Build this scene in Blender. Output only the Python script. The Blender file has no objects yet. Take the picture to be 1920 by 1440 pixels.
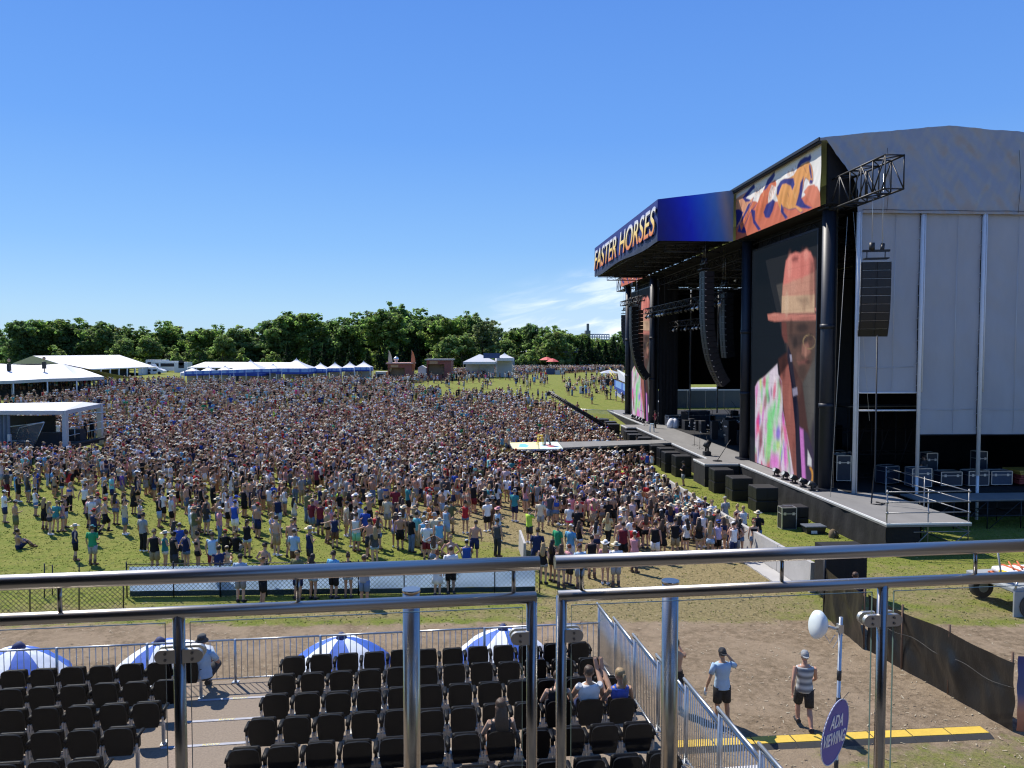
import bpy, bmesh, math, random
import numpy as np
from mathutils import Vector, Matrix, Euler, noise as mnoise
R = math.radians
rng = random.Random(7)
nrs = np.random.RandomState(11)
SC = bpy.context.scene
COL = SC.collection
CAMZ = 8.6
PITCH = R(2.466)
F = 1440.0
W = {}          # world matrix of every object made here

# ------------------------------------------------------------------ camera
cam_d = bpy.data.cameras.new('camera'); cam_d.sensor_width = 36; cam_d.lens = 27.0
cam_d.clip_start = 0.05; cam_d.clip_end = 5000
cam = bpy.data.objects.new('camera', cam_d); COL.objects.link(cam)
cam.location = (0, 0, CAMZ); cam.rotation_euler = (R(90) - PITCH, 0, 0)
SC.camera = cam

def ray(px, py):
    a = (px - 960) / F; b = (720 - py) / F
    c, s = math.cos(PITCH), math.sin(PITCH)
    return Vector((a, c + b * s, b * c - s))
def P(px, py, z=0.0):                       # the point of the level z that is seen at a pixel of the 1920 photo
    d = ray(px, py); t = (z - CAMZ) / d.z
    return Vector((d.x * t, d.y * t, z))
def PD(px, py, y):                          # the point seen at a pixel, y metres ahead
    d = ray(px, py); t = y / d.y
    return Vector((d.x * t, y, CAMZ + d.z * t))
def proj(p):
    c, s = math.cos(PITCH), math.sin(PITCH)
    x, y, z = p[0], p[1], p[2] - CAMZ
    f = y * c - z * s; u = y * s + z * c
    return 960 + F * x / f, 720 - F * u / f, f

# frames: the stage (v into the stage, u along its front) and the grandstand (a along the rows, b away)
ST = R(3.655); GT = R(7.5)
def S(v, u, z=0.0):
    return Vector((v * math.cos(ST) - u * math.sin(ST), v * math.sin(ST) + u * math.cos(ST), z))
def G(a, b, z=0.0):
    return Vector((a * math.cos(GT) - b * math.sin(GT), a * math.sin(GT) + b * math.cos(GT), z))
MS = Matrix.Rotation(ST, 4, 'Z'); MG = Matrix.Rotation(GT, 4, 'Z')
def on_v(px, py, v):                        # pixel on the upright plane v = const of the stage
    d = ray(px, py); n = Vector((math.cos(ST), math.sin(ST), 0)); t = v / d.dot(n)
    p = d * t; u = -p.x * math.sin(ST) + p.y * math.cos(ST)
    return u, CAMZ + p.z
def on_u(px, py, u):
    d = ray(px, py); n = Vector((-math.sin(ST), math.cos(ST), 0)); t = u / d.dot(n)
    p = d * t; v = p.x * math.cos(ST) + p.y * math.sin(ST)
    return v, CAMZ + p.z

GX = [-1e4, 22, 34, 70, 84, 100, 133, 180, 260, 1e4]
GZ = [0, 0, -.5, -.6, -.1, .9, 2.3, 2.8, 2.9, 2.9]
def gz(x, y):
    """height of the ground"""
    y = np.asarray(y, float); x = np.asarray(x, float)
    k = sum(np.interp(y + o, GX, GZ) for o in (-6, -3, 0, 3, 6)) / 5
    lift = np.clip((-x - 12) / 40, 0, 1) * np.clip((y - 34) / 25, 0, 1) * np.clip((130 - y) / 60, 0, 1) * .9
    return k + lift
def gzf(x, y): return float(gz(x, y))
def PG(px, py):                             # pixel to the ground surface
    z = 0.0
    for _ in range(25):
        p = P(px, py, z)
        z = .5 * z + .5 * gzf(p.x, min(p.y, 400))
    return P(px, py, z)

# ------------------------------------------------------------------ materials
def nt_mat(name):
    m = bpy.data.materials.new(name); m.use_nodes = True
    n = m.node_tree; b = n.nodes['Principled BSDF']
    return m, n, b
def N(nt, t, **kw):
    n = nt.nodes.new(t)
    for k, v in kw.items():
        if k.startswith('i_'): n.inputs[k[2:].replace('_', ' ')].default_value = v
        else: setattr(n, k, v)
    return n
_M = {}
def mat(name, col, rough=.7, metal=0., var=.12, scale=3., bump=0., bscale=None, spec=.5, coord='Object', stretch=None, emis=None):
    if name in _M: return _M[name]
    m, nt, b = nt_mat(name)
    b.inputs['Roughness'].default_value = rough; b.inputs['Metallic'].default_value = metal
    b.inputs['Specular IOR Level'].default_value = spec
    tc = N(nt, 'ShaderNodeTexCoord'); src = tc.outputs[coord]
    if stretch:
        mp = N(nt, 'ShaderNodeMapping'); mp.inputs['Scale'].default_value = stretch
        nt.links.new(src, mp.inputs['Vector']); src = mp.outputs['Vector']
    nz = N(nt, 'ShaderNodeTexNoise', i_Scale=scale, i_Detail=6., i_Roughness=.65)
    nt.links.new(src, nz.inputs['Vector'])
    cr = N(nt, 'ShaderNodeMix', data_type='RGBA')
    lo = [max(0, c * (1 - var * 1.6)) for c in col]; hi = [min(1, c * (1 + var * 1.3)) for c in col]
    cr.inputs[6].default_value = (*lo, 1); cr.inputs[7].default_value = (*hi, 1)
    nt.links.new(nz.outputs['Fac'], cr.inputs[0]); nt.links.new(cr.outputs[2], b.inputs['Base Color'])
    if bump:
        bp = N(nt, 'ShaderNodeBump', i_Strength=bump, i_Distance=.05)
        if bscale:
            n2 = N(nt, 'ShaderNodeTexNoise', i_Scale=bscale, i_Detail=4.); nt.links.new(src, n2.inputs['Vector'])
            nt.links.new(n2.outputs['Fac'], bp.inputs['Height'])
        else: nt.links.new(nz.outputs['Fac'], bp.inputs['Height'])
        nt.links.new(bp.outputs['Normal'], b.inputs['Normal'])
    if emis:
        b.inputs['Emission Color'].default_value = (*emis[0], 1); b.inputs['Emission Strength'].default_value = emis[1]
    _M[name] = m
    return m
def attr_mat(name, attr='Col', rough=.75, emit=0., var=.0, scale=2., spec=.4, bump=0., bscale=8.):
    """colour stored on the mesh: prints, dyed cloth, leaves"""
    if name in _M: return _M[name]
    m, nt, b = nt_mat(name)
    at = N(nt, 'ShaderNodeAttribute'); at.attribute_name = attr
    out = at.outputs['Color']
    if var:
        tc = N(nt, 'ShaderNodeTexCoord'); nz = N(nt, 'ShaderNodeTexNoise', i_Scale=scale, i_Detail=4.)
        nt.links.new(tc.outputs['Object'], nz.inputs['Vector'])
        mr = N(nt, 'ShaderNodeMapRange'); mr.inputs[3].default_value = 1 - var; mr.inputs[4].default_value = 1 + var
        nt.links.new(nz.outputs['Fac'], mr.inputs[0])
        mx = N(nt, 'ShaderNodeVectorMath', operation='SCALE')
        nt.links.new(out, mx.inputs[0]); nt.links.new(mr.outputs[0], mx.inputs['Scale']); out = mx.outputs[0]
    if bump:
        tc2 = N(nt, 'ShaderNodeTexCoord'); n2 = N(nt, 'ShaderNodeTexNoise', i_Scale=bscale, i_Detail=3.)
        nt.links.new(tc2.outputs['Object'], n2.inputs['Vector'])
        bp = N(nt, 'ShaderNodeBump', i_Strength=bump, i_Distance=.05)
        nt.links.new(n2.outputs['Fac'], bp.inputs['Height']); nt.links.new(bp.outputs['Normal'], b.inputs['Normal'])
    if emit:
        b.inputs['Base Color'].default_value = (.01, .01, .012, 1)
        nt.links.new(out, b.inputs['Emission Color']); b.inputs['Emission Strength'].default_value = emit
    else: nt.links.new(out, b.inputs['Base Color'])
    b.inputs['Roughness'].default_value = rough; b.inputs['Specular IOR Level'].default_value = spec
    _M[name] = m
    return m
def obj_color_mat(name, rough=.8, var=.18, scale=9., spec=.3, bump=.3, sss=False):
    """one cloth / skin material, dyed per object"""
    m, nt, b = nt_mat(name)
    oi = N(nt, 'ShaderNodeObjectInfo'); tc = N(nt, 'ShaderNodeTexCoord')
    nz = N(nt, 'ShaderNodeTexNoise', i_Scale=scale, i_Detail=5.); nt.links.new(tc.outputs['Object'], nz.inputs['Vector'])
    mr = N(nt, 'ShaderNodeMapRange'); mr.inputs[3].default_value = 1 - var; mr.inputs[4].default_value = 1 + var
    nt.links.new(nz.outputs['Fac'], mr.inputs[0])
    mx = N(nt, 'ShaderNodeVectorMath', operation='SCALE')
    nt.links.new(oi.outputs['Color'], mx.inputs[0]); nt.links.new(mr.outputs[0], mx.inputs['Scale'])
    nt.links.new(mx.outputs[0], b.inputs['Base Color'])
    b.inputs['Roughness'].default_value = rough; b.inputs['Specular IOR Level'].default_value = spec
    if bump:
        bp = N(nt, 'ShaderNodeBump', i_Strength=bump, i_Distance=.03)
        nt.links.new(nz.outputs['Fac'], bp.inputs['Height']); nt.links.new(bp.outputs['Normal'], b.inputs['Normal'])
    return m

# ------------------------------------------------------------------ mesh builder (all coordinates are world coordinates)
class MB:
    def __init__(s, M=None): s.v = []; s.f = []; s.M = M; s.c = []; s.sm = []; s.col = None
    def add(s, vs, fs, smooth=False):
        o = len(s.v)
        for p in vs:
            p = Vector(p)
            s.v.append(s.M @ p if s.M is not None else p)
            if s.col is not None: s.c.append(s.col)
        for f in fs: s.f.append([i + o for i in f]); s.sm.append(smooth)
        return s
    def box(s, lo, hi):
        x0, y0, z0 = lo; x1, y1, z1 = hi
        return s.add([(x0,y0,z0),(x1,y0,z0),(x1,y1,z0),(x0,y1,z0),(x0,y0,z1),(x1,y0,z1),(x1,y1,z1),(x0,y1,z1)],
                     [(0,3,2,1),(4,5,6,7),(0,1,5,4),(1,2,6,5),(2,3,7,6),(3,0,4,7)])
    def cbox(s, c, d, rot=None):
        hx, hy, hz = d[0]/2, d[1]/2, d[2]/2
        vs = [Vector((sx*hx, sy*hy, sz*hz)) for sz in (-1,1) for sx, sy in ((-1,-1),(1,-1),(1,1),(-1,1))]
        if rot is not None:
            m = Euler(rot).to_matrix() if not isinstance(rot, Matrix) else rot
            vs = [m @ q for q in vs]
        return s.add([q + Vector(c) for q in vs], [(0,3,2,1),(4,5,6,7),(0,1,5,4),(1,2,6,5),(2,3,7,6),(3,0,4,7)])
    def bbox(s, c, d, bev=.02, rot=None):    # bevelled box
        bm = bmesh.new(); bmesh.ops.create_cube(bm, size=1)
        for q in bm.verts: q.co = Vector((q.co.x*d[0], q.co.y*d[1], q.co.z*d[2]))
        bmesh.ops.bevel(bm, geom=bm.edges[:], offset=bev, segments=2, affect='EDGES', profile=.5)
        m = Euler(rot).to_matrix() if rot is not None else Matrix.Identity(3)
        bm.verts.index_update()
        s.add([m @ q.co + Vector(c) for q in bm.verts], [[q.index for q in f.verts] for f in bm.faces]); bm.free(); return s
    def tube(s, pts, r, seg=8, cap=True, smooth=True):
        pts = [Vector(p) for p in pts]; n = len(pts)
        rr = r if isinstance(r, (list, tuple)) else [r] * n
        vs = []; prev = None
        for i, p in enumerate(pts):
            t = (pts[min(i+1, n-1)] - pts[max(i-1, 0)]).normalized()
            if prev is None:
                a = Vector((0,0,1)) if abs(t.z) < .9 else Vector((1,0,0)); x = t.cross(a).normalized()
            else: x = (prev - t * prev.dot(t)).normalized()
            prev = x; y = t.cross(x); ra = rr[i]; rx, ry = ra if isinstance(ra, tuple) else (ra, ra)
            for k in range(seg):
                g = 2*math.pi*k/seg; vs.append(p + x*(rx*math.cos(g)) + y*(ry*math.sin(g)))
        fs = [(i*seg+k, i*seg+(k+1)%seg, (i+1)*seg+(k+1)%seg, (i+1)*seg+k) for i in range(n-1) for k in range(seg)]
        s.add(vs, fs, smooth)
        if cap:
            o = len(s.v) - len(vs)
            s.f.append([o+k for k in range(seg)][::-1]); s.f.append([o+(n-1)*seg+k for k in range(seg)]); s.sm += [False, False]
        return s
    def rings(s, rings, cap=True, smooth=True):   # loft through closed rings of equal length
        seg = len(rings[0]); vs = [p for q in rings for p in q]
        fs = [(i*seg+k, i*seg+(k+1)%seg, (i+1)*seg+(k+1)%seg, (i+1)*seg+k) for i in range(len(rings)-1) for k in range(seg)]
        s.add(vs, fs, smooth); o = len(s.v) - len(vs)
        if cap:
            s.f.append([o+k for k in range(seg)][::-1]); s.f.append([o+(len(rings)-1)*seg+k for k in range(seg)]); s.sm += [smooth, smooth]
        return s
    def ell(s, secs, seg=10, cap=True, yaw=0., smooth=True):   # sections (x, y, z, rx, ry)
        rs = []
        for (x, y, z, rx, ry) in secs:
            ring = []
            for k in range(seg):
                g = 2*math.pi*(k+.5)/seg; ex, ey = rx*math.cos(g), ry*math.sin(g)
                ring.append((x + ex*math.cos(yaw) - ey*math.sin(yaw), y + ex*math.sin(yaw) + ey*math.cos(yaw), z))
            rs.append(ring)
        return s.rings(rs, cap, smooth)
    def prism(s, poly, axis_o, ax, ay, th):        # outline in the plane (ax, ay) through axis_o, thickness along the normal
        o = Vector(axis_o); ax = Vector(ax); ay = Vector(ay); n = ax.cross(ay).normalized() * th
        a = [o + ax*p[0] + ay*p[1] for p in poly]; b = [p + n for p in a]; k = len(poly)
        return s.add(a + b, [list(range(k))[::-1], list(range(k, 2*k))] + [(i, (i+1)%k, (i+1)%k+k, i+k) for i in range(k)])
    def grid(s, fn, nu, nv, smooth=True):
        vs = [fn(i/nu, j/nv) for j in range(nv+1) for i in range(nu+1)]; w = nu+1
        return s.add(vs, [(j*w+i, j*w+i+1, (j+1)*w+i+1, (j+1)*w+i) for j in range(nv) for i in range(nu)], smooth)
    def quad(s, a, b, c, d): return s.add([a, b, c, d], [(0,1,2,3)])
    def truss(s, a, b, w, h, r=.03, bays=6, up=(0,0,1)):  # box truss between two points
        a = Vector(a); b = Vector(b); t = (b-a).normalized(); up = Vector(up); sd = t.cross(up).normalized(); up = sd.cross(t)
        cs = [(sx*w/2, sy*h/2) for sx, sy in ((-1,-1),(1,-1),(1,1),(-1,1))]
        pt = lambda q, k: a + (b-a)*(q/bays) + sd*cs[k%4][0] + up*cs[k%4][1]
        for k in range(4): s.tube([pt(0,k), pt(bays,k)], r, 6)
        for q in range(bays+1):
            for k in range(4): s.tube([pt(q,k), pt(q,k+1)], r*.7, 5)
        for q in range(bays):
            for k in range(4): s.tube([pt(q,k+(q%2)), pt(q+1,k+1-(q%2))], r*.7, 5)
        return s
    def mesh(s, name, material, inv=None):
        me = bpy.data.meshes.new(name)
        vs = [inv @ p for p in s.v] if inv is not None else s.v
        me.from_pydata([tuple(p) for p in vs], [], s.f); me.update()
        me.polygons.foreach_set('use_smooth', s.sm[:len(me.polygons)] + [False]*(len(me.polygons)-len(s.sm)))
        if s.c:
            ca = me.color_attributes.new('Col', 'FLOAT_COLOR', 'POINT')
            ca.data.foreach_set('color', np.array([(*c, 1) for c in s.c], 'f').ravel())
        if material is not None: me.materials.append(material)
        return me
    def build(s, name, material, parent=None, label=None):
        inv = W[parent].inverted() if parent is not None else None
        o = bpy.data.objects.new(name, s.mesh(name, material, inv)); COL.objects.link(o)
        W[o] = W[parent].copy() if parent is not None else Matrix.Identity(4)
        if parent is not None: o.parent = parent
        if label: o['label'] = label
        return o
def place(o, loc, rz=0., sc=None):
    o.location = loc; o.rotation_euler = (0, 0, rz)
    if sc: o.scale = (sc, sc, sc)
    W[o] = Matrix.LocRotScale(Vector(loc), Euler((0,0,rz)), Vector((sc,)*3) if sc else None); return o
def tag(o, label, cat, group=None):
    o['label'] = label; o['category'] = cat
    if group: o['group'] = group
    return o
def thing(name, label, cat, loc=(0,0,0), rz=0., group=None):
    o = bpy.data.objects.new(name, None); COL.objects.link(o); o.empty_display_size = .2
    place(o, loc, rz); return tag(o, label, cat, group)
def struct(o): o['kind'] = 'structure'; return o
def stuff(o): o['kind'] = 'stuff'; return o
def copy_tree(o, parent=None):
    c = o.copy(); COL.objects.link(c)
    if parent is not None: c.parent = parent
    W[c] = W[o].copy()
    for ch in list(o.children): copy_tree(ch, c)
    return c
ORD = ['first','second','third','fourth','fifth','sixth','seventh','eighth','ninth','tenth','eleventh','twelfth','thirteenth','fourteenth','fifteenth','sixteenth','seventeenth','eighteenth','nineteenth','twentieth']
def ordinal(i):
    if i < 20: return ORD[i]
    t = {2:'twenty',3:'thirty',4:'forty',5:'fifty',6:'sixty',7:'seventy',8:'eighty',9:'ninety'}
    n = i + 1
    if n % 10 == 0: return t[n//10][:-1] + 'ieth'
    return t[n//10] + '-' + ORD[n % 10 - 1]

# ------------------------------------------------------------------ painter: colours laid on the vertices of a printed or lit sheet
def poly_cov(X, Y, poly, soft):
    poly = np.array(poly, float); inside = np.zeros(X.shape, bool); dist = np.full(X.shape, 1e9); n = len(poly)
    for i in range(n):
        x1, y1 = poly[i]; x2, y2 = poly[(i+1) % n]
        cond = (y1 > Y) != (y2 > Y)
        with np.errstate(divide='ignore', invalid='ignore'): xi = (x2-x1)*(Y-y1)/(y2-y1+1e-12)+x1
        inside ^= cond & (X < xi)
        dx, dy = x2-x1, y2-y1; t = np.clip(((X-x1)*dx+(Y-y1)*dy)/(dx*dx+dy*dy+1e-9), 0, 1)
        dist = np.minimum(dist, np.hypot(X-x1-t*dx, Y-y1-t*dy))
    return np.clip(.5 + np.where(inside, dist, -dist)/(2*soft), 0, 1)
def lin(c):
    return tuple((x/255/12.92 if x/255 <= .04045 else ((x/255+.055)/1.055)**2.4) for x in c)
class Paint:
    def __init__(s, X, Y, base): s.X, s.Y = X, Y; s.C = np.zeros(X.shape+(3,)); s.C[:] = lin(base)
    def poly(s, pts, col, soft=2., op=1.):
        a = (poly_cov(s.X, s.Y, pts, soft)*op)[..., None]; s.C = s.C*(1-a) + np.array(lin(col))*a; return s
    def blob(s, x, y, rx, ry, col, op=1., ang=0.):
        dx, dy = s.X-x, s.Y-y; c, q = math.cos(ang), math.sin(ang)
        d = ((dx*c+dy*q)/rx)**2 + ((-dx*q+dy*c)/ry)**2
        a = (np.exp(-d**2*1.2)*op)[..., None]; s.C = s.C*(1-a) + np.array(lin(col))*a; return s
def set_cols(me, C):
    ca = me.color_attributes.new('Col', 'FLOAT_COLOR', 'POINT')
    a = np.ones((len(me.vertices), 4), 'f'); a[:, :3] = C.reshape(-1, 3); ca.data.foreach_set('color', a.ravel())
# ------------------------------------------------------------------ people: one library of bodies, clothes, hair and hats
m_skin = obj_color_mat('skin', .6, .10, 6., .35, .1)
m_cloth = obj_color_mat('dyed cloth', .88, .22, 7., .2, .8)
m_hair = obj_color_mat('hair', .5, .3, 22., .4, .6)
m_hat = obj_color_mat('hat felt and straw', .85, .16, 14., .2, .4)
m_shoe = obj_color_mat('shoe', .6, .2, 9., .4, .2)
V3 = Vector
def joints(pose, fem=False):
    """joint positions; the figure faces +y and stands on z = 0"""
    J = dict(pel=V3((0,0,.90)), nk=V3((0,-.01,1.455)), head=V3((0,.015,1.60)), yaw=0.)
    sw = .175 if fem else .195; J['sw'] = sw
    L = {}
    for s, n in ((-1,'l'),(1,'r')):
        J['hip'+n] = V3((s*.09,0,.88)); J['knee'+n] = V3((s*.10,.02,.48)); J['ank'+n] = V3((s*.105,-.02,.085)); J['toe'+n] = V3((s*.125,.17,.03))
        J['sh'+n] = V3((s*sw,-.01,1.385)); J['elb'+n] = V3((s*(sw+.06),-.03,1.10)); J['wr'+n] = V3((s*(sw+.065),.05,.86)); J['hd'+n] = V3((s*(sw+.055),.08,.77))
    def arm(n, e, w, h): J['elb'+n], J['wr'+n], J['hd'+n] = V3(e), V3(w), V3(h)
    if pose == 'drink': arm('r', (sw+.05,-.03,1.11), (sw+.0,.2,1.16), (sw-.02,.27,1.20))
    elif pose == 'crossed': arm('r', (sw+.06,.02,1.12), (.0,.2,1.13), (-.09,.19,1.15)); arm('l', (-sw-.06,.02,1.12), (-.0,.23,1.17), (.09,.21,1.19))
    elif pose == 'phone': arm('r', (sw+.04,.14,1.26), (.09,.33,1.50), (.06,.36,1.57)); arm('l', (-sw-.04,.14,1.26), (-.09,.33,1.48), (-.05,.36,1.55))
    elif pose == 'hip': arm('r', (sw+.17,-.06,1.14), (sw+.0,.03,.98), (sw-.06,.04,.95)); arm('l', (-sw-.17,-.06,1.14), (-sw,.03,.98), (-sw+.06,.04,.95))
    elif pose == 'raise': arm('r', (sw+.13,.05,1.55), (sw+.09,.12,1.80), (sw+.08,.14,1.90))
    elif pose == 'head': arm('r', (sw+.20,.02,1.50), (.12,.0,1.66), (.06,-.02,1.70)); arm('l', (-sw-.20,.02,1.50), (-.12,.0,1.66), (-.06,-.02,1.70))
    elif pose == 'point': arm('l', (-sw-.24,.06,1.30), (-sw-.46,.12,1.26), (-sw-.55,.14,1.26))
    elif pose == 'lean':
        J['nk'] += V3((.03,.05,-.01)); J['head'] += V3((.04,.07,-.01)); J['hipl'] += V3((-.02,0,0)); J['kneel'] = V3((-.15,.05,.48)); J['ankl'] = V3((-.19,0,.085)); J['toel'] = V3((-.24,.17,.03))
        for n in 'lr':
            for k in ('sh','elb','wr','hd'): J[k+n] += V3((.03,.05,0))
    elif pose in ('walk', 'walkbottle'):
        J['kneel'] = V3((-.10,.20,.50)); J['ankl'] = V3((-.10,.14,.12)); J['toel'] = V3((-.12,.34,.09)); J['kneer'] = V3((.10,-.06,.48)); J['ankr'] = V3((.10,-.30,.11)); J['toer'] = V3((.12,-.12,.03))
        arm('r', (sw+.06,.08,1.12), (sw+.0,.24,.99), (sw-.01,.31,.98)); arm('l', (-sw-.07,-.14,1.12), (-sw-.08,-.16,.88), (-sw-.07,-.15,.80))
    elif pose == 'callphone':   # one hand at the ear, bottle in the other
        arm('r', (sw+.16,.05,1.30), (.15,.10,1.55), (.10,.09,1.62)); arm('l', (-sw-.10,-.03,1.10), (-sw-.14,.05,.87), (-sw-.14,.07,.79))
        J['kneer'] = V3((.13,.05,.48)); J['ankr'] = V3((.17,.06,.085)); J['toer'] = V3((.24,.24,.03))
    elif pose == 'sing': arm('r', (sw+.08,.16,1.22), (.10,.28,1.42), (.05,.27,1.49)); J['kneel'] = V3((-.12,.1,.48)); J['ankl'] = V3((-.16,.12,.085)); J['toel'] = V3((-.2,.3,.03)); J['ankr'] = V3((.14,-.22,.085)); J['toer'] = V3((.18,-.04,.03)); J['kneer'] = V3((.11,-.06,.49)); J['nk'] += V3((0,.06,-.02)); J['head'] += V3((0,.1,-.03))
    elif pose in ('sitground', 'chair', 'feetup', 'crossleg', 'phonechair'):
        dz = -.78 if pose == 'sitground' else -.42; back = -.06 if pose != 'sitground' else -.04
        J['pel'] += V3((0,0,dz))
        for k in ('nk','head'): J[k] += V3((0,back,dz))
        for n, s in (('l',-1),('r',1)):
            for k in ('sh','elb','wr','hd'): J[k+n] += V3((0,back,dz))
            J['hip'+n] += V3((0,.03,dz+.0))
            if pose == 'sitground': J['knee'+n] = V3((s*.18,.32,.40)); J['ank'+n] = V3((s*.16,.55,.08)); J['toe'+n] = V3((s*.18,.72,.05))
            elif pose == 'feetup': J['knee'+n] = V3((s*.07-.10,.40,.72)); J['ank'+n] = V3((s*.05-.14,.76,.97)); J['toe'+n] = V3((s*.055-.16,.83,1.16))
            else: J['knee'+n] = V3((s*.12,.46,.50)); J['ank'+n] = V3((s*.12,.50,.085)); J['toe'+n] = V3((s*.14,.68,.03))
        if pose == 'crossleg': J['kneer'] = V3((.14,.44,.56)); J['ankr'] = V3((-.18,.62,.58)); J['toer'] = V3((-.26,.76,.62))
        z = J['shr'].z; y = J['shr'].y
        if pose == 'sitground': arm('r', (sw+.08,.14,z-.26), (sw-.0,.30,z-.30), (sw-.04,.36,z-.28)); arm('l', (-sw-.08,.14,z-.26), (-sw,.30,z-.30), (-sw+.04,.36,z-.28))
        elif pose == 'phonechair': arm('r', (sw+.10,.10,z-.26), (.10,.32,z-.18), (.06,.36,z-.11)); arm('l', (-sw-.10,.10,z-.26), (-.06,.34,z-.20), (.0,.37,z-.12)); J['head'] += V3((.03,.05,-.02)); J['yaw'] = R(-42)
        elif pose == 'feetup': arm('r', (sw+.10,.06,z-.27), (sw-.04,.26,z-.32), (.08,.30,z-.32)); arm('l', (-sw-.12,.06,z-.27), (-sw+.06,.28,z-.32), (-.06,.32,z-.32)); J['yaw'] = R(18)
        else: arm('r', (sw+.09,.10,z-.27), (.12,.32,z-.33), (.06,.38,z-.33)); arm('l', (-sw-.09,.10,z-.27), (-.12,.32,z-.33), (-.06,.38,z-.33))
    return J
SECS = [(-.10,.125,.100),(-.02,.165,.118),(.07,.158,.112),(.19,.138,.098),(.32,.160,.112),(.43,.180,.112),(.50,.165,.090),(.545,.085,.066)]
SECF = [(-.10,.125,.105),(-.02,.172,.125),(.07,.158,.112),(.19,.118,.090),(.32,.142,.112),(.40,.152,.120),(.50,.145,.082),(.545,.070,.058)]
def torso_secs(J, fem, lo, hi, grow=0., k=1.):
    S_ = SECF if fem else SECS; ts = [q[0] for q in S_]; ax = J['nk']-J['pel']; out = []
    tt = [lo]+[t for t in ts if lo < t < hi]+[hi]
    for t in tt:
        c = J['pel']+ax*(t/.555); out.append((c.x, c.y, c.z, np.interp(t, ts, [q[1] for q in S_])*k+grow, np.interp(t, ts, [q[2] for q in S_])*k+grow))
    return out
def head_secs(J, grow=0., lo=0, back=0.):
    h = J['head']; c, s = math.cos(J['yaw']), math.sin(J['yaw'])
    base = [(-.085,.03,.045,.05),(-.06,.02,.060,.068),(-.01,.012,.071,.086),(.05,.0,.077,.095),(.095,-.004,.072,.088),(.13,-.006,.050,.060),(.147,-.006,.014,.018)]
    return [(h.x-s*(y+back), h.y+c*(y+back), h.z+z, rx+grow, ry+grow) for z, y, rx, ry in base[lo:]]
def limb(mb, a, b, c, r, seg, ext=None):
    pts = [a, a.lerp(b, .5), b, b.lerp(c, .35), c]; mb.tube(pts, r, seg)
def parts_mb(pose, fem, seg, detail=False):
    """closed shells of the bare body"""
    J = joints(pose, fem); mb = MB(); k = .9 if fem else 1.
    mb.ell(torso_secs(J, fem, -.10, .545), max(seg, 6) if seg > 4 else 5)
    mb.tube([J['nk']-V3((0,0,.05)), J['nk']+V3((0,.005,.05)), J['head']-V3((0,0,.03))], [.062*k, .052*k, .052*k], seg)
    mb.ell(head_secs(J), seg+2 if seg > 5 else seg, yaw=J['yaw'])
    for n in 'lr':
        limb(mb, J['hip'+n], J['knee'+n], J['ank'+n], [.098,.080*k,.056*k,.060*k,.038], seg)
        limb(mb, J['sh'+n], J['elb'+n], J['wr'+n], [.056*k,.048*k,.038*k,.040*k,.027*k], seg)
        if detail:
            w, h = J['wr'+n], J['hd'+n]; d = (h-w).normalized(); s = -1 if n == 'l' else 1
            side = d.cross(V3((1,.2,.3))).normalized(); nrm = d.cross(side)
            mb.tube([w-d*.02, w+d*.035, w+d*.085], [(.022,.022),(.036,.016),(.038,.013)], 8)
            for q in range(4):
                o = w+d*.08+side*(q-1.5)*.019; ln = (.060,.072,.068,.052)[q]; mb.tube([o, o+d*ln*.5+nrm*.008, o+d*ln*.85+nrm*.028, o+d*ln*.9+nrm*.042], [.0085,.0085,.008,.006], 6)
            o = w+d*.03+side*-.03; mb.tube([o, o+d*.03-side*.022+nrm*.008, o+d*.062-side*.02+nrm*.022], [.011,.010,.007], 6)
        elif seg > 5: mb.tube([J['wr'+n], J['wr'+n].lerp(J['hd'+n], .5), J['hd'+n]], [(.03,.022),(.04,.022),(.022,.016)], seg)
        a, t = J['ank'+n], J['toe'+n]; d = (t-a); d2 = V3((d.x, d.y, 0)) if pose not in ('feetup','crossleg') else d
        if pose == 'feetup' and detail:
            mb.tube([a, a.lerp(t,.5), t], [.042,.046,.038], 8)
            for q in range(5): o = t + V3(((q-2)*.016,0,0)); mb.tube([o-(t-a)*.1, o+(t-a).normalized()*(.035-.004*abs(q-1))+V3((0,-.01,0))], [.011,.008], 6)
        else: mb.tube([a - d*.28, a.lerp(t, .45), t], [(.045,.045),(.050,.042),(.036,.026)], max(5, seg-1))
    if detail:
        h = J['head']; c, s = math.cos(J['yaw']), math.sin(J['yaw']); T = lambda x, y, z: V3((h.x+x*c-y*s, h.y+x*s+y*c, h.z+z))
        mb.tube([T(0,.085,.025), T(0,.103,-.005), T(0,.112,-.018)], [.010,.014,.016], 6)
        mb.tube([T(-.025,.088,-.048), T(0,.098,-.045), T(.025,.088,-.048)], [.008,.012,.008], 6)
        for e in (-1, 1):
            mb.tube([T(e*.073,-.01,-.022), T(e*.083,-.018,.012), T(e*.078,-.012,.03)], [.010,.016,.010], 6)
            mb.tube([T(e*.016,.084,.045), T(e*.045,.076,.042)], [.010,.009], 6)
    return mb, J
def remesh(mb, name, vox):
    me = mb.mesh(name+'_raw', None); ob = bpy.data.objects.new(name, me); COL.objects.link(ob)
    m = ob.modifiers.new('r', 'REMESH'); m.mode = 'VOXEL'; m.voxel_size = vox
    s = ob.modifiers.new('s', 'SMOOTH'); s.factor = .5; s.iterations = 3
    out = bpy.data.meshes.new_from_object(ob.evaluated_get(bpy.context.evaluated_depsgraph_get())); bpy.data.objects.remove(ob); bpy.data.meshes.remove(me)
    out.name = name; out.polygons.foreach_set('use_smooth', [True]*len(out.polygons)); out.materials.append(m_skin); return out
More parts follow.
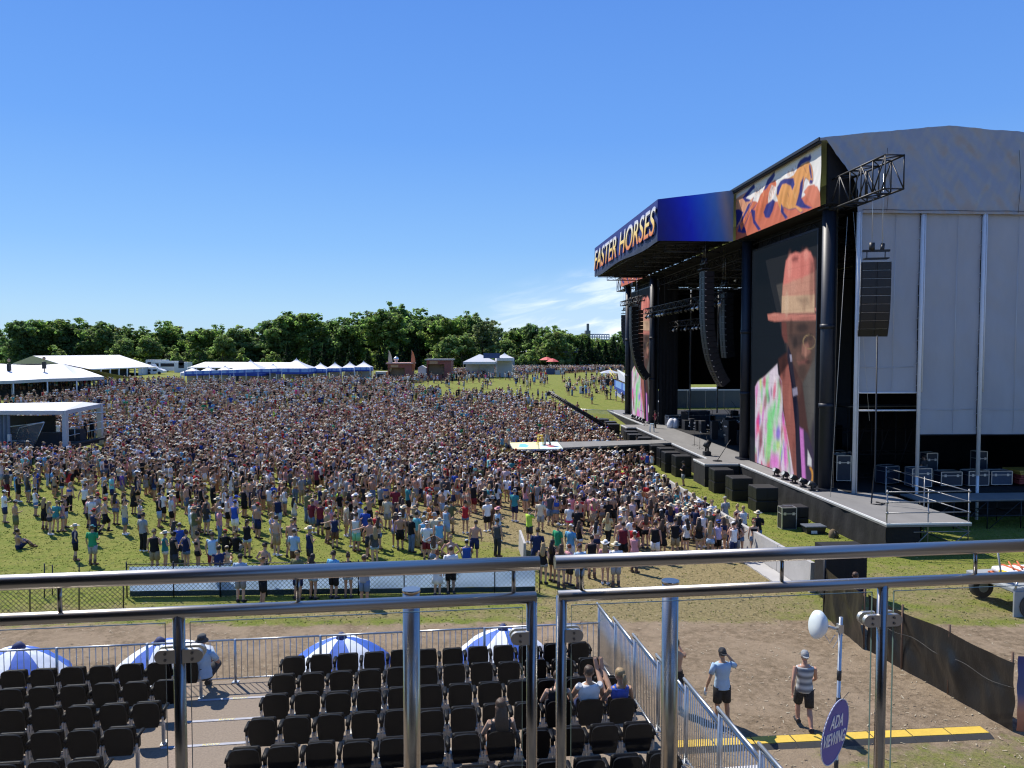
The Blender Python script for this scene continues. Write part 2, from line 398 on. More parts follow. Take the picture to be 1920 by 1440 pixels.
def top_mb(J, fem, kind, seg, detail=False):
    mb = MB(); g = .020
    if kind == 'none': return None
    lo = {'bikini': .30, 'crop': .24}.get(kind, -.06); hi = {'bikini': .42, 'tank': .50, 'crop': .46, 'dress': .50}.get(kind, .535)
    S_ = torso_secs(J, fem, lo, hi, g if kind != 'bikini' else .008)
    if kind in ('tee', 'polo'): S_[0] = (*S_[0][:3], S_[0][3]+.02, S_[0][4]+.02)
    if kind == 'dress':
        ax = J['nk']-J['pel']; S_ = [(J['pel'].x, J['pel'].y, J['pel'].z-.38, .24, .21), (J['pel'].x, J['pel'].y, J['pel'].z-.18, .20, .17)]+S_
    if detail:
        # finer loft with folds
        D = []
        for a, b in zip(S_, S_[1:]):
            for f in (0, .33, .66): D.append(tuple(x*(1-f)+y*f for x, y in zip(a, b)))
        D.append(S_[-1]); rs = []
        for i, (x, y, z, rx, ry) in enumerate(D):
            rg = []
            for q in range(28):
                a = 2*math.pi*q/28; w = 1+.055*mnoise.noise(V3((math.cos(a)*1.8, math.sin(a)*1.8, z*5)))+.03*mnoise.noise(V3((math.cos(a)*4, math.sin(a)*4, z*11)))
                rg.append((x+rx*w*math.cos(a), y+ry*w*math.sin(a), z))
            rs.append(rg)
        mb.rings(rs)
    else: mb.ell(S_, max(seg, 6))
    if kind in ('tee', 'polo'):
        for n in 'lr': a, b = J['sh'+n], J['elb'+n]; mb.tube([a.lerp(b, -.10), a.lerp(b, .30), a.lerp(b, .70)], [.058, .061, .062], max(seg, 6))
    elif kind == 'sleeveless':
        for n in 'lr': a, b = J['sh'+n], J['elb'+n]; mb.tube([a.lerp(b, -.28)+V3((0,0,-.01)), a.lerp(b, -.08), a.lerp(b, .03)], [.045, .052, .050], max(seg, 6))
    elif kind in ('tank', 'dress', 'crop') and seg > 5:
        for s in (-1, 1):
            x = s*.09; mb.tube([(J['nk'].x+x, J['nk'].y-.09, J['nk'].z-.10), (J['nk'].x+x*.95, J['nk'].y-.0, J['nk'].z-.012), (J['nk'].x+x, J['nk'].y+.09, J['nk'].z-.12)], .022, 6)
    return mb
def bot_mb(J, fem, kind, seg):
    mb = MB()
    if kind == 'none': return None
    mb.ell(torso_secs(J, fem, -.115, .09 if kind != 'mini' else .05, .014), max(seg, 6))
    f = {'shorts': .92, 'mini': .38, 'jeans': 2.2, 'skirt': .3}[kind]
    for n in 'lr':
        h, k, a = J['hip'+n], J['knee'+n], J['ank'+n]
        if f > 1: mb.tube([h, h.lerp(k, .5), k, k.lerp(a, .5), k.lerp(a, .97)], [.112,.096,.075,.074,.070], max(seg, 6))
        else: mb.tube([h, h.lerp(k, f*.5), h.lerp(k, f)], [.112,.104,.098 if f > .5 else .104], max(seg, 6))
    if kind == 'skirt': c = J['pel']; mb.ell([(c.x, c.y, c.z-.32, .21, .18), (c.x, c.y, c.z-.1, .185, .15), (c.x, c.y, c.z+.06, .165, .12)], max(seg, 7))
    return mb
def hair_mb(J, kind, seg):
    mb = MB(); h = J['head']; c, s = math.cos(J['yaw']), math.sin(J['yaw']); T = lambda x, y, z: (h.x+x*c-y*s, h.y+x*s+y*c, h.z+z)
    S_ = head_secs(J, .011, 2, -.018); S_[0] = (*S_[0][:2], S_[0][2]+.0, S_[0][3]-.002, S_[0][4]-.022); mb.ell(S_, max(seg, 6), yaw=J['yaw'])
    if kind == 'long': mb.ell([(*T(0,-.125,-.42), .05, .02), (*T(.01,-.125,-.36), .10, .035), (*T(.0,-.118,-.22), .115, .045), (*T(0,-.095,-.10), .108, .058), (*T(0,-.062,.0), .092, .066), (*T(0,-.04,.08), .075, .06)], max(seg, 6), yaw=J['yaw'])
    if kind == 'pony': mb.tube([T(0,-.09,.06), T(0,-.135,.05), T(0.01,-.15,-.05), T(.01,-.135,-.19)], [.028,.036,.042,.014], max(seg, 6))
    if kind == 'bun': mb.ell([(*T(0,-.06,.11), .04, .04), (*T(0,-.06,.15), .055, .055), (*T(0,-.06,.2), .03, .03)], max(seg, 6))
    return mb
def hat_mb(J, kind, seg):
    mb = MB(); h = J['head']; c, s = math.cos(J['yaw']), math.sin(J['yaw']); T = lambda x, y, z: (h.x+x*c-y*s, h.y+x*s+y*c, h.z+z)
    seg = max(seg, 7); x0, y0, _ = T(0, -.004, 0)
    if kind in ('cap', 'backcap'):
        mb.ell([(x0,y0,h.z+.055,.088,.104),(x0,y0,h.z+.10,.084,.10),(x0,y0,h.z+.145,.062,.072),(x0,y0,h.z+.165,.015,.02)], seg, yaw=J['yaw'])
        f = 1 if kind == 'cap' else -1
        P0 = [T(-.075,f*.07,.058), T(-.05,f*.165,.046), T(0,f*.19,.042), T(.05,f*.165,.046), T(.075,f*.07,.058)]; k = len(P0)
        mb.add(P0+[(p[0], p[1], p[2]+.010) for p in P0], [list(range(k))[::-1], list(range(k, 2*k))]+[(i, (i+1) % k, (i+1) % k+k, i+k) for i in range(k)])
    else:
        br = {'straw': .20, 'cowboy': .19, 'bucket': .135, 'sun': .235}[kind]; n = 14 if seg > 7 else 8; ch = {'straw': .115, 'cowboy': .135, 'bucket': .095, 'sun': .11}[kind]
        def ring(r, z, lift=0., ry=None):
            out = []
            for q in range(n):
                a = 2*math.pi*q/n; X, Y = r*math.cos(a), (ry or r*1.12)*math.sin(a); out.append(T(X, Y-.004, z+lift*(math.cos(a)**2)))
            return out
        up = .06 if kind == 'cowboy' else (.025 if kind == 'straw' else (-.03 if kind == 'bucket' else 0.))
        z0 = .062
        mb.rings([ring(br*.97, z0-.012+(-.02 if kind in ('bucket','sun') else 0), up), ring(br, z0-.002+(-.02 if kind in ('bucket','sun') else 0), up), ring(.092, z0+.008), ring(.084, z0+ch*.75), ring(.062, z0+ch, -.01), ring(.02, z0+ch*(.86 if kind in ('cowboy','straw') else .98))], cap=True)
    return mb
def shoe_mb(J, pose, kind, seg):
    mb = MB()
    for n in 'lr':
        a, t, k = J['ank'+n], J['toe'+n], J['knee'+n]; d = t-a
        mb.tube([a-d*.34-V3((0,0,.012)), a.lerp(t, .45)-V3((0,0,.005)), t+d*.06], [(.054,.050),(.058,.044),(.042,.032)], max(6, seg-1))
        if kind == 'boot': mb.tube([a, a.lerp(k, .45)], [.056, .068], max(6, seg))
        else: mb.tube([a-V3((0,0,.02)), a.lerp(k, .1)], [.05, .048], max(6, seg))
    return mb
_pc = {}
def part_mesh(what, pose, fem, kind, detail=False):
    key = (what, pose, fem, kind, detail)
    if key in _pc: return _pc[key]
    if what == 'body':
        mb, J = parts_mb(pose, fem, 12 if detail else 9, detail); me = remesh(mb, 'person', .0115 if detail else .019)
    else:
        J = joints(pose, fem); seg = 16 if detail else 9
        mb = {'top': lambda: top_mb(J, fem, kind, seg, detail), 'bot': lambda: bot_mb(J, fem, kind, seg), 'hair': lambda: hair_mb(J, kind, seg), 'hat': lambda: hat_mb(J, kind, seg), 'shoe': lambda: shoe_mb(J, pose, kind, seg)}[what]()
        me = mb.mesh(what, {'top': m_cloth, 'bot': m_cloth, 'hair': m_hair, 'hat': m_hat, 'shoe': m_shoe}[what]) if mb is not None else None
    _pc[key] = me; return me
CN = {'white': (.76,.76,.75), 'black': (.016,.016,.018), 'navy': (.02,.03,.085), 'red': (.46,.03,.035), 'maroon': (.17,.022,.035), 'grey': (.30,.31,.32), 'dark grey': (.07,.075,.08), 'royal blue': (.03,.09,.42), 'sky blue': (.16,.44,.68), 'light blue': (.38,.52,.66), 'teal': (.05,.28,.30), 'turquoise': (.20,.56,.56), 'green': (.03,.28,.13), 'olive': (.14,.15,.07), 'mint': (.26,.66,.46), 'pink': (.62,.30,.33), 'pale pink': (.66,.52,.54), 'hot pink': (.72,.08,.26), 'purple': (.22,.12,.36), 'lilac': (.44,.42,.68), 'orange': (.62,.20,.05), 'cream': (.66,.58,.42), 'tan': (.40,.30,.19), 'khaki': (.34,.27,.17), 'neon green': (.50,.72,.08), 'pale yellow': (.64,.58,.32), 'denim': (.13,.20,.32), 'pale denim': (.32,.42,.54), 'brown': (.14,.08,.05), 'charcoal': (.04,.042,.048), 'striped grey': (.36,.37,.38)}
SK = {'fair': (.57,.36,.245), 'tanned': (.44,.255,.16), 'ruddy': (.50,.265,.18), 'deep': (.14,.08,.05)}
HC = {'dark hair': (.022,.016,.012), 'brown hair': (.075,.042,.024), 'blond hair': (.34,.23,.11), 'grey hair': (.30,.29,.28), 'red hair': (.17,.055,.022)}
TOPN = {'tee': 'tee', 'polo': 'polo shirt', 'tank': 'tank top', 'sleeveless': 'sleeveless shirt', 'bikini': 'bikini top', 'crop': 'crop top', 'dress': 'dress', 'none': ''}
BOTN = {'shorts': 'shorts', 'mini': 'short shorts', 'jeans': 'long trousers', 'skirt': 'skirt', 'none': ''}
HATN = {'cap': 'cap', 'backcap': 'backward cap', 'straw': 'straw hat', 'cowboy': 'cowboy hat', 'bucket': 'bucket hat', 'sun': 'sun hat'}
def make_person(loc, rz, pose='stand', fem=False, top=('tee', 'white'), bot=('shorts', 'black'), hat=None, hair=('short', 'brown hair'), skin='tanned', shoe=('shoe', 'charcoal'), sc=1., detail=False, tops_mat=None):
    def ob(name, me, col, parent=None):
        o = bpy.data.objects.new(name, me); COL.objects.link(o); o.color = (*col, 1)
        if parent is not None: o.parent = parent; W[o] = W[parent].copy()
        return o
    b = ob('person', part_mesh('body', pose, fem, '', detail), SK[skin]); place(b, loc, rz, sc)
    v = rng.uniform(.85, 1.12)
    if top[0] != 'none':
        o = ob({'tee': 'shirt', 'polo': 'shirt', 'sleeveless': 'shirt', 'tank': 'tank_top', 'bikini': 'bikini_top', 'crop': 'crop_top', 'dress': 'dress'}[top[0]], part_mesh('top', pose, fem, top[0], detail), [c*v for c in CN[top[1]]], b)
        if tops_mat: o.material_slots[0].link = 'OBJECT'; o.material_slots[0].material = tops_mat
    if bot[0] != 'none' and top[0] != 'dress': ob({'shorts': 'shorts', 'mini': 'shorts', 'jeans': 'trousers', 'skirt': 'skirt'}[bot[0]], part_mesh('bot', pose, fem, bot[0], detail), [c*v for c in CN[bot[1]]], b)
    if hair[0] != 'bald': ob('hair', part_mesh('hair', pose, fem, hair[0], detail), HC[hair[1]], b)
    if hat: ob('cap' if 'cap' in hat[0] else 'hat', part_mesh('hat', pose, fem, hat[0], detail), CN[hat[1]], b)
    if shoe: ob('boots' if shoe[0] == 'boot' else 'shoes', part_mesh('shoe', pose, fem, shoe[0], detail), CN[shoe[1]], b)
    return b
# ------------------------------------------------------------------ world, sun
SUN_DIR = Vector((-.66, .75, 0)).normalized(); SUN_EL = R(52)
sunv = Vector((SUN_DIR.x*math.cos(SUN_EL), SUN_DIR.y*math.cos(SUN_EL), math.sin(SUN_EL)))
wd = bpy.data.worlds.new('World'); SC.world = wd; wd.use_nodes = True
nt = wd.node_tree; bg = nt.nodes['Background']
sky = N(nt, 'ShaderNodeTexSky', sky_type='NISHITA', sun_disc=False)
sky.sun_elevation = SUN_EL; sky.sun_rotation = math.atan2(SUN_DIR.x, SUN_DIR.y) % (2*math.pi)
sky.altitude = 280; sky.air_density = 1.0; sky.dust_density = .0; sky.ozone_density = 3.0
hs = N(nt, 'ShaderNodeHueSaturation'); hs.inputs['Saturation'].default_value = 1.22; hs.inputs['Value'].default_value = 1.0
nt.links.new(sky.outputs[0], hs.inputs['Color'])
# thin cirrus low over the right-hand trees
tc = N(nt, 'ShaderNodeTexCoord'); sx = N(nt, 'ShaderNodeSeparateXYZ'); nt.links.new(tc.outputs['Generated'], sx.inputs[0])
def mth(op, a, b=None, clamp=False):
    n = N(nt, 'ShaderNodeMath', operation=op, use_clamp=clamp)
    for i, q in enumerate((a, b)):
        if q is None: continue
        if isinstance(q, (int, float)): n.inputs[i].default_value = q
        else: nt.links.new(q, n.inputs[i])
    return n.outputs[0]
def sstep(x, a, b):
    n = N(nt, 'ShaderNodeMapRange', interpolation_type='SMOOTHSTEP'); nt.links.new(x, n.inputs[0])
    n.inputs[1].default_value = a; n.inputs[2].default_value = b; return n.outputs[0]
az = mth('DIVIDE', sx.outputs[0], sx.outputs[1])            # tan of the bearing
el = mth('DIVIDE', sx.outputs[2], sx.outputs[1])
cmb = N(nt, 'ShaderNodeCombineXYZ'); nt.links.new(mth('MULTIPLY', az, 9.), cmb.inputs[0])
nt.links.new(mth('ADD', mth('MULTIPLY', el, 42.), mth('MULTIPLY', az, -9.)), cmb.inputs[1])
nz = N(nt, 'ShaderNodeTexNoise', i_Scale=1.25, i_Detail=7., i_Roughness=.55, i_Distortion=.5); nt.links.new(cmb.outputs[0], nz.inputs['Vector'])
streak = sstep(nz.outputs['Fac'], .42, .70)
top = mth('ADD', mth('MULTIPLY', az, .30), .060)             # the bank climbs to the right
bank = mth('MULTIPLY', mth('MULTIPLY', sstep(mth('SUBTRACT', el, top), .035, -.03), sstep(az, -.10, .03)), sstep(az, .55, .2))
front = sstep(sx.outputs[1], .0, .1)
cl = mth('MULTIPLY', mth('MULTIPLY', bank, front), mth('ADD', mth('MULTIPLY', streak, .62), .14), True)
mxc = N(nt, 'ShaderNodeMix', data_type='RGBA'); nt.links.new(cl, mxc.inputs[0])
rmp = N(nt, 'ShaderNodeValToRGB'); nt.links.new(sx.outputs[2], rmp.inputs[0])          # deep summer blue, pale only near the horizon
KS = 1/(.13*2**.35)/6.
cols = [(0., (.36, .58, .84)), (.05, (.33, .56, .85)), (.13, (.225, .46, .87)), (.26, (.140, .345, .85)), (.42, (.105, .275, .78)), (1., (.05, .15, .50))]
rmp.color_ramp.elements[0].position = 0; rmp.color_ramp.elements[0].color = (*[c*KS for c in cols[0][1]], 1); rmp.color_ramp.elements[1].position = 1; rmp.color_ramp.elements[1].color = (*[c*KS for c in cols[-1][1]], 1)
for q_, c_ in cols[1:-1]: e_ = rmp.color_ramp.elements.new(q_); e_.color = (*[c*KS for c in c_], 1)
sc6 = N(nt, 'ShaderNodeVectorMath', operation='SCALE'); nt.links.new(rmp.outputs[0], sc6.inputs[0]); sc6.inputs['Scale'].default_value = 6.
mxl = N(nt, 'ShaderNodeMix', data_type='RGBA'); mxl.inputs[0].default_value = .86; nt.links.new(hs.outputs[0], mxl.inputs[6]); nt.links.new(sc6.outputs[0], mxl.inputs[7])
nt.links.new(mxl.outputs[2], mxc.inputs[6])
mxc.inputs[7].default_value = (6.6, 7.0, 7.6, 1)
nt.links.new(mxc.outputs[2], bg.inputs['Color']); bg.inputs['Strength'].default_value = .13
sl = bpy.data.lights.new('sun', 'SUN'); sl.energy = 4.8; sl.angle = R(.53); sl.color = (1, .935, .85)
so = bpy.data.objects.new('sun', sl); COL.objects.link(so); so.rotation_euler = (-sunv).to_track_quat('-Z', 'Y').to_euler(); so.location = (0, 0, 60)
SC.view_settings.view_transform = 'Standard'; SC.view_settings.look = 'None'; SC.view_settings.exposure = 0.42
SC.view_settings.gamma = 1.0; SC.view_settings.use_curve_mapping = False
SC.render.engine = 'CYCLES'
SC.cycles.use_denoising = True
try: SC.cycles.denoiser = 'OPENIMAGEDENOISE'
except Exception: pass
SC.cycles.max_bounces = 6; SC.cycles.transparent_max_bounces = 12; SC.cycles.glossy_bounces = 3; SC.cycles.diffuse_bounces = 3
SC.cycles.sample_clamp_indirect = 6.0; SC.cycles.caustics_reflective = False; SC.cycles.caustics_refractive = False
SC.cycles.filter_width = 1.2

# ------------------------------------------------------------------ ground: one sheet to the horizon
def seg_dist(X, Y, a, b):
    dx, dy = b[0]-a[0], b[1]-a[1]; t = np.clip(((X-a[0])*dx+(Y-a[1])*dy)/(dx*dx+dy*dy), 0, 1)
    return np.hypot(X-a[0]-t*dx, Y-a[1]-t*dy)
def axis(brks):
    out = [brks[0][0]]
    for (a, st), (b, _) in zip(brks, brks[1:]):
        n = max(1, round((b-a)/st)); out += [a+(b-a)*(i+1)/n for i in range(n)]
    return np.array(out)
xs = axis([(-2600, 250), (-600, 40), (-160, 8), (-50, 1.5), (-22, .45), (22, 1.5), (60, 8), (160, 40), (600, 250), (2600, 1)])
ys = axis([(-300, 60), (-10, 4), (8, .45), (44, 1.0), (80, 2.), (160, 5.), (300, 30), (600, 250), (3600, 1)])
GXX, GYY = np.meshgrid(xs, ys); GZZ = gz(GXX, np.minimum(GYY, 400))
bb = -GXX*math.sin(GT) + GYY*math.cos(GT)                 # distance out from the grandstand
wav = np.array([[mnoise.noise(Vector((x*.16, y*.16, 3.1))) for x in xs] for y in ys])
wav2 = np.array([[mnoise.noise(Vector((x*.05, y*.05, 8.1))) for x in xs] for y in ys])
def ss(x, a, b): t = np.clip((x-a)/(b-a), 0, 1); return t*t*(3-2*t)
pxl = np.where(GYY > 2, 960 + F*GXX/np.maximum(GYY, 2), 0)
# dirt track in front of the stand
dirt = 1 - ss(GYY + wav*1.1, 23.2, 25.4)
dirt *= 1 - .95*poly_cov(GXX, GYY, [(P(1600,1030)[0], P(1600,1030)[1]), (P(1990,1030)[0], P(1990,1030)[1]), (P(1990,1150)[0], P(1990,1150)[1]), (P(1800,1150)[0],P(1800,1150)[1]), (P(1640,1110)[0],P(1640,1110)[1])], 1.2)
dirt = np.clip(dirt*.95 + .55*poly_cov(GXX, GYY, [tuple(P(*q)[:2]) for q in ((1500,1400),(1960,1380),(1960,1500),(1500,1500))], 2.)*0, 0, 1)
# worn, straw coloured grass
dry = .85*poly_cov(GXX, GYY, [tuple(P(*q, -.3)[:2]) for q in ((930,1020),(700,960),(900,930),(1230,940),(1420,1010),(1545,1060),(1560,1215),(940,1215),(960,1110),(1020,1090))], 2.5)
dry = np.maximum(dry, .62*ss(-GYY, -29, -25)*(1-dirt))
dry = np.maximum(dry, .75*poly_cov(GXX, GYY, [tuple(P(*q)[:2]) for q in ((1520,1405),(1960,1378),(1960,1500),(1490,1500))], 1.5))
dirt = dirt*(1-.65*poly_cov(GXX, GYY, [tuple(P(*q)[:2]) for q in ((1560,1408),(1960,1384),(1960,1500),(1540,1500))], 1.2))
dry = np.maximum(dry, .35*ss(wav2, .1, .5)); dry = np.maximum(dry, .6*poly_cov(GXX, GYY, [tuple(P(*q)[:2]) for q in ((1545,1040),(2000,1040),(2000,1180),(1560,1180))], 2.5))
dense = poly_cov(GXX, GYY, [(-45, 45), (14, 36), (14, 95), (-45, 95)], 8.)
dry = np.clip(dry + .35*dense, 0, 1)
far = ss(GYY, 150, 190)*.5
me = bpy.data.meshes.new('ground')
nx, ny = len(xs), len(ys)
me.from_pydata(np.stack([GXX, GYY, GZZ], -1).reshape(-1, 3).tolist(), [],
               [(j*nx+i, j*nx+i+1, (j+1)*nx+i+1, (j+1)*nx+i) for j in range(ny-1) for i in range(nx-1)])
me.polygons.foreach_set('use_smooth', [True]*len(me.polygons))
for nm, A in (('dirt', dirt), ('dry', dry)):
    at = me.attributes.new(nm, 'FLOAT', 'POINT'); at.data.foreach_set('value', A.ravel().astype('f'))
gm, nt, b = nt_mat('turf and dirt')
tc = N(nt, 'ShaderNodeTexCoord')
def gn(scale, det=6., rough=.65, dist=0.):
    n = N(nt, 'ShaderNodeTexNoise', i_Scale=scale, i_Detail=det, i_Roughness=rough, i_Distortion=dist); nt.links.new(tc.outputs['Object'], n.inputs['Vector']); return n.outputs['Fac']
def mixc(f, c1, c2):
    n = N(nt, 'ShaderNodeMix', data_type='RGBA')
    for i, q in ((0, f), (6, c1), (7, c2)):
        if isinstance(q, tuple): n.inputs[i].default_value = (*q, 1)
        elif isinstance(q, (int, float)): n.inputs[i].default_value = q
        else: nt.links.new(q, n.inputs[i])
    return n.outputs[2]
def ga(nm):
    n = N(nt, 'ShaderNodeAttribute'); n.attribute_name = nm; return n.outputs['Fac']
blade = gn(16., 8., .8); clump = gn(1.7, 5.); patch = gn(.22, 5.)
g1 = mixc(sstep(blade, .3, .72), (.066, .090, .013), (.245, .290, .046))
g2 = mixc(sstep(blade, .3, .72), (.10, .106, .018), (.33, .33, .078))
grass = mixc(sstep(clump, .35, .68), g1, g2)
grass = mixc(mth('MULTIPLY', sstep(patch, .45, .7), .5), grass, (.19, .19, .05))
straw = mixc(sstep(gn(11., 8., .8), .3, .7), (.10, .075, .035), (.40, .31, .17))
soil = mixc(sstep(gn(5., 8., .75), .3, .72), (.152, .110, .068), (.36, .268, .178))
soil = mixc(mth('MULTIPLY', sstep(gn(.5, 5., .6, .6), .42, .62), .7), soil, (.335, .252, .17))
soil = mixc(mth('MULTIPLY', sstep(gn(28., 3.), .66, .74), .7), soil, (.055, .042, .03))
fd = sstep(mth('ADD', ga('dry'), mth('MULTIPLY', mth('SUBTRACT', gn(.9, 8., .75), .5), 1.3)), .35, .75)
fs = sstep(mth('ADD', ga('dirt'), mth('MULTIPLY', mth('SUBTRACT', gn(1.3, 8., .75), .5), 1.2)), .4, .7)
colr = mixc(fs, mixc(mth('MULTIPLY', fd, .85), grass, straw), soil)
nt.links.new(colr, b.inputs['Base Color']); b.inputs['Roughness'].default_value = .95; b.inputs['Specular IOR Level'].default_value = .15
bp = N(nt, 'ShaderNodeBump', i_Strength=.7, i_Distance=.08); nt.links.new(mth('ADD', blade, mth('MULTIPLY', gn(5., 6., .7), .6)), bp.inputs['Height']); nt.links.new(bp.outputs['Normal'], b.inputs['Normal'])
me.materials.append(gm)
go = bpy.data.objects.new('ground', me); COL.objects.link(go); struct(go)

# rough tufts and dry straw lying about: they roughen the turf and the track
def attr_at(A, x, y): return float(A[np.clip(np.searchsorted(ys, y), 0, ny-1), np.clip(np.searchsorted(xs, x), 0, nx-1)])
tv, tf, tcx, lv, lf, lcx = [], [], [], [], [], []
gr = random.Random(5)
for _ in range(30000):
    y = gr.uniform(24, 52)**1; x = gr.uniform(-.72*y-1, .72*y+1); d_ = attr_at(dirt, x, y); w_ = attr_at(dry, x, y)
    if gr.random() < d_*1.25: continue
    z = gzf(x, y) if gr.random() < .0 else float(np.interp(y, GX, GZ)); z = float(GZZ[np.clip(np.searchsorted(ys, y), 0, ny-1), np.clip(np.searchsorted(xs, x), 0, nx-1)])
    g_ = gr.random(); c = (.13+.12*g_, .18+.13*g_, .035) if gr.random() > w_*.8 else (.40+.1*g_, .33+.08*g_, .19)
    for k in range(3):
        a = gr.uniform(0, 6.28); h = gr.uniform(.015, .042); r_ = gr.uniform(.02, .05); o = len(tv); ex, ey = math.cos(a), math.sin(a); px_, py_ = x+gr.uniform(-.06, .06), y+gr.uniform(-.06, .06)
        tv += [(px_-ey*r_, py_+ex*r_, z-.01), (px_+ey*r_, py_-ex*r_, z-.01), (px_+ex*h*.6, py_+ey*h*.6, z+h)]; tf.append((o, o+1, o+2)); tcx += [c]*3
for _ in range(4200):
    y = gr.uniform(15, 27); x = gr.uniform(-.70*y, .72*y)
    if gr.random() > attr_at(dirt, x, y)+.15: continue
    z = float(GZZ[np.clip(np.searchsorted(ys, y), 0, ny-1), np.clip(np.searchsorted(xs, x), 0, nx-1)])+.012; a = gr.uniform(0, 6.28); L_ = gr.uniform(.015, .06); w_ = gr.uniform(.005, .016); ex, ey = math.cos(a), math.sin(a); o = len(lv)
    lv += [(x-ex*L_-ey*w_, y-ey*L_+ex*w_, z), (x-ex*L_+ey*w_, y-ey*L_-ex*w_, z), (x+ex*L_+ey*w_, y+ey*L_-ex*w_, z+.01), (x+ex*L_-ey*w_, y+ey*L_+ex*w_, z+.01)]; lf.append((o, o+1, o+2, o+3))
    lcx += [gr.choice([(.42, .35, .25), (.30, .23, .15), (.20, .15, .10), (.44, .38, .28)])]*4
for nm, v_, f_, c_ in (('grass', tv, tf, tcx), ('straw_litter', lv, lf, lcx)):
    m_ = bpy.data.meshes.new(nm); m_.from_pydata(v_, [], f_); set_cols(m_, np.array(c_)); m_.materials.append(attr_mat('tufts and straw', rough=.9, spec=.1)); o_ = bpy.data.objects.new(nm, m_); COL.objects.link(o_); stuff(o_)
# ------------------------------------------------------------------ materials of the stage
m_black = mat('black cloth', (.0045, .0045, .0055), .85, var=.3, scale=2., bump=.35, bscale=5.)
m_dark = mat('black painted steel', (.009, .0095, .012), .5, var=.3, scale=6.)
m_blueblack = mat('blue black column', (.010, .014, .024), .5, var=.25, scale=3.)
m_deck = mat('worn stage ply', (.20, .195, .185), .75, var=.22, scale=1.1, bump=.15, stretch=(1., .35, 1.))
m_white_edge = mat('white edge tape', (.72, .72, .70), .6, var=.1)
m_tarp = mat('silver grey tarpaulin', (.29, .305, .34), .28, var=.06, scale=.9, bump=.35, bscale=2.2)
m_tarp2 = mat('grey wall tarpaulin', (.345, .36, .39), .55, var=.10, scale=.8, bump=.45, bscale=1.6, stretch=(1., 1., .3))
m_whitesteel = mat('white painted steel', (.70, .71, .72), .45, var=.1, scale=4.)
m_galv = mat('galvanised steel', (.52, .54, .56), .38, .85, var=.18, scale=14.)
m_sub = mat('black speaker cabinet', (.011, .011, .0125), .6, var=.3, scale=12., bump=.15)
m_grille = mat('speaker grille', (.006, .006, .007), .45, var=.35, scale=40., bump=.3)
m_silver = mat('bright hinge steel', (.62, .63, .64), .35, .8, var=.1)
m_screen = attr_mat('led screen', emit=.66, rough=.7, spec=.03, var=.05, scale=60.)
m_print = attr_mat('printed banner', rough=.62, bump=.3, bscale=1.2, var=.05, scale=.8)
m_lamp = mat('stage lamp glass', (.55, .55, .5), .2, var=.1)

GZS = -.6; DZ = 1.0                       # ground and deck level at the stage
stage = thing('festival_stage', 'huge black festival stage with grey tarp sides and printed banners', 'stage', S(24, 66, GZS), ST)
def cloth_wall(mb, v, u0, u1, z0, z1, amp=.06, n=60, m=6):   # hanging cloth along u on the plane v
    mb.grid(lambda s, t: S(v + amp*(mnoise.noise(Vector(((u0+(u1-u0)*s)*1.6, t*1.5, v))) + .5*mnoise.noise(Vector(((u0+(u1-u0)*s)*4.1, t*3, v+5)))) * (1-.5*t), u0+(u1-u0)*s, z0+(z1-z0)*t), n, m)
def cloth_wall_u(mb, u, v0, v1, z0, z1, amp=.06, n=40, m=6):
    mb.grid(lambda s, t: S(v0+(v1-v0)*s, u + amp*(mnoise.noise(Vector(((v0+(v1-v0)*s)*1.6, t*1.5, u))) + .5*mnoise.noise(Vector(((v0+(v1-v0)*s)*4.1, t*3, u+5)))), z0+(z1-z0)*t), n, m)
# deck: slabs butted end to end
mb = MB(MS)
mb.box((18.6, 32.4, DZ-.16), (22.5, 39.6, DZ)); mb.box((18.6, 39.6, DZ-.16), (20.6, 53, DZ)); mb.box((17.2, 53, DZ-.16), (20.6, 78, DZ)); mb.box((18.6, 78, DZ-.16), (20.6, 98, DZ))
mb.box((16.2, 50.4, DZ-.16), (18.6, 53, DZ+.002)); mb.box((16.2, 75.2, DZ-.16), (17.2, 78, DZ))
mb.build('deck', m_deck, stage)
mb = MB(MS); mb.box((20.6, 39.6, DZ-.16), (36, 98, DZ)); mb.build('inner_deck', m_black, stage)  # black for the carpet, and for deep stage shade put into the colour
mb = MB(MS)
for v, a, b_ in ((18.6, 32.4, 50.3), (17.2, 53.1, 62.2), (17.2, 64.8, 75.1), (18.6, 78.1, 98), (16.2, 50.4, 53), (16.2, 75.2, 78)):
    mb.box((v-.012, a, DZ-.07), (v+.05, b_, DZ+.006))
mb.box((16.25, 50.388, DZ-.06), (18.5, 50.43, DZ+.008)); mb.box((18.6, 32.385, DZ-.07), (22.5, 32.44, DZ+.006)); mb.box((15.2+1, 75.188, DZ-.06), (17.2, 75.23, DZ+.008))
mb.build('edge_strip', m_white_edge, stage)
mb = MB()
cloth_wall(mb, 18.63, 32.45, 50.4, GZS-.1, DZ-.165, .12, 90); cloth_wall(mb, 17.24, 53, 78, GZS-.1, DZ-.165, .08, 90); cloth_wall(mb, 18.63, 78, 98, GZS-.1, DZ-.165, .08)
cloth_wall(mb, 16.23, 50.45, 53, GZS-.1, DZ-.165, .04, 12); cloth_wall_u(mb, 50.45, 16.23, 18.6, GZS-.1, DZ-.165, .04, 12)
cloth_wall(mb, 16.23, 75.25, 78, GZS-.1, DZ-.165, .04, 12); cloth_wall_u(mb, 75.25, 16.23, 17.2, GZS-.1, DZ-.165, .03, 8)
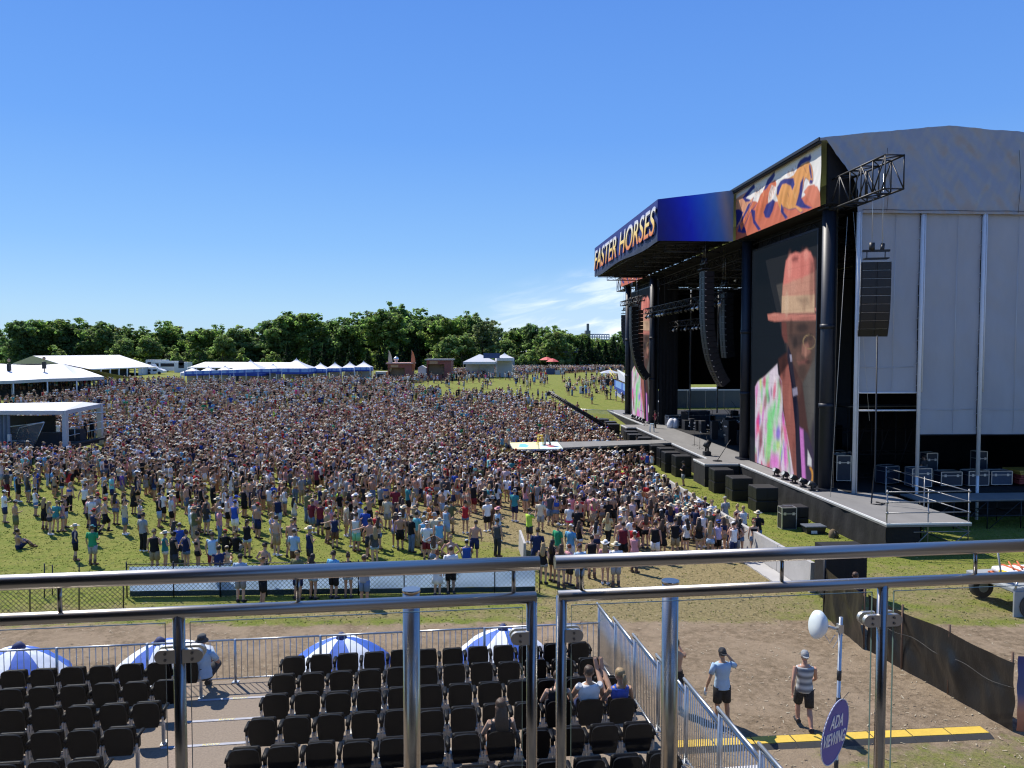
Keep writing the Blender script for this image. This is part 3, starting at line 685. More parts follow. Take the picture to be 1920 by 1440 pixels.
cloth_wall_u(mb, 32.5, 18.63, 20.2, GZS-.1, DZ-.165, .03, 12); cloth_wall_u(mb, 40.2, 22.6, 38, GZS-.1, DZ-.165, .05, 40); cloth_wall(mb, 22.2, 35.6, 40.2, GZS-.1, DZ-.165, .03, 12)  # wing sheet added for the dark of scaffold and shade under the deck
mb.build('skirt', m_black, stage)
# columns
for u in (40.6, 52.6, 79, 91):
    mb = MB(MS); mb.tube([(19.75, u, DZ), (19.75, u, 16.2)], .36, 14); mb.cbox((19.75, u, DZ+.06), (1.0, 1.0, .12)); mb.cbox((19.75, u, 16.25), (.9, .9, .1))
    for z in (5.5, 9.8): mb.tube([(19.75, u, z), (19.75, u, z+.25)], .40, 14)
    mb.build('column', m_blueblack, stage)
for u in (40, 92):
    for v in (34.4,):
        mb = MB(MS); mb.tube([(v, u, DZ), (v, u, 16)], .3, 10); mb.build('column', m_blueblack, stage)
# roof: two slopes with an overhanging front edge
mb = MB(MS)
prof = [(18.7, 19.75), (25.6, 20.45), (36.5, 19.75)]
for (v0, z0), (v1, z1) in zip(prof, prof[1:]):
    mb.add([(v0, 39.6, z0), (v1, 39.6, z1), (v1, 92.4, z1), (v0, 92.4, z0), (v0, 39.6, z0-.14), (v1, 39.6, z1-.14), (v1, 92.4, z1-.14), (v0, 92.4, z0-.14)],
           [(0,1,2,3), (7,6,5,4), (0,4,5,1), (2,6,7,3), (0,3,7,4), (1,5,6,2)])
roof = mb.build('roof', m_tarp, stage)
mb = MB(MS); mb.box((18.62, 39.6, 19.62), (18.69, 92.4, 19.78)); mb.tube([(18.75, 39.7, 19.55), (18.75, 92.3, 19.55)], .09, 6)
mb.tube([(25.6, 39.52, 20.47), (25.6, 39.5, 18.6), (25.75, 39.48, 17.6)], .03, 5)
mb.build('roof_edge', m_dark, roof)
# black ceiling with trusses and rows of lamps
mb = MB(MS); mb.box((19.2, 40, 16.32), (36, 92, 16.40)); mb.build('ceiling_cloth', m_black, stage)
mb = MB(MS)
for v in (20.6, 24.5, 29): mb.truss((v, 41, 15.7), (v, 91, 15.7), .6, .7, .035, 34)
for u in (44.5, 50, 56, 62, 68, 74, 80, 87): mb.truss((20, u, 14.9), (34, u, 14.9), .5, .6, .035, 9)
for u in (56, 66, 76): mb.tube([(17.5, u, 12.2), (17.5, u, 16.2)], .02, 4)
mb.truss((18.6, 54, 12.6), (18.6, 77.5, 12.6), .5, .5, .035, 22)
mb.truss((21.5, 66, 11.3), (21.5, 88, 11.3), .5, .5, .035, 18)
mb.truss((19, 80.5, 14.2), (19, 91, 14.2), .5, .5, .035, 9)
mb.build('lighting_truss', m_dark, stage)
m_par = mat('chrome lamp body', (.55, .55, .57), .3, .8, var=.15)
for (v, z, us) in ((18.6, 12.1, np.arange(54.5, 77.5, 1.05)), (21.5, 10.8, np.arange(66.5, 88, 1.3)), (20.5, 15.1, np.arange(42, 53, 1.1)), (24.5, 15.0, np.arange(53, 80, 1.8))):
    for u in us[:40]:
        u += rng.uniform(-.2, .2); mb = MB(MS); a = rng.uniform(-.5, .5)
        mb.tube([(v, u, z+.28), (v-.02, u, z+.1)], .04, 5); mb.tube([(v, u, z+.1), (v-.22, u+a*.2, z-.22)], [.10, .15], 8)
        o = mb.build('stage_lamp', m_dark if rng.random() < .62 else m_par, stage)
# canopy (front apron roof)
mb = MB(MS)
mb.add([(13.5, 52.7, 16.28), (18.7, 52.7, 16.28), (18.7, 77.9, 16.28), (13.5, 77.9, 16.28), (13.5, 52.7, 19.02), (18.7, 52.7, 19.7), (18.7, 77.9, 19.7), (13.5, 77.9, 19.02)],
       [(0,3,2,1), (4,5,6,7), (1,2,6,5), (0,1,5,4), (2,3,7,6), (3,0,4,7)])
canopy = mb.build('canopy', m_black, stage)
mb = MB(MS)
for v in (13.8, 16, 18.2): mb.tube([(v, 52.8, 16.2), (v, 77.8, 16.2)], .05, 5)
for u in np.arange(53, 78, 1.55): mb.tube([(13.7, u, 16.17), (18.6, u, 16.17)], .035, 5); mb.tube([(13.7, u, 16.1), (16, u+.75, 16.15), (18.6, u, 16.1)], .025, 4)
for u in np.arange(53.5, 78, 3.1): mb.truss((14.2, u, 15.8), (18.2, u, 15.8), .4, .5, .025, 5)
mb.build('canopy_frame', m_dark, canopy)
# printed fascias of the canopy
def sheet_v(v, u0, u1, zt, zb, nu, nv, name, painter, parent, bulge=.12, seed=0., thick=.03):
    """printed sheet on the plane v (its printed side towards the field); zt, zb are functions of s in 0..1 along u"""
    vs = []; U = np.zeros((nv+1, nu+1)); Z = np.zeros((nv+1, nu+1))
    for j in range(nv+1):
        for i in range(nu+1):
            s, t = i/nu, j/nv; u = u0+(u1-u0)*s; z = zb(s)+(zt(s)-zb(s))*t
            w = bulge*(mnoise.noise(Vector((u*.55, z*.5, seed))) + .5*mnoise.noise(Vector((u*1.7+z, z*.5, seed+4))))*math.sin(math.pi*min(1, t*1.0+.08))
            vs.append(S(v + w, u, z)); U[j, i] = u; Z[j, i] = z
    w_ = nu+1; me = bpy.data.meshes.new(name); inv = W[parent].inverted()
    me.from_pydata([tuple(inv @ p) for p in vs], [], [(j*w_+i, (j+1)*w_+i, (j+1)*w_+i+1, j*w_+i+1) for j in range(nv) for i in range(nu)])
    me.polygons.foreach_set('use_smooth', [True]*len(me.polygons)); set_cols(me, painter(U, Z)); me.materials.append(m_print)
    o = bpy.data.objects.new(name, me); COL.objects.link(o); o.parent = parent; W[o] = W[parent].copy(); return o
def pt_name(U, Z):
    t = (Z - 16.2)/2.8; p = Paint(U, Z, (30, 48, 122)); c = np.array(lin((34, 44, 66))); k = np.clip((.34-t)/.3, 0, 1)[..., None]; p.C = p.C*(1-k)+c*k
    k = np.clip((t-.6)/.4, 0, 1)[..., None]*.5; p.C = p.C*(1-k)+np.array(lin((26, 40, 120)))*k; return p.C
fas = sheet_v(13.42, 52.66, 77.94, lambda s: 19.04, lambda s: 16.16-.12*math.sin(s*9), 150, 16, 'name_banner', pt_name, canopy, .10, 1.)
# lettering, fitted to the banner
m_letter, ntl, bl = nt_mat('letter print')
tcl = N(ntl, 'ShaderNodeTexCoord'); sxl = N(ntl, 'ShaderNodeSeparateXYZ'); ntl.links.new(tcl.outputs['Object'], sxl.inputs[0])
mrl = N(ntl, 'ShaderNodeMapRange'); ntl.links.new(sxl.outputs[2], mrl.inputs[0]); mrl.inputs[1].default_value = 16.72-GZS; mrl.inputs[2].default_value = 18.67-GZS
rp = N(ntl, 'ShaderNodeValToRGB'); ntl.links.new(mrl.outputs[0], rp.inputs[0])
rp.color_ramp.elements[0].position = .02; rp.color_ramp.elements[0].color = (*lin((226, 120, 70)), 1)
rp.color_ramp.elements[1].position = .98; rp.color_ramp.elements[1].color = (*lin((176, 190, 232)), 1)
for q, c in ((.3, (246, 190, 96)), (.55, (250, 222, 140)), (.8, (246, 238, 214))):
    e = rp.color_ramp.elements.new(q); e.color = (*lin(c), 1)
ntl.links.new(rp.outputs[0], bl.inputs['Base Color']); bl.inputs['Roughness'].default_value = .6
def text_mesh(body, name, material, parent, org, ax, ay, w, h, shear=0., thick=.02, off=.0, label=None):
    """lettering as a thin mesh: origin lower left, ax to the right, ay up"""
    cu = bpy.data.curves.new(name, 'FONT'); cu.body = body; cu.shear = shear; cu.extrude = .01; cu.offset = off; cu.size = 1.
    to = bpy.data.objects.new(name, cu); COL.objects.link(to); bpy.context.view_layer.update()
    me = bpy.data.meshes.new_from_object(to.evaluated_get(bpy.context.evaluated_depsgraph_get()))
    bpy.data.objects.remove(to); co = np.array([v.co for v in me.vertices]); lo, hi = co.min(0), co.max(0)
    ax, ay, org = Vector(ax), Vector(ay), Vector(org); n = ax.cross(ay).normalized(); inv = W[parent].inverted()
    for v in me.vertices:
        a = (v.co.x-lo[0])/(hi[0]-lo[0])*w; b_ = (v.co.y-lo[1])/(hi[1]-lo[1])*h; d = thick*(1 if v.co.z > 0 else .25)
        v.co = inv @ (org + ax*a + ay*b_ + n*d)
    me.name = name; me.materials.clear(); me.materials.append(material); me.update()
    o = bpy.data.objects.new(name, me); COL.objects.link(o); o.parent = parent; W[o] = W[parent].copy()
    if label: o['label'] = label
    return o
dn = S(0, -1, 0)
text_mesh('FASTER HORSES', 'lettering', m_letter, canopy, S(13.32, 77.5, 16.72), dn, (0, 0, 1), 24.8, 1.9, .28, .04, .004)
m_gold = mat('outline print', lin((30, 34, 96)), .6)
text_mesh('FASTER HORSES', 'lettering_outline', m_gold, canopy, S(13.335, 77.58, 16.66), dn, (0, 0, 1), 24.9, 1.98, .28, .025, .03)
# side fascia of the canopy, dark blue running out to pale orange
def sheet_u(u, v0, v1, zt, zb, nu, nv, name, painter, parent, bulge=.12, seed=0., material=None, flip=False, cut=None, fold=0.):
    vs = []; V = np.zeros((nv+1, nu+1)); Z = np.zeros((nv+1, nu+1))
    for j in range(nv+1):
        for i in range(nu+1):
            s, t = i/nu, j/nv; z = zb(s)+(zt(s)-zb(s))*t; a = v0 if cut is None else cut(z); v = a+(v1-a)*s
            w = bulge*(mnoise.noise(Vector((v*.6, z*.5, seed))) + .6*mnoise.noise(Vector((v*1.5+z*1.2, z*.4-v*.3, seed+4))) + .35*mnoise.noise(Vector((v*3.5-z, z*1.2, seed+8))))
            if fold: w += fold*(math.sin((v-z*.9)*3.1+2*mnoise.noise(Vector((v*.5, z*.4, 2))))*max(0, mnoise.noise(Vector((v*.35, z*.3, 6)))+.15) + .5*abs(mnoise.noise(Vector((v*2.6+z*2.2, z*.5-v*.3, 9)))))
            vs.append(S(v, u + w, z)); V[j, i] = v; Z[j, i] = z
    w_ = nu+1; me = bpy.data.meshes.new(name); inv = W[parent].inverted()
    me.from_pydata([tuple(inv @ p) for p in vs], [], [(j*w_+i, j*w_+i+1, (j+1)*w_+i+1, (j+1)*w_+i) for j in range(nv) for i in range(nu)])
    me.polygons.foreach_set('use_smooth', [True]*len(me.polygons))
    if painter: set_cols(me, painter(V, Z))
    me.materials.append(material or m_print)
    o = bpy.data.objects.new(name, me); COL.objects.link(o); o.parent = parent; W[o] = W[parent].copy(); return o
def pt_side(V, Z):
    s = (V-13.4)/5.4; t = (Z-16.2)/3.; p = Paint(V, Z, (14, 26, 140))
    def ramp(x, pts):
        out = np.zeros(x.shape+(3,))
        for c in range(3): out[..., c] = np.interp(x, [q for q, _ in pts], [lin(k)[c] for _, k in pts])
        return out
    A = ramp(s + .12*(t-.5), [(0, (22, 34, 120)), (.2, (12, 32, 164)), (.42, (12, 46, 216)), (.62, (34, 100, 222)), (.8, (76, 130, 204)), (.93, (150, 152, 164)), (1, (112, 132, 164))])
    p.C = A; return p.C
sheet_u(52.62, 13.42, 18.75, lambda s: 19.04+.68*s, lambda s: 16.2, 40, 24, 'side_banner', pt_side, canopy, .06, 2.)
sheet_u(77.98, 13.42, 18.75, lambda s: 19.04+.68*s, lambda s: 16.2, 20, 10, 'side_banner', pt_side, canopy, .06, 2.)
# horse banners on the roof edge
def z2(l): return [(1400+x/3.429, 220+y/3.429) for x, y in l]
def z1(l): return [(1080+x/3.429, 220+y/3.429) for x, y in l]
def uz(l): return [on_v(x, y, 19.0) for x, y in l]
NAVY = (26, 30, 112); GOLD = (218, 150, 76); ORNG = (206, 112, 70); CREAM = (226, 222, 212); TAN = (214, 150, 112)
HORSES = [
 (z2([(0,620),(60,560),(200,540),(300,560),(460,440),(520,560),(520,620),(300,700),(0,800)]), (198, 104, 72)),
 (z1([(1010,700),(1040,600),(1100,520),(1200,560),(1300,600),(1460,560),(1440,660),(1010,800)]), (198, 104, 72)),
 (z2([(370,480),(400,440),(440,430),(470,470),(505,570),(440,585)]), (206, 118, 84)),
 # left horse and rider-less mane
 (z1([(1025,575),(1030,530),(1060,505),(1100,480),(1130,470),(1150,500),(1130,560),(1095,620),(1060,690),(1030,710),(1012,690)]), TAN),
 (z1([(1010,600),(1050,590),(1080,610),(1060,660),(1030,712),(1008,716)]), NAVY),
 (z1([(1075,520),(1110,470),(1150,425),(1155,450),(1140,490),(1120,540),(1095,545)]), NAVY),
 (z1([(1140,490),(1175,460),(1225,440),(1215,480),(1180,500),(1150,520)]), (238, 232, 220)),
 (z1([(1045,735),(1075,640),(1110,560),(1130,545),(1105,620),(1085,690),(1100,740),(1080,745)]), NAVY),
 (z1([(1060,690),(1100,620),(1150,540),(1170,545),(1120,620),(1090,690),(1070,730)]), ORNG),
 # middle horse
 (z2([(60,600),(90,500),(130,445),(165,415),(188,400),(196,430),(185,470),(160,530),(140,600),(100,650),(70,650)]), (208, 108, 62)),
 (z2([(115,470),(140,400),(165,370),(185,345),(186,375),(172,405),(150,430),(130,462)]), NAVY),
 (z2([(165,435),(192,452),(182,490),(158,540),(140,560),(148,490)]), (240, 226, 210)),
 (z2([(0,520),(40,470),(75,440),(120,440),(110,480),(60,500),(30,530)]), (238, 232, 220)),
 (z2([(110,610),(130,560),(175,525),(185,540),(170,600),(150,645),(130,648),(118,640)]), NAVY),
 (z2([(35,590),(60,600),(55,660),(95,720),(80,728),(45,680)]), NAVY),
 # leading horse
 (z2([(200,470),(215,425),(240,400),(285,385),(315,350),(340,315),(370,295),(402,280),(418,305),(428,350),(430,400),(424,422),(410,424),(398,398),(384,388),(374,410),(368,450),(352,505),(338,558),(366,602),(352,612),(318,582),(275,592),(244,575),(240,602),(266,642),(252,652),(222,602),(204,545),(192,500)]), GOLD),
 (z2([(325,335),(335,300),(350,275),(378,255),(402,252),(414,236),(420,256),(414,280),(392,286),(362,300),(340,325)]), NAVY),
 (z2([(200,450),(222,408),(250,395),(304,390),(314,432),(300,470),(286,440),(262,425),(236,432),(218,470),(206,500),(196,500)]), NAVY),
 (z2([(318,565),(342,480),(352,420),(372,380),(364,450),(356,520),(380,558),(428,582),(404,588),(352,582)]), NAVY),
 (z2([(226,555),(240,570),(244,610),(268,642),(252,654),(224,604)]), NAVY),
 (z2([(252,392),(262,350),(292,338),(330,300),(326,338),(304,372),(280,388)]), (240, 238, 232)),
 (z2([(404,300),(414,310),(424,390),(416,396),(408,350)]), NAVY),
 (z2([(410,400),(428,404),(424,424),(408,424)]), NAVY),
]
def pt_horses(U, Z):
    p = Paint(U, Z, CREAM)
    hr = random.Random(3)
    for k, (pts, c) in enumerate(HORSES):
        q = uz(pts)
        if c in (GOLD, ORNG, TAN) and k > 2: p.poly([(a-.05, b_-.05) for a, b_ in q], NAVY, .04)
        p.poly(q, c, .045)
        if k > 2 and c != NAVY and c != CREAM:       # brushed hatching inside each body
            m_ = poly_cov(U, Z, q, .04)[..., None]; old = p.C.copy(); us = [a for a, _ in q]; zs = [b_ for _, b_ in q]
            for _ in range(26):
                u_, z_ = hr.uniform(min(us), max(us)), hr.uniform(min(zs), max(zs)); L_ = hr.uniform(.2, .6); a_ = hr.uniform(-.5, .9)
                p.poly([(u_, z_), (u_+L_*math.sin(a_), z_+L_), (u_+L_*math.sin(a_)+.06, z_+L_), (u_+.08, z_)], hr.choice([(168, 92, 48), (236, 186, 120), (120, 62, 60)]), .04, .55)
            p.C = old*(1-m_)+p.C*m_
    return p.C
hb = sheet_v(18.95, 40.0, 52.7, lambda s: 19.72-.02*s, lambda s: 16.28, 220, 60, 'horse_banner', pt_horses, stage, .10, 3.)
def pt_horses2(U, Z): return pt_horses(U - 38.9, Z)
sheet_v(18.95, 78.9, 91.6, lambda s: 19.72, lambda s: 16.28, 160, 40, 'horse_banner', pt_horses2, stage, .10, 3.)
# dark end of the roof behind the near banner edge
mb = MB(MS); mb.box((19.3, 39.9, 16.4), (21.2, 40.1, 19.6)); mb.build('end_drape', m_black, stage)
# tarpaulin walls of the near end, with the gable sheet over them
def cutl(z): return float(np.interp(z, [15.86, 17.0, 17.6, 18.4, 19.8, 20.5], [20.72, 20.75, 20.5, 19.85, 18.8, 18.72]))
sheet_u(39.42, 20.7, 36.4, lambda s: 19.74+.72*s/.386 if s < .386 else 20.46-.70*(s-.386)/.614, lambda s: 15.86, 220, 64, 'gable_tarp', None, stage, .14, 5., m_tarp, cut=cutl, fold=.055)
mb = MB(MS)
for (v0, z0, v1, z1) in ((20.9, 16.0, 36.2, 16.0),): mb.tube([(v0+(v1-v0)*k/30, 39.30, z0+.012*math.sin(k*.9)) for k in range(31)], .014, 4)
for v in (22.2, 29.4, 32.6): mb.tube([(v, 39.28, 15.9), (v+.1, 39.27, 17.5), (v-.05, 39.26, 19.2)], .012, 4)
mb.build('seam', m_dark, stage)
bays = [(20.95, 24.25, 6.4), (24.4, 27.65, 4.12), (27.8, 31.05, 4.1), (31.2, 34.4, 4.1)]
for i, (v0, v1, zb) in enumerate(bays):
    sheet_u(39.66, v0, v1, lambda s: 16.1, lambda s, zb=zb: zb, 26, 60, 'wall_tarp', None, stage, .05, 7.+i*3, m_tarp2)
    mb = MB(MS)
    for k in range(16): z_ = zb+.4+k*(15.4-zb)/15; mb.tube([(v0-.02, 39.58, z_), (v0+.12, 39.6, z_-.1)], .012, 4); mb.tube([(v1+.02, 39.58, z_), (v1-.12, 39.6, z_-.1)], .012, 4)
    mb.tube([(v0+.2, 39.60, zb+1.35), ((v0+v1)/2, 39.58, zb+1.3), (v1-.2, 39.60, zb+1.36)], .010, 4); mb.tube([((v0+v1)/2+.25, 39.58, zb+.1), ((v0+v1)/2+.28, 39.58, 15.8)], .008, 4)
    mb.build('lacing', m_silver, stage)
    sheet_u(92.3, v0, v1, lambda s: 16.1, lambda s, zb=(3.9 if i != 2 else 4.5): zb, 20, 30, 'wall_tarp', None, stage, .05, 9.+i*3, m_black)
    mb = MB(MS)
    if i == 0:
        mb.tube([(v0, 39.62, zb-.03), (v1, 39.62, zb-.03)], .05, 6); mb.tube([(v0, 39.62, 5.42), (v1, 39.62, 5.42)], .05, 6)
        mb.build('tarp_rail', m_whitesteel, stage)
    else:
        mb.tube([(v0, 39.62, zb-.03), (v1, 39.62, zb-.03)], .035, 6); mb.build('tarp_rail', m_dark, stage)
for v in (20.83, 24.33, 27.73, 31.13, 34.5):
    mb = MB(MS); mb.tube([(v, 39.55, DZ+.9 if v > 21 else DZ), (v, 39.55, 15.9)], .10, 8)
    mb.tube([(v+.13, 39.5, 6.4 if v > 21 else DZ), (v+.13, 39.5, 15.88)], .035, 6)
    if v > 21: mb.tube([(v, 39.55, GZS), (v, 39.55, DZ+.9)], .08, 6)
    mb.build('wall_post', m_whitesteel, stage)
for v in (20.9, 24.3, 27.7, 31.1):
    mb = MB(MS); mb.tube([(v, 92.2, DZ), (v, 92.2, 15.9)], .10, 8); mb.build('wall_post', m_whitesteel, stage)
# back drapes and inner wings
mb = MB(); cloth_wall(mb, 35.6, 40, 92, DZ, 16.3, .1, 90); mb.build('back_drape', m_black, stage)
mb = MB(); cloth_wall_u(mb, 50, 26, 36, DZ, 16.3, .1, 40); mb.build('wing_drape', m_black, stage)  # first sheet added so the near wing stays dark below the tarps
for q_ in ((53.6, 20.2, 25), (78.2, 20.2, 22.2)): mb = MB(); cloth_wall_u(mb, *q_, DZ, 16.3, .08); mb.build('wing_drape', m_black, stage)
for q_ in ((41, 52.3), (79.3, 90.8)): mb = MB(); cloth_wall(mb, 20.45, *q_, DZ, 16.3, .05); mb.build('wing_drape', m_black, stage)
# guard rail of scaffold tube on the near platform and the scaffold under it
mb = MB(MS)
for v, u in ((18.66, 32.5), (20.55, 32.5), (22.42, 32.5), (22.42, 35.8), (22.42, 39.2)):
    z0 = GZS-.05 if v > 19 else DZ
    mb.tube([(v, u, z0), (v, u, DZ+1.48)], .028, 8)
for z in (DZ+.45, DZ+.92, DZ+1.38):
    mb.tube([(18.6, 32.5, z), (22.5, 32.5, z)], .025, 8); mb.tube([(22.42, 32.4, z), (22.42, 39.2, z)], .025, 8)
    for v in (18.66, 20.55, 22.42): mb.tube([(v, 32.47, z-.05), (v, 32.47, z+.05)], .045, 8)
m_scaf = mat('scaffold tube', (.26, .265, .27), .45, .7, var=.25, scale=8.)
mb.build('guard_rail', m_scaf, stage)
mb = MB(MS)
for z in (DZ-.42, DZ-1.22): mb.tube([(19.9, 32.5, z), (22.5, 32.5, z)], .025, 6); mb.tube([(22.42, 32.5, z), (22.42, 39.2, z)], .025, 6)
mb.tube([(19.95, 32.48, DZ-1.05), (20.55, 32.48, DZ-.45)], .022, 6); mb.tube([(21.2, 32.48, DZ-1.3), (22.42, 32.48, DZ-.45)], .022, 6)
mb.tube([(20.9, 34, GZS), (20.9, 34, DZ)], .025, 6); mb.tube([(22.42, 35.8, GZS), (22.42, 39.2, DZ-.2)], .022, 6)
mb.build('under_scaffold', m_scaf, stage)
# arm truss that carries the near outer speaker hang, its mirror at the far end
for u0, u1 in ((40.2, 34.8), (91.6, 97)):
    mb = MB(MS); mb.truss((20, u0, 16.9), (20, u1, 16.9), .9, 1.55, .05, 5); mb.tube([(20, u0, 17.3), (20, u0, 16)], .06, 6)
    s_ = -1 if u1 < u0 else 1
    mb.tube([(20, 37.3 if s_ < 0 else 94.4, 17.5), (20, 37.3 if s_ < 0 else 94.4, 16.3)], .07, 6); mb.build('arm_truss', m_dark, stage)
mb = MB(MS)
mb.tube([(20.4, 39.9, 15.7), (19.1, 38.6, DZ)], .012, 4); mb.tube([(20.5, 39.5, 15.9), (20.9, 38.2, 5.)], .008, 4)
mb.build('guy_wire', mat('pale rope', (.5, .48, .44), .8), stage)
mb = MB(MS); mb.tube([(20.5, 36.9, 9.4), (20.55, 36.95, 3.), (20.2, 36.6, DZ+.03), (20.5, 36.3, DZ+.03), (20.9, 36.6, DZ+.03), (20.6, 36.9, DZ+.05)], .035, 6); mb.build('cable', m_dark, stage)

# ------------------------------------------------------------------ video screens
def z6(l): return [(1400+x/2.878, 420+y/2.878) for x, y in l]
SV = 19.8
def uzs(l): return [on_v(x, y, SV) for x, y in z6(l)]
def pt_screen(U, Z):
    p = Paint(U, Z, (24, 30, 36))
    q = lambda pts, c, s=.08, o=1.: p.poly(uzs(pts), c, s, o)
    q([(46,150),(400,40),(400,240),(160,330),(46,330)], (18, 26, 33), .3, .8)
    q([(160,330),(400,238),(400,1440),(390,1440),(330,1180),(240,720)], (70, 68, 66), .06)               # grey video layer
    q([(300,700),(400,600),(400,1000),(340,1100)], (96, 94, 92), .5, .7)
    # hat
    q([(205,250),(212,200),(235,165),(265,152),(290,158),(320,140),(345,152),(360,190),(364,240),(360,480),(190,480),(196,330)], (214, 128, 118), .08)
    q([(240,190),(258,172),(278,176),(276,200),(252,206)], (150, 84, 80), .12)
    q([(345,190),(366,200),(368,480),(330,480),(340,300)], (140, 84, 78), .3)
    q([(196,330),(362,262),(364,382),(192,390)], (196, 142, 124), .08)
    q([(190,388),(366,380),(366,478),(188,482)], (200, 168, 140), .06)
    q([(270,400),(330,385),(340,440),(290,430)], (130, 108, 92), .2, .6)
    q([(112,488),(150,480),(230,486),(400,488),(400,522),(230,524),(150,526),(116,518)], (192, 124, 112), .06)
    q([(368,456),(400,452),(400,488),(380,486)], (222, 150, 140), .06)
    # face in shade, spectacles, ear
    q([(196,526),(392,520),(392,640),(370,720),(330,800),(300,860),(262,800),(222,690)], (88, 66, 58), .12)
    q([(188,526),(214,530),(222,640),(206,640),(190,600)], (104, 60, 54), .08)
    q([(230,600),(330,590),(330,650),(250,670)], (66, 52, 48), .15)
    q([(300,650),(330,640),(345,690),(318,722),(296,700)], (140, 100, 88), .12)
    for k in range(16):
        a = k/16*2*math.pi; x, y = 338+34*math.cos(a), 636+38*math.sin(a); x2, y2 = 338+34*math.cos(a+.4), 636+38*math.sin(a+.4)
        q([(x-2,y-2),(x+2,y+2),(x2+2,y2+2),(x2-2,y2-2)], (150, 128, 96), .04)
    q([(270,740),(330,730),(326,752),(280,760)], (120, 76, 70), .1)
    q([(170,730),(222,690),(300,860),(330,1100),(400,1440),(250,1360),(190,900)], (70, 44, 40), .1)
    # chest and tie-dyed shirt
    q([(180,820),(230,750),(250,900),(280,1100),(285,1400),(250,1380),(200,1000)], (150, 92, 84), .1)
    q([(46,880),(60,850),(100,820),(165,755),(170,810),(190,850),(195,1000),(230,1200),(262,1400),(46,1320)], (216, 204, 220), .06)
    q([(285,1090),(330,1130),(385,1300),(385,1430),(290,1400)], (56, 48, 70), .1)
    q([(285,1100),(305,1110),(320,1400),(290,1395)], (196, 120, 200), .1)
    q([(330,1220),(350,1270),(350,1310),(328,1300)], (206, 206, 214), .06)
    rr = random.Random(5)
    pal = [(120, 220, 130), (90, 200, 120), (220, 90, 200), (230, 60, 120), (110, 80, 210), (240, 230, 240), (150, 40, 60), (70, 60, 90), (200, 220, 110), (230, 200, 240)]
    L = uzs([(46,880),(60,850),(100,820),(165,755),(170,810),(190,850),(195,1000),(230,1200),(262,1400),(46,1320)])
    msk = poly_cov(U, Z, L, .08)[..., None]; base = p.C.copy()
    for k in range(130):
        x = rr.uniform(46, 262); y = rr.uniform(830, 1400); u, z = on_v(*z6([(x, y)])[0], SV)
        g = (x-140)/90
        c = pal[0 if abs(g) < .45 and rr.random() < .5 else rr.randrange(len(pal))]
        p.blob(u, z, rr.uniform(.08, .36), rr.uniform(.3, .95), c, rr.uniform(.35, .8), rr.uniform(-.5, .3))
    for (x, y, c, w, h) in ((130,1080,(110,226,130),.6,1.3),(118,1200,(120,210,110),.5,1.2),(170,1130,(110,70,214),.4,.5),(150,1280,(226,80,210),.8,.6),(60,1080,(226,60,120),.3,.9),(75,1160,(120,50,60),.35,1.2),(150,900,(214,60,110),.25,.6),(95,850,(190,60,90),.3,.4),(100,960,(150,90,90),.3,.6)):
        u, z = on_v(*z6([(x, y)])[0], SV); p.blob(u, z, w*.95, h*1.05, c, .75, .2)
    p.C = base*(1-msk)+p.C*msk
    for (x, y, w, h, c, o) in ((232,230,.35,.8,(236,160,146),.6),(320,165,.35,.35,(236,160,146),.6),(300,230,.3,.9,(186,102,94),.5),(350,330,.3,1.2,(128,84,74),.6),(250,340,.5,.5,(206,154,136),.5),(216,430,.3,.8,(214,186,160),.6),(310,440,.3,.5,(160,130,108),.6),(240,560,.25,.6,(64,46,40),.7),(300,560,.9,.3,(44,36,34),.8),(262,640,.3,.35,(40,32,30),.8),(345,610,.3,.25,(52,44,42),.7),(318,690,.16,.3,(176,128,112),.7),(280,720,.4,.4,(118,84,74),.6),(330,745,.4,.12,(58,40,38),.8),(300,800,.6,.5,(56,46,42),.6),(280,880,.4,.6,(96,66,58),.5),(200,780,.3,.8,(48,32,30),.6),(230,960,.25,1.2,(176,112,100),.5),(255,1250,.3,1.2,(112,66,60),.6),(370,760,.6,1.6,(74,72,70),.6),(150,490,.5,.1,(216,150,136),.5),(320,510,1.2,.12,(140,90,82),.6),(360,1150,.3,1.,(40,36,56),.7)):
        u, z = on_v(*z6([(x, y)])[0], SV); p.blob(u, z, w, h, c, o)
    # microphone stand
    q([(222,650),(240,700),(262,850),(280,1000),(300,1400),(270,1380),(262,1100),(240,860),(220,720)], (26, 24, 42), .04)
    q([(232,706),(242,704),(246,740),(236,744)], (150, 148, 170), .04); q([(246,890),(272,880),(276,920),(250,930)], (140, 136, 160), .05)
    for zz in np.arange(1.05, 15.4, .5): p.C *= (1-.09*np.exp(-((Z-zz)/.03)**2))[..., None]
    for uu in np.arange(42.05, 52, .5): p.C *= (1-.09*np.exp(-((U-uu)/.03)**2))[..., None]
    p.C *= (1+.045*np.random.RandomState(2).normal(size=U.shape))[..., None]; p.C = np.clip(p.C, 0, 1)
    for k in range(10):
        a = -1.0+k/10*2.4; x, y = 330+26*math.cos(a), 1360+50*math.sin(a); q([(x-5,y-6),(x+5,y-6),(x+5,y+6),(x-5,y+6)], (196, 140, 60), .04)
    return p.C
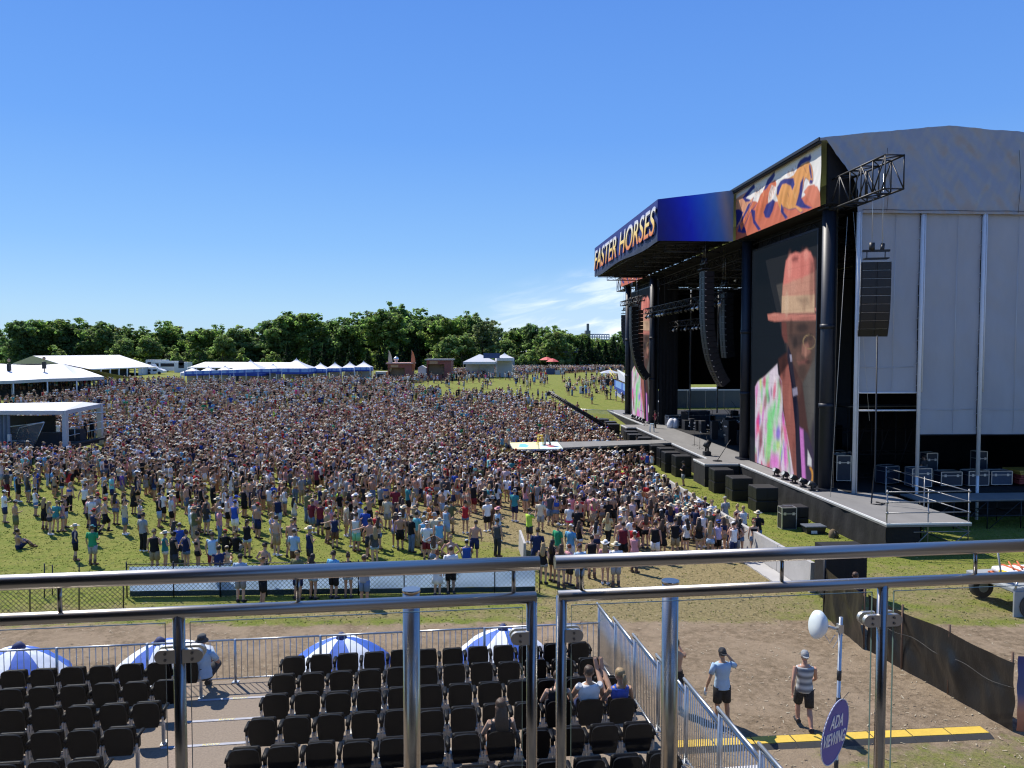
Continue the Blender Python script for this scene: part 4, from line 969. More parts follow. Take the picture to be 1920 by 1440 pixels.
def screen(u0, u1, shift, label):
    t = thing('video_screen', label, 'screen', S(SV, (u0+u1)/2, DZ), ST)
    zb, ztop = 1.05, 15.35; nu, nv = 120, 190
    U, Z = np.meshgrid(np.linspace(u0, u1, nu+1), np.linspace(zb, ztop, nv+1)); C = pt_screen(U-shift, Z)
    me = bpy.data.meshes.new('led_panel'); inv = W[t].inverted(); w_ = nu+1
    me.from_pydata([tuple(inv @ S(SV, U[j, i], Z[j, i])) for j in range(nv+1) for i in range(nu+1)], [], [(j*w_+i, (j+1)*w_+i, (j+1)*w_+i+1, j*w_+i+1) for j in range(nv) for i in range(nu)])
    set_cols(me, C); me.materials.append(m_screen); o = bpy.data.objects.new('led_panel', me); COL.objects.link(o); o.parent = t; W[o] = W[t].copy()
    mb = MB(MS); mb.box((SV+.01, u0-.12, zb-.05), (SV+.35, u1+.12, ztop+.12))
    mb.box((SV-.02, u0-.12, zb), (SV+.01, u0, ztop)); mb.box((SV-.02, u1, zb), (SV+.01, u1+.12, ztop)); mb.box((SV-.02, u0-.12, ztop), (SV+.01, u1+.12, ztop+.12))
    mb.build('housing', m_dark, t); return t
screen(42.05, 51.6, 0, 'tall video screen at the near end showing a performer in a pink hat')
screen(80.3, 89.6, 38.2, 'tall video screen at the far end of the stage, half hidden by hanging speakers')

# ------------------------------------------------------------------ speakers hung in arrays
def line_array(name, label, top, n, w, h, d, curve, face, zz=None, group='curved speaker hangs'):
    """top: (v, u, z) of the upper edge; face: heading of the grilles; curve: last tilt"""
    loc = S(top[0], top[1], top[2]); t = thing(name, label, 'speaker', loc, face, group)
    M = W[t]; z = 0.; y = 0.
    mb = MB(M); mb.cbox((0, .1, .16), (w*.8, d*.8, .06)); mb.tube([(-w*.3, .1, .18), (-w*.3, .1, .5)], .025, 5); mb.tube([(w*.3, .1, .18), (w*.3, .1, .5)], .025, 5)
    mb.cbox((0, .1, .55), (w*.9, .2, .1)); mb.tube([(-.2, .1, .55), (-.2, .1, .95)], .14, 8); mb.tube([(.28, .1, .55), (.34, .2, .9)], .10, 8); mb.build('flying_frame', m_dark, t)
    mb = MB(M); zt = zz if zz else 17.4-top[2]; mb.tube([(-.2, .1, .9), (-.2, .1, zt)], .012, 4); mb.tube([(.28, .1, .9), (.28, .1, zt)], .012, 4); mb.build('chain', m_silver, t)
    for i in range(n):
        a = curve*(i/max(1, n-1))**2.6; ca, sa = math.cos(a), math.sin(a)
        tr = Matrix.Translation((0, y, z)) @ Matrix.Rotation(a, 4, 'X')
        mb = MB(M @ tr)
        # wedge cabinet: grille side at -y
        hw = w/2
        mb.add([(-hw, 0, -h), (hw, 0, -h), (hw*.82, d, -h*.92), (-hw*.82, d, -h*.92), (-hw, 0, -.012), (hw, 0, -.012), (hw*.82, d, -h*.08), (-hw*.82, d, -h*.08)], [(0,3,2,1), (4,5,6,7), (0,1,5,4), (1,2,6,5), (2,3,7,6), (3,0,4,7)])
        c = mb.build('cabinet', m_sub, t)
        g = MB(M @ tr); g.cbox((-hw*.5, -.015, -h/2), (hw*.84, .03, h*.82)); g.cbox((hw*.5, -.015, -h/2), (hw*.84, .03, h*.82)); g.build('grille', m_grille, c)
        g = MB(M @ tr)
        for sx in (-1, 1): g.cbox((sx*(hw+.004), .06, -h*.12), (.02, .07, .05)); g.cbox((sx*(hw*.9), .22, -h*.12), (.02, .10, .04))
        g.cbox((0, -.005, -.004), (w*.9, .012, .006))
        g.build('rigging_plate', m_silver, c)
        z -= h*ca; y -= h*sa*-1 if False else -h*sa
    return t
line_array('line_array', 'short curved black speaker hang on a truss arm before the grey tarps', (20.6, 37.3, 13.05), 9, 1.42, .42, .62, R(22), ST - R(14) , None)
line_array('line_array', 'short curved speaker hang silhouetted against the sky at the far stage end', (20.0, 94.4, 13.05), 9, 1.35, .42, .62, R(24), ST - R(140))
line_array('line_array', 'long straight speaker hang under the near corner of the front canopy', (16.9, 53.6, 14.2), 20, 1.25, .42, .7, R(34), ST - R(90), 16.3-14.2)
line_array('line_array', 'long curved speaker hang under the far corner of the front canopy', (17.4, 79.2, 13.2), 19, 1.25, .42, .7, R(40), ST - R(90), 16.3-13.2)
line_array('line_array', 'straight dark speaker hang set back deeper inside the stage opening', (19.6, 57.2, 13.0), 11, 1.2, .45, .7, R(8), ST - R(90), 16.3-13.0)
line_array('line_array', 'straight speaker hang in front of the far video screen', (18.6, 81.6, 13.0), 14, 1.0, .42, .6, R(4), ST - R(80), 16.3-13.0)

# ------------------------------------------------------------------ subwoofer stacks and things along the stage front
def sub_stack(v, u, w, d, n, hh, label, rz=0., base=None):
    z = GZS if base is None else base
    t = thing('subwoofer_stack', label, 'speaker', S(v, u, z), ST + rz, 'subwoofer stacks along the stage front'); M = W[t]
    for i in range(n):
        mb = MB(M); mb.bbox((0, 0, i*hh+hh/2), (w, d, hh-.015), .025); c = mb.build('cabinet', m_sub, t)
        g = MB(M)
        for sy in (-1, 1): g.cbox((-w/2-.012, sy*d*.245, i*hh+hh/2), (.022, d*.46, hh*.86))
        for sx in (-1, 1): g.cbox((sx*w*.245, -d/2-.012, i*hh+hh/2), (w*.46, .022, hh*.86))
        g.build('grille', m_grille, c)
    return t
names = [(17.35, 38.9, 1.05, .95, 2, .56, 'single tall speaker stack nearest the grey concrete wall'),
         (17.15, 42.7, 1.25, 1.3, 2, .74, 'second wide speaker stack from the near end of the stage'),
         (16.95, 46.0, 1.25, 1.3, 2, .74, 'third speaker stack from the near end of the stage'),
         (16.75, 48.7, 1.25, 1.2, 2, .78, 'speaker stack just short of the near square platform')]
for i, a in enumerate(names): sub_stack(*a)
for i, (u, n) in enumerate(((55.2, 2), (57.2, 2), (59.6, 2), (61.4, 2), (67, 2), (69.6, 2), (72.2, 2), (79.6, 2), (82.4, 2), (85.4, 2))):
    side = 'near' if u < 63 else 'far'
    k = i if u < 63 else i-4
    sub_stack(16.0 - (.25 if i % 2 else 0), u, 1.15, 1.2, n, .78, f'{ordinal(k)} speaker stack beyond the {"near platform" if side == "near" else "catwalk"} along the stage front')
# flight case, plastic box and bag at the near corner
def flight_case(label, c, d, rz, body=(.03, .045, .07), open_=False):
    t = thing('flight_case', label, 'case', c, rz, 'road cases in the stage wings'); M = W[t]
    mb = MB(M); mb.bbox((0, 0, d[2]/2+.1), (d[0], d[1], d[2]), .015); mb.build('shell', mat('case ply %.2f' % body[2], body, .45, var=.2, scale=5.), t)
    mb = MB(M); e = .022
    for sx in (-1, 1):
        for sy in (-1, 1): mb.cbox((sx*d[0]/2, sy*d[1]/2, d[2]/2+.1), (e*2, e*2, d[2]))
    for z in (.1, d[2]*.72+.1, d[2]+.1):
        for sx in (-1, 1): mb.cbox((sx*d[0]/2, 0, z), (e*1.6, d[1], e*1.6)); mb.cbox((0, sx*d[1]/2, z), (d[0], e*1.6, e*1.6))
    for sx in (-.3, .3): mb.cbox((sx*d[0], -d[1]/2-.01, d[2]*.72+.1), (.12, .03, .14))
    mb.build('edge_trim', m_silver, t)
    mb = MB(M)
    for sx in (-1, 1):
        for sy in (-1, 1): mb.tube([(sx*d[0]*.4-.02, sy*d[1]*.38, .05), (sx*d[0]*.4+.02, sy*d[1]*.38, .05)], .05, 8)
    mb.build('castor', m_dark, t); return t
flight_case('black metal-edged cabinet case standing on the grass before the first speaker stack', S(16.6, 38.15, GZS), (.75, .5, 1.1), ST, (.02, .02, .022))
t = thing('storage_tote', 'black plastic tote with grey lid on the grass by the stage skirt', 'box', S(17.5, 37.1, GZS), ST); M = W[t]
mb = MB(M); mb.rings([[(-.42, -.28, 0), (.42, -.28, 0), (.42, .28, 0), (-.42, .28, 0)], [(-.5, -.34, .42), (.5, -.34, .42), (.5, .34, .42), (-.5, .34, .42)]], smooth=False); mb.build('tub', mat('black plastic', (.02, .022, .026), .4), t)
mb = MB(M); mb.bbox((0, 0, .46), (1.06, .72, .07), .02); mb.build('lid', mat('grey lid', (.12, .14, .17), .4), t)
mb = MB(M); mb.cbox((-.1, -.325, .2), (.3, .012, .14), (R(-8), 0, 0)); mb.build('paper_label', mat('paper white', (.75, .75, .72), .8), t)
t = thing('duffel_bag', 'small brown backpack slumped on grass at the corner of the stage', 'bag', S(18.0, 36.0, GZS), ST+.4); M = W[t]
mb = MB(M); mb.ell([(0,0,0,.2,.16),(0,0,.1,.26,.2),(0,.02,.3,.24,.18),(0,.04,.46,.16,.12),(0,.05,.52,.05,.04)], 12); mb.build('body', mat('brown canvas', (.16, .115, .06), .9, bump=.5), t)
mb = MB(M); mb.tube([(-.1,-.16,.1),(-.12,-.22,.25),(-.08,-.14,.45)], .02, 5); mb.tube([(.1,-.16,.1),(.12,-.22,.25),(.08,-.14,.45)], .02, 5); mb.build('strap', m_dark, t)
# footlights on the deck edge
for i, u in enumerate([40.4, 41.5, 42.7, 43.9, 45.2, 79.6, 80.9, 82.2, 83.5, 84.8]):
    t = thing('footlight', f'{ordinal(i % 5)} black spotlight on the deck edge below the {"near" if u < 60 else "far"} video screen', 'stage light', S(18.95, u, DZ), ST + R(rng.uniform(-20, 20)), 'floor spotlights along the deck edge'); M = W[t]
    mb = MB(M); mb.cbox((0, 0, .04), (.32, .32, .08)); mb.cbox((0, -.17, .22), (.08, .03, .34)); mb.cbox((0, .17, .22), (.08, .03, .34)); mb.build('yoke', m_dark, t)
    mb = MB(M); mb.tube([(-.16, 0, .42), (.1, 0, .30), (.22, 0, .26)], [.15, .17, .10], 10); c = mb.build('head', m_sub, t)
    mb = MB(M); mb.tube([(-.17, 0, .425), (-.16, 0, .42)], .13, 10); mb.build('lens', m_lamp, c)
# low platform gear, monitors, mic stands, drums inside the opening
def mic_stand(v, u, label):
    t = thing('microphone_stand', label, 'microphone stand', S(v, u, DZ), ST, 'microphone stands on the deck'); M = W[t]
    mb = MB(M); mb.tube([(0,0,.02),(0,0,1.3)], .015, 5); mb.tube([(0,0,1.3),(-.35,0,1.55)], .012, 5)
    for k in range(3): a = k*2.09; mb.tube([(0,0,.12),(.3*math.cos(a),.3*math.sin(a),.02)], .012, 4)
    mb.build('stand', m_dark, t); mb = MB(M); mb.tube([(-.35,0,1.55),(-.5,0,1.6)], [.022,.03], 6); mb.build('microphone', m_silver, t)
for i, (v, u) in enumerate(((18.4, 76.6), (18.5, 60.2), (18.3, 58.2), (18.0, 55.6))): mic_stand(v, u, f'black microphone stand, {ordinal(i)} from the far end of the deck')
t = thing('round_base_stand', 'black round-based boom stand on the near square platform', 'stand', S(17.5, 51.7, DZ), ST); M = W[t]
mb = MB(M); mb.tube([(0,0,.0),(0,0,.05)], .32, 14); mb.build('base', m_dark, t); mb = MB(M); mb.tube([(0,0,.05),(.8,-.3,1.5)], .025, 6); mb.build('boom', m_dark, t)
t = thing('spotlight', 'black moving-head lamp on the deck edge near the square platform', 'stage light', S(17.7, 54.6, DZ), ST); M = W[t]
mb = MB(M); mb.bbox((0,0,.15),(.5,.5,.3),.03); mb.build('base', m_sub, t); mb = MB(M); mb.cbox((0,-.27,.55),(.12,.06,.6)); mb.cbox((0,.27,.55),(.12,.06,.6)); mb.build('yoke', m_dark, t); mb = MB(M); mb.tube([(-.15,0,.6),(.0,0,.8),(.18,0,1.05)],[.2,.24,.18],12); mb.build('head', m_sub, t)
def drum_kit():
    t = thing('drum_kit', 'drum kit with dark shells on a riser inside the stage', 'drum kit', S(24.5, 66, DZ), ST); M = W[t]
    mb = MB(M); mb.box((-1.6,-1.8,0),(1.6,1.8,.5)); mb.build('riser', m_black, t)
    sh = mat('drum shell', (.05, .02, .02), .25, var=.1); hd = mat('drum head', (.75, .73, .66), .5)
    def drum(c, r, h, ax):
        a = Vector(ax).normalized(); c = Vector(c); mb = MB(M); mb.tube([c-a*h/2, c+a*h/2], r, 16); d = mb.build('drum', sh, t)
        mb = MB(M); mb.tube([c+a*h/2, c+a*(h/2+.01)], r*.95, 16); mb.build('drum_head', hd, d)
    drum((-.5,0,.82), .3, .5, (-1,0,0)); drum((-.3,.35,1.3), .17, .25, (-.4,0,1)); drum((-.3,-.35,1.3), .17, .25, (-.4,0,1)); drum((.1,-.8,.95), .22, .4, (0,0,1)); drum((.1,.6,1.1), .18, .16, (0,0,1))
    for y, z in ((.95,1.7),(-.95,1.75),(-1.2,1.4)):
        mb = MB(M); mb.tube([(0,y,z),(0,y,z+.012)], .24, 16); mb.tube([(0,y,.5),(0,y,z)], .012, 5); mb.build('cymbal', mat('brass cymbal', (.5,.36,.12), .3, .9), t)
drum_kit()
def amp(v, u, label, c=(.03,.03,.035), emblem=False):
    t = thing('amplifier', label, 'amplifier', S(v, u, DZ), ST, 'amplifiers on the stage'); M = W[t]
    mb = MB(M); mb.bbox((0,0,.55),(.5,.8,1.1),.03); mb.build('cabinet', mat('amp tolex', c, .6), t)
    mb = MB(M); mb.cbox((-.255,0,.45),(.02,.7,.75)); mb.build('grille', m_grille, t)
    if emblem:
        mb = MB(M)
        for k in range(24):
            a0 = k/24*2*math.pi; a1 = (k+1)/24*2*math.pi
            mb.tube([(-.275,.3*math.cos(a0),.55+.3*math.sin(a0)),(-.275,.3*math.cos(a1),.55+.3*math.sin(a1))], .022, 4)
        mb.tube([(-.275,-.15,.35),(-.275,0,.75),(-.275,.15,.35)], .02, 4); mb.build('emblem', mat('white print', (.7,.7,.7), .6), t)
amp(22.0, 72.6, 'black amplifier with a white ring emblem left of the drum kit', emblem=True)
amp(22.3, 70.2, 'plain black amplifier between the ring emblem and the drum kit'); amp(22.4, 61, 'plain black amplifier on the near side of the drum kit')
for i, (v, u, w, h) in enumerate(((21.2, 76.2, 1.4, 1.0), (23.5, 75.5, 2.2, 1.5), (22.6, 58, 1.5, 1.1), (26, 71, 2.0, 1.3), (26, 62, 1.8, 1.4))):
    flight_case(f'{ordinal(i)} road case in the shade of the stage opening, counted from its far end', S(v, u, DZ), (w, .8, h), ST+R(rng.uniform(-10,10)), (.05,.055,.07))
t = thing('bar_stool', 'pale blue wooden stool on the sunlit deck', 'stool', S(17.7, 70.9, DZ), ST); M = W[t]; bl_ = mat('pale blue paint', (.35,.5,.62), .5)
mb = MB(M); mb.tube([(0,0,.72),(0,0,.78)], .2, 14); mb.build('seat', bl_, t)
for sx in (-1,1):
    for sy in (-1,1): mb = MB(M); mb.tube([(sx*.12,sy*.12,.72),(sx*.2,sy*.2,0)], .025, 6); mb.build('leg', bl_, t)
t = thing('towel_pile', 'heap of crumpled white cloth on a case at the far side of the deck', 'cloth', S(20.6, 74.6, DZ), ST); M = W[t]
mb = MB(M)
for k in range(4):
    x, y = rng.uniform(-.5,.5), rng.uniform(-.7,.7); mb.ell([(x,y,.0,.35,.4),(x,y,.35,.42,.45),(x+.05,y,.75,.3,.3),(x,y,.95,.1,.1)], 10)
mb.build('cloth', mat('white cloth', (.7,.7,.72), .9, bump=.6, bscale=5.), t)
# more backline in the shade of the opening
gk = random.Random(12)
for k in range(16):
    v, u = gk.uniform(21.3, 30), gk.uniform(56, 77)
    t = thing('equipment_rack', f'dark equipment rack in the shaded stage opening, {ordinal(k)} counted at random' if False else f'dark equipment rack in the shaded stage opening, {ordinal(k)} from the far end', 'rack', S(v, 77-k*1.35, DZ), ST+gk.uniform(-.3, .3), 'racks in the stage opening'); M = W[t]; h_ = gk.uniform(.8, 2.0)
    mb = MB(M); mb.bbox((0, 0, h_/2), (gk.uniform(.5, 1.1), gk.uniform(.5, 1.0), h_), .02); mb.build('cabinet', m_sub, t)
    mb = MB(M); mb.cbox((-.5, 0, h_*.75), (.03, .4, .12)); mb.cbox((-.5, .1, h_*.4), (.03, .25, .05)); mb.build('panel_light', m_silver, t)
    mb = MB(M); mb.tube([(0, 0, h_), (.1, 0, h_+gk.uniform(.3, .9)), (-.3, .1, h_+gk.uniform(.5, 1.0))], .02, 5); mb.build('boom_arm', m_dark, t)
# cases, racks and ramps seen under the side tarps
k = 0
for (v, u, d, rz) in ((20.9, 43.5, (.9,.7,1.75), .1), (22.0, 43.2, (.8,.7,1.45), -.1), (24.2, 42.2, (1.0,.7,.95), .3), (25.3, 41.0, (1.1,.7,1.0), 0), (27.2, 41.3, (1.2,.7,.75), 0), (28.7, 41.2, (1.2,.7,.8), .05), (30.2, 41.4, (1.2,.7,.75), 0), (27.9, 44.2, (.7,.6,1.4), .1), (30.9, 44., (.6,.6,1.5), 0), (23.3, 46.5, (1.6,.8,1.2), .2)):
    flight_case(f'dark metal-edged road case under the grey tarps, {ordinal(k)} from the stage column', S(v, u, DZ), d, ST+rz, (.02,.032,.055) if k % 3 else (.03,.06,.11)); k += 1
t = thing('pallet_stack', 'stack of yellow and red platforms under the right grey tarp', 'platforms', S(32.6, 41.5, DZ), ST); M = W[t]
for i in range(6):
    mb = MB(M); mb.bbox((rng.uniform(-.05,.05), 0, .2+i*.13), (3.0, 1.4, .11), .01); mb.build('panel', mat('yellow panel', (.42,.28,.05), .6) if i >= 4 else mat('red panel', (.25,.035,.03), .6), t)
def rig(name, label, lo, hi, cols, rows, M):
    t = thing(name, label, 'scaffold', M @ Vector((lo[0], lo[1], lo[2])), ST); mb = MB(M)
    for i in range(cols+1):
        v = lo[0]+(hi[0]-lo[0])*i/cols
        for u in (lo[1], hi[1]):
            mb.tube([(v,u,lo[2]),(v,u,hi[2])], .03, 5)
        for j in range(rows+1):
            z = lo[2]+(hi[2]-lo[2])*j/rows; mb.tube([(v,lo[1],z),(v,hi[1],z)], .025, 5)
    for j in range(rows+1):
        z = lo[2]+(hi[2]-lo[2])*j/rows
        for u in (lo[1], hi[1]): mb.tube([(lo[0],u,z),(hi[0],u,z)], .025, 5)
    for i in range(cols): v = lo[0]+(hi[0]-lo[0])*i/cols; v2 = lo[0]+(hi[0]-lo[0])*(i+1)/cols; mb.tube([(v,lo[1],lo[2]),(v2,lo[1],hi[2])], .02, 5)
    mb.build('frame', m_dark, t)
    mb = MB(M); mb.box((lo[0],lo[1],hi[2]+.03),(hi[0],hi[1],hi[2]+.09)); mb.build('platform', m_deck, t)
rig('scaffold_platform', 'dark scaffold platform under the side tarps at the right edge', (23.2, 37.4, GZS), (34, 39.2, DZ-.1), 6, 2, MS)
rig('scaffold_rack', 'dark scaffold rack in the wing behind the white posts', (23.0, 44.5, DZ), (27.5, 46, 5.2), 3, 3, MS)
# catwalk and the square end of it
rw = thing('catwalk', 'long low black catwalk running out from the stage into the crowd', 'catwalk', P(1100, 835, GZS), ST)
A = [P(1258, 830, DZ), P(1241, 824.6, DZ), P(1045, 828.6, DZ), P(1056, 839.3, DZ)]
def slab(mb, q, th):
    k = len(q); mb.add([Vector(p) for p in q] + [Vector(p)-Vector((0,0,th)) for p in q], [list(range(k)), list(range(2*k-1, k-1, -1))] + [(i, i+k, (i+1)%k+k, (i+1)%k) for i in range(k)])
mb = MB(); slab(mb, A, .14); mb.build('deck', m_deck, rw)
mb = MB(); slab(mb, [p - Vector((0,0,.145)) + (Vector((0,0,0))) for p in A], 1.6); mb.build('skirt', m_black, rw)
B_ = [P(1056, 841, DZ+.01), P(1045, 828.4, DZ+.01), P(956, 830, DZ+.01), P(963, 842.4, DZ+.01)]
mb = MB(); slab(mb, B_, .12); eb = mb.build('end_platform', m_white_edge, rw)
c0 = sum(B_, Vector())/4
mb = MB(); slab(mb, [c0 + (p-c0)*.97 - Vector((0,0,.13)) for p in B_], 1.55); mb.build('skirt', m_black, rw)
nu, nv = 60, 50; me = bpy.data.meshes.new('painted_mat'); inv = W[rw].inverted(); w_ = nu+1
pts = [(B_[3]*(1-i/nu)+B_[0]*(i/nu))*(1-j/nv) + (B_[2]*(1-i/nu)+B_[1]*(i/nu))*(j/nv) + Vector((0,0,.006)) for j in range(nv+1) for i in range(nu+1)]
me.from_pydata([tuple(inv @ p) for p in pts], [], [(j*w_+i, j*w_+i+1, (j+1)*w_+i+1, (j+1)*w_+i) for j in range(nv) for i in range(nu)])
Xp, Yp = np.meshgrid(np.linspace(0, 1, nu+1), np.linspace(0, 1, nv+1)); pp = Paint(Xp, Yp, (244, 236, 168))
pp.poly([(.55,0),(1,0),(1,1),(.62,1)], (206, 238, 240), .02); pp.poly([(.12,.3),(.28,.2),(.36,.45),(.3,.8),(.18,.75)], (110, 190, 210), .02); pp.blob(.8, .35, .1, .2, (214, 60, 70), .9); pp.blob(.74, .6, .05, .16, (226, 90, 90), .7)
pp.poly([(.5,0),(.52,0),(.6,1),(.58,1)], (60, 90, 110), .01)
set_cols(me, pp.C); me.materials.append(m_print); o = bpy.data.objects.new('painted_mat', me); COL.objects.link(o); o.parent = rw; W[o] = W[rw].copy()
t = thing('yellow_stool', 'yellow wooden stool on the painted end of the catwalk', 'stool', P(1013, 834, DZ+.01), .2); M = W[t]; yl = mat('yellow paint', (.75,.55,.06), .5)
mb = MB(M); mb.tube([(0,0,.74),(0,0,.8)], .24, 14); mb.build('seat', yl, t)
for sx in (-1,1):
    for sy in (-1,1): mb = MB(M); mb.tube([(sx*.14,sy*.14,.74),(sx*.24,sy*.24,0)], .03, 6); mb.build('leg', yl, t)
mb = MB(M)
for z in (.25,.5): mb.tube([(-.2,-.2,z),(.2,-.2,z),(.2,.2,z),(-.2,.2,z),(-.2,-.2,z)], .018, 4)
mb.build('stretcher', yl, t)
# camera crane
a_ = PD(1137, 800, 76.); b_ = PD(1028, 735, 77.5)
t = thing('camera_crane', 'long black camera crane reaching up over the crowd beside the stage', 'camera crane', (a_.x, a_.y, gzf(a_.x, a_.y)), 0)
mb = MB(); mb.truss(a_ + (a_-b_)*.12, b_, .28, .28, .05, 12); mb.tube([a_ + (a_-b_)*.1, b_], .11, 8); mb.build('arm', m_dark, t)
mb = MB(); g = Vector((a_.x, a_.y, gzf(a_.x, a_.y))); mb.tube([a_, g], .12, 8)
for k in range(3): mb.tube([g+Vector((0,0,.8)), g+Vector((.8*math.cos(k*2.1),.8*math.sin(k*2.1),0))], .05, 6)
mb.build('tripod', m_dark, t); mb = MB(); mb.cbox(b_+Vector((0,0,-.2)), (.3,.5,.35)); mb.build('camera', m_dark, t)
# ------------------------------------------------------------------ foreground: guard rail of the viewing deck
m_inox = mat('brushed stainless', (.44, .425, .40), .27, 1., var=.10, scale=3., bump=.006, bscale=60., stretch=(1., 1., 30.))
m_inox_h = mat('brushed stainless rail', (.55, .52, .475), .33, 1., var=.10, scale=3., bump=.03, bscale=40., stretch=(.3, 30., 30.))
m_cast = mat('cast stainless clamp', (.55, .54, .52), .42, .9, var=.1, scale=20.)
m_bolt = mat('bolt', (.2, .2, .2), .4, .9)
def glass_mat():
    m, nt, b = nt_mat('guard glass'); nt.nodes.remove(b); out = nt.nodes['Material Output']
    tr = N(nt, 'ShaderNodeBsdfTransparent'); tr.inputs[0].default_value = (.93, .955, .95, 1)
    gl = N(nt, 'ShaderNodeBsdfGlossy'); gl.inputs['Roughness'].default_value = .03
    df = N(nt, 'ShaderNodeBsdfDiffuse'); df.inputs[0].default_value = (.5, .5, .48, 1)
    fr = N(nt, 'ShaderNodeFresnel'); fr.inputs[0].default_value = 1.5
    mx = N(nt, 'ShaderNodeMixShader'); nt.links.new(fr.outputs[0], mx.inputs[0]); nt.links.new(tr.outputs[0], mx.inputs[1]); nt.links.new(gl.outputs[0], mx.inputs[2])
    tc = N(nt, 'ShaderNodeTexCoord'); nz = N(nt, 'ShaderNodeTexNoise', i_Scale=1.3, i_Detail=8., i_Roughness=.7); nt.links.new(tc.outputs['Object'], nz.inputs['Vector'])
    mr = N(nt, 'ShaderNodeMapRange'); mr.inputs[1].default_value = .45; mr.inputs[2].default_value = .8; mr.inputs[3].default_value = .001; mr.inputs[4].default_value = .012  # faint diffuse film, put in for haze and reflections on the panes
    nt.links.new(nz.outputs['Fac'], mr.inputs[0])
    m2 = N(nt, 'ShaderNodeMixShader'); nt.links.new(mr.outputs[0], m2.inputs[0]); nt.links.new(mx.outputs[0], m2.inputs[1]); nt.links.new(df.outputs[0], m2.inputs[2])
    nt.links.new(m2.outputs[0], out.inputs['Surface']); return m
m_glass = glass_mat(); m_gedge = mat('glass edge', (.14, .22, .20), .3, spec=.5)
FL = CAMZ - 1.86                                        # floor of the viewing deck
RB = None
def rail_pt(px, py, D0=2.78):
    """point on the upright plane of the rail: it runs along the rows of seats"""
    d = ray(px, py); n = Vector((-math.sin(GT), math.cos(GT), 0)); t = D0 / d.dot(n); p = d * t
    return p.x*math.cos(GT) + p.y*math.sin(GT), CAMZ + p.z
HZ = rail_pt(1000, 1056)[1]; LZ = rail_pt(1000, 1120)[1]; BR = 2.78
def panel_rail(a0, a1, inner_left, label, studs, posts):
    t = thing('guard_rail', label, 'railing', G((a0+a1)/2, BR, FL), GT, 'stainless guard rail sections of the viewing deck')
    mb = MB(MG); mb.tube([(a0, BR, HZ), (a1, BR, HZ)], .026, 20); mb.build('handrail', m_inox_h, t)
    e0, e1 = (a0-.2 if inner_left else a0+.035), (a1-.035 if not inner_left else a1+.2)
    if inner_left: lo, hi = a0+.012, a1
    else: lo, hi = a0, a1-.012
    mb = MB(MG); mb.tube([(lo, BR, LZ), (hi, BR, LZ)], .0215, 16); mb.build('lower_rail', m_inox_h, t)
    for a in studs: mb = MB(MG); mb.tube([(a, BR, LZ+.015), (a, BR, HZ-.02)], .0075, 10); mb.build('stud', m_inox, t)
    for a in posts:
        mb = MB(MG); mb.tube([(a, BR, FL-.2), (a, BR, LZ)], .0205, 16); p = mb.build('post', m_inox, t)
    return t
aL = lambda x, y=1120: rail_pt(x, y)[0]
GLL = panel_rail(-2.9, aL(1011), False, 'left stainless guard rail section with gap at its right end', [aL(112), aL(559), aL(963)], [aL(338, 1300), aL(997, 1300)])
GLR = panel_rail(aL(1040), 3.2, True, 'right stainless guard rail section in front of the stage', [aL(1090, 1085), aL(1466, 1070), aL(1829, 1055)], [aL(1052, 1300), aL(1651, 1300)])
# clamps and panes
def clamp(parent, a, z, side):
    mb = MB(MG); s_ = side; w = .062
    pts = [(a + s_*(.012 + w*x), BR + .0 + y, z) for x, y in ((0, 0), (1, 0))]
    prof = []
    for k in range(13):
        g = -math.pi/2 + math.pi*k/12; prof.append((.045*s_ + .024*math.cos(g)*s_, .024*math.sin(g)))
    prof = [(0, -.024)] + prof + [(0, .024)]
    o = G(a + s_*.012, BR - .02, z); ax = G(1, 0) ; mb2 = MB()
    mb2.prism(prof if s_ > 0 else prof[::-1], o, ax, (0, 0, 1), -.016 if True else .016); 
    mb2.prism(prof if s_ > 0 else prof[::-1], G(a + s_*.012, BR + .018, z), ax, (0, 0, 1), -.016)
    c = mb2.build('glass_clamp', m_cast, parent)
    for dz in (-.011, .011):
        q = MB(MG); q.tube([(a+s_*.045, BR-.0205, z+dz), (a+s_*.045, BR-.0235, z+dz)], .005, 8); q.build('bolt', m_bolt, c)
for par, lst in ((GLL, ((338, 1227, 1), (338, 1227, -1), (997, 1193, -1))), (GLR, ((1052, 1190, 1), (1651, 1161, 1), (1651, 1161, -1)))):
    for x, y, s_ in lst: a, z = rail_pt(x, y); clamp(par, a, z, s_)
def pane(parent, a0, a1):
    z1 = rail_pt(1000, 1138)[1]; z0 = FL + .08
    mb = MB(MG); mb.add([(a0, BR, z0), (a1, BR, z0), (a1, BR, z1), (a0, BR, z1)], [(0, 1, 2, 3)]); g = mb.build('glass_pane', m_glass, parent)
    mb = MB(MG); e = .0009
    mb.box((a0-e, BR-.004, z0), (a0, BR+.004, z1+e)); mb.box((a1, BR-.004, z0), (a1+e, BR+.004, z1+e)); mb.box((a0, BR-.004, z1), (a1, BR+.004, z1+e)); mb.build('pane_edge', m_gedge, g)
pane(GLL, -2.9, aL(312, 1300)); pane(GLL, aL(359, 1300), aL(979, 1300)); pane(GLR, aL(1071, 1300), aL(1631, 1300)); pane(GLR, aL(1672, 1300), 3.2)
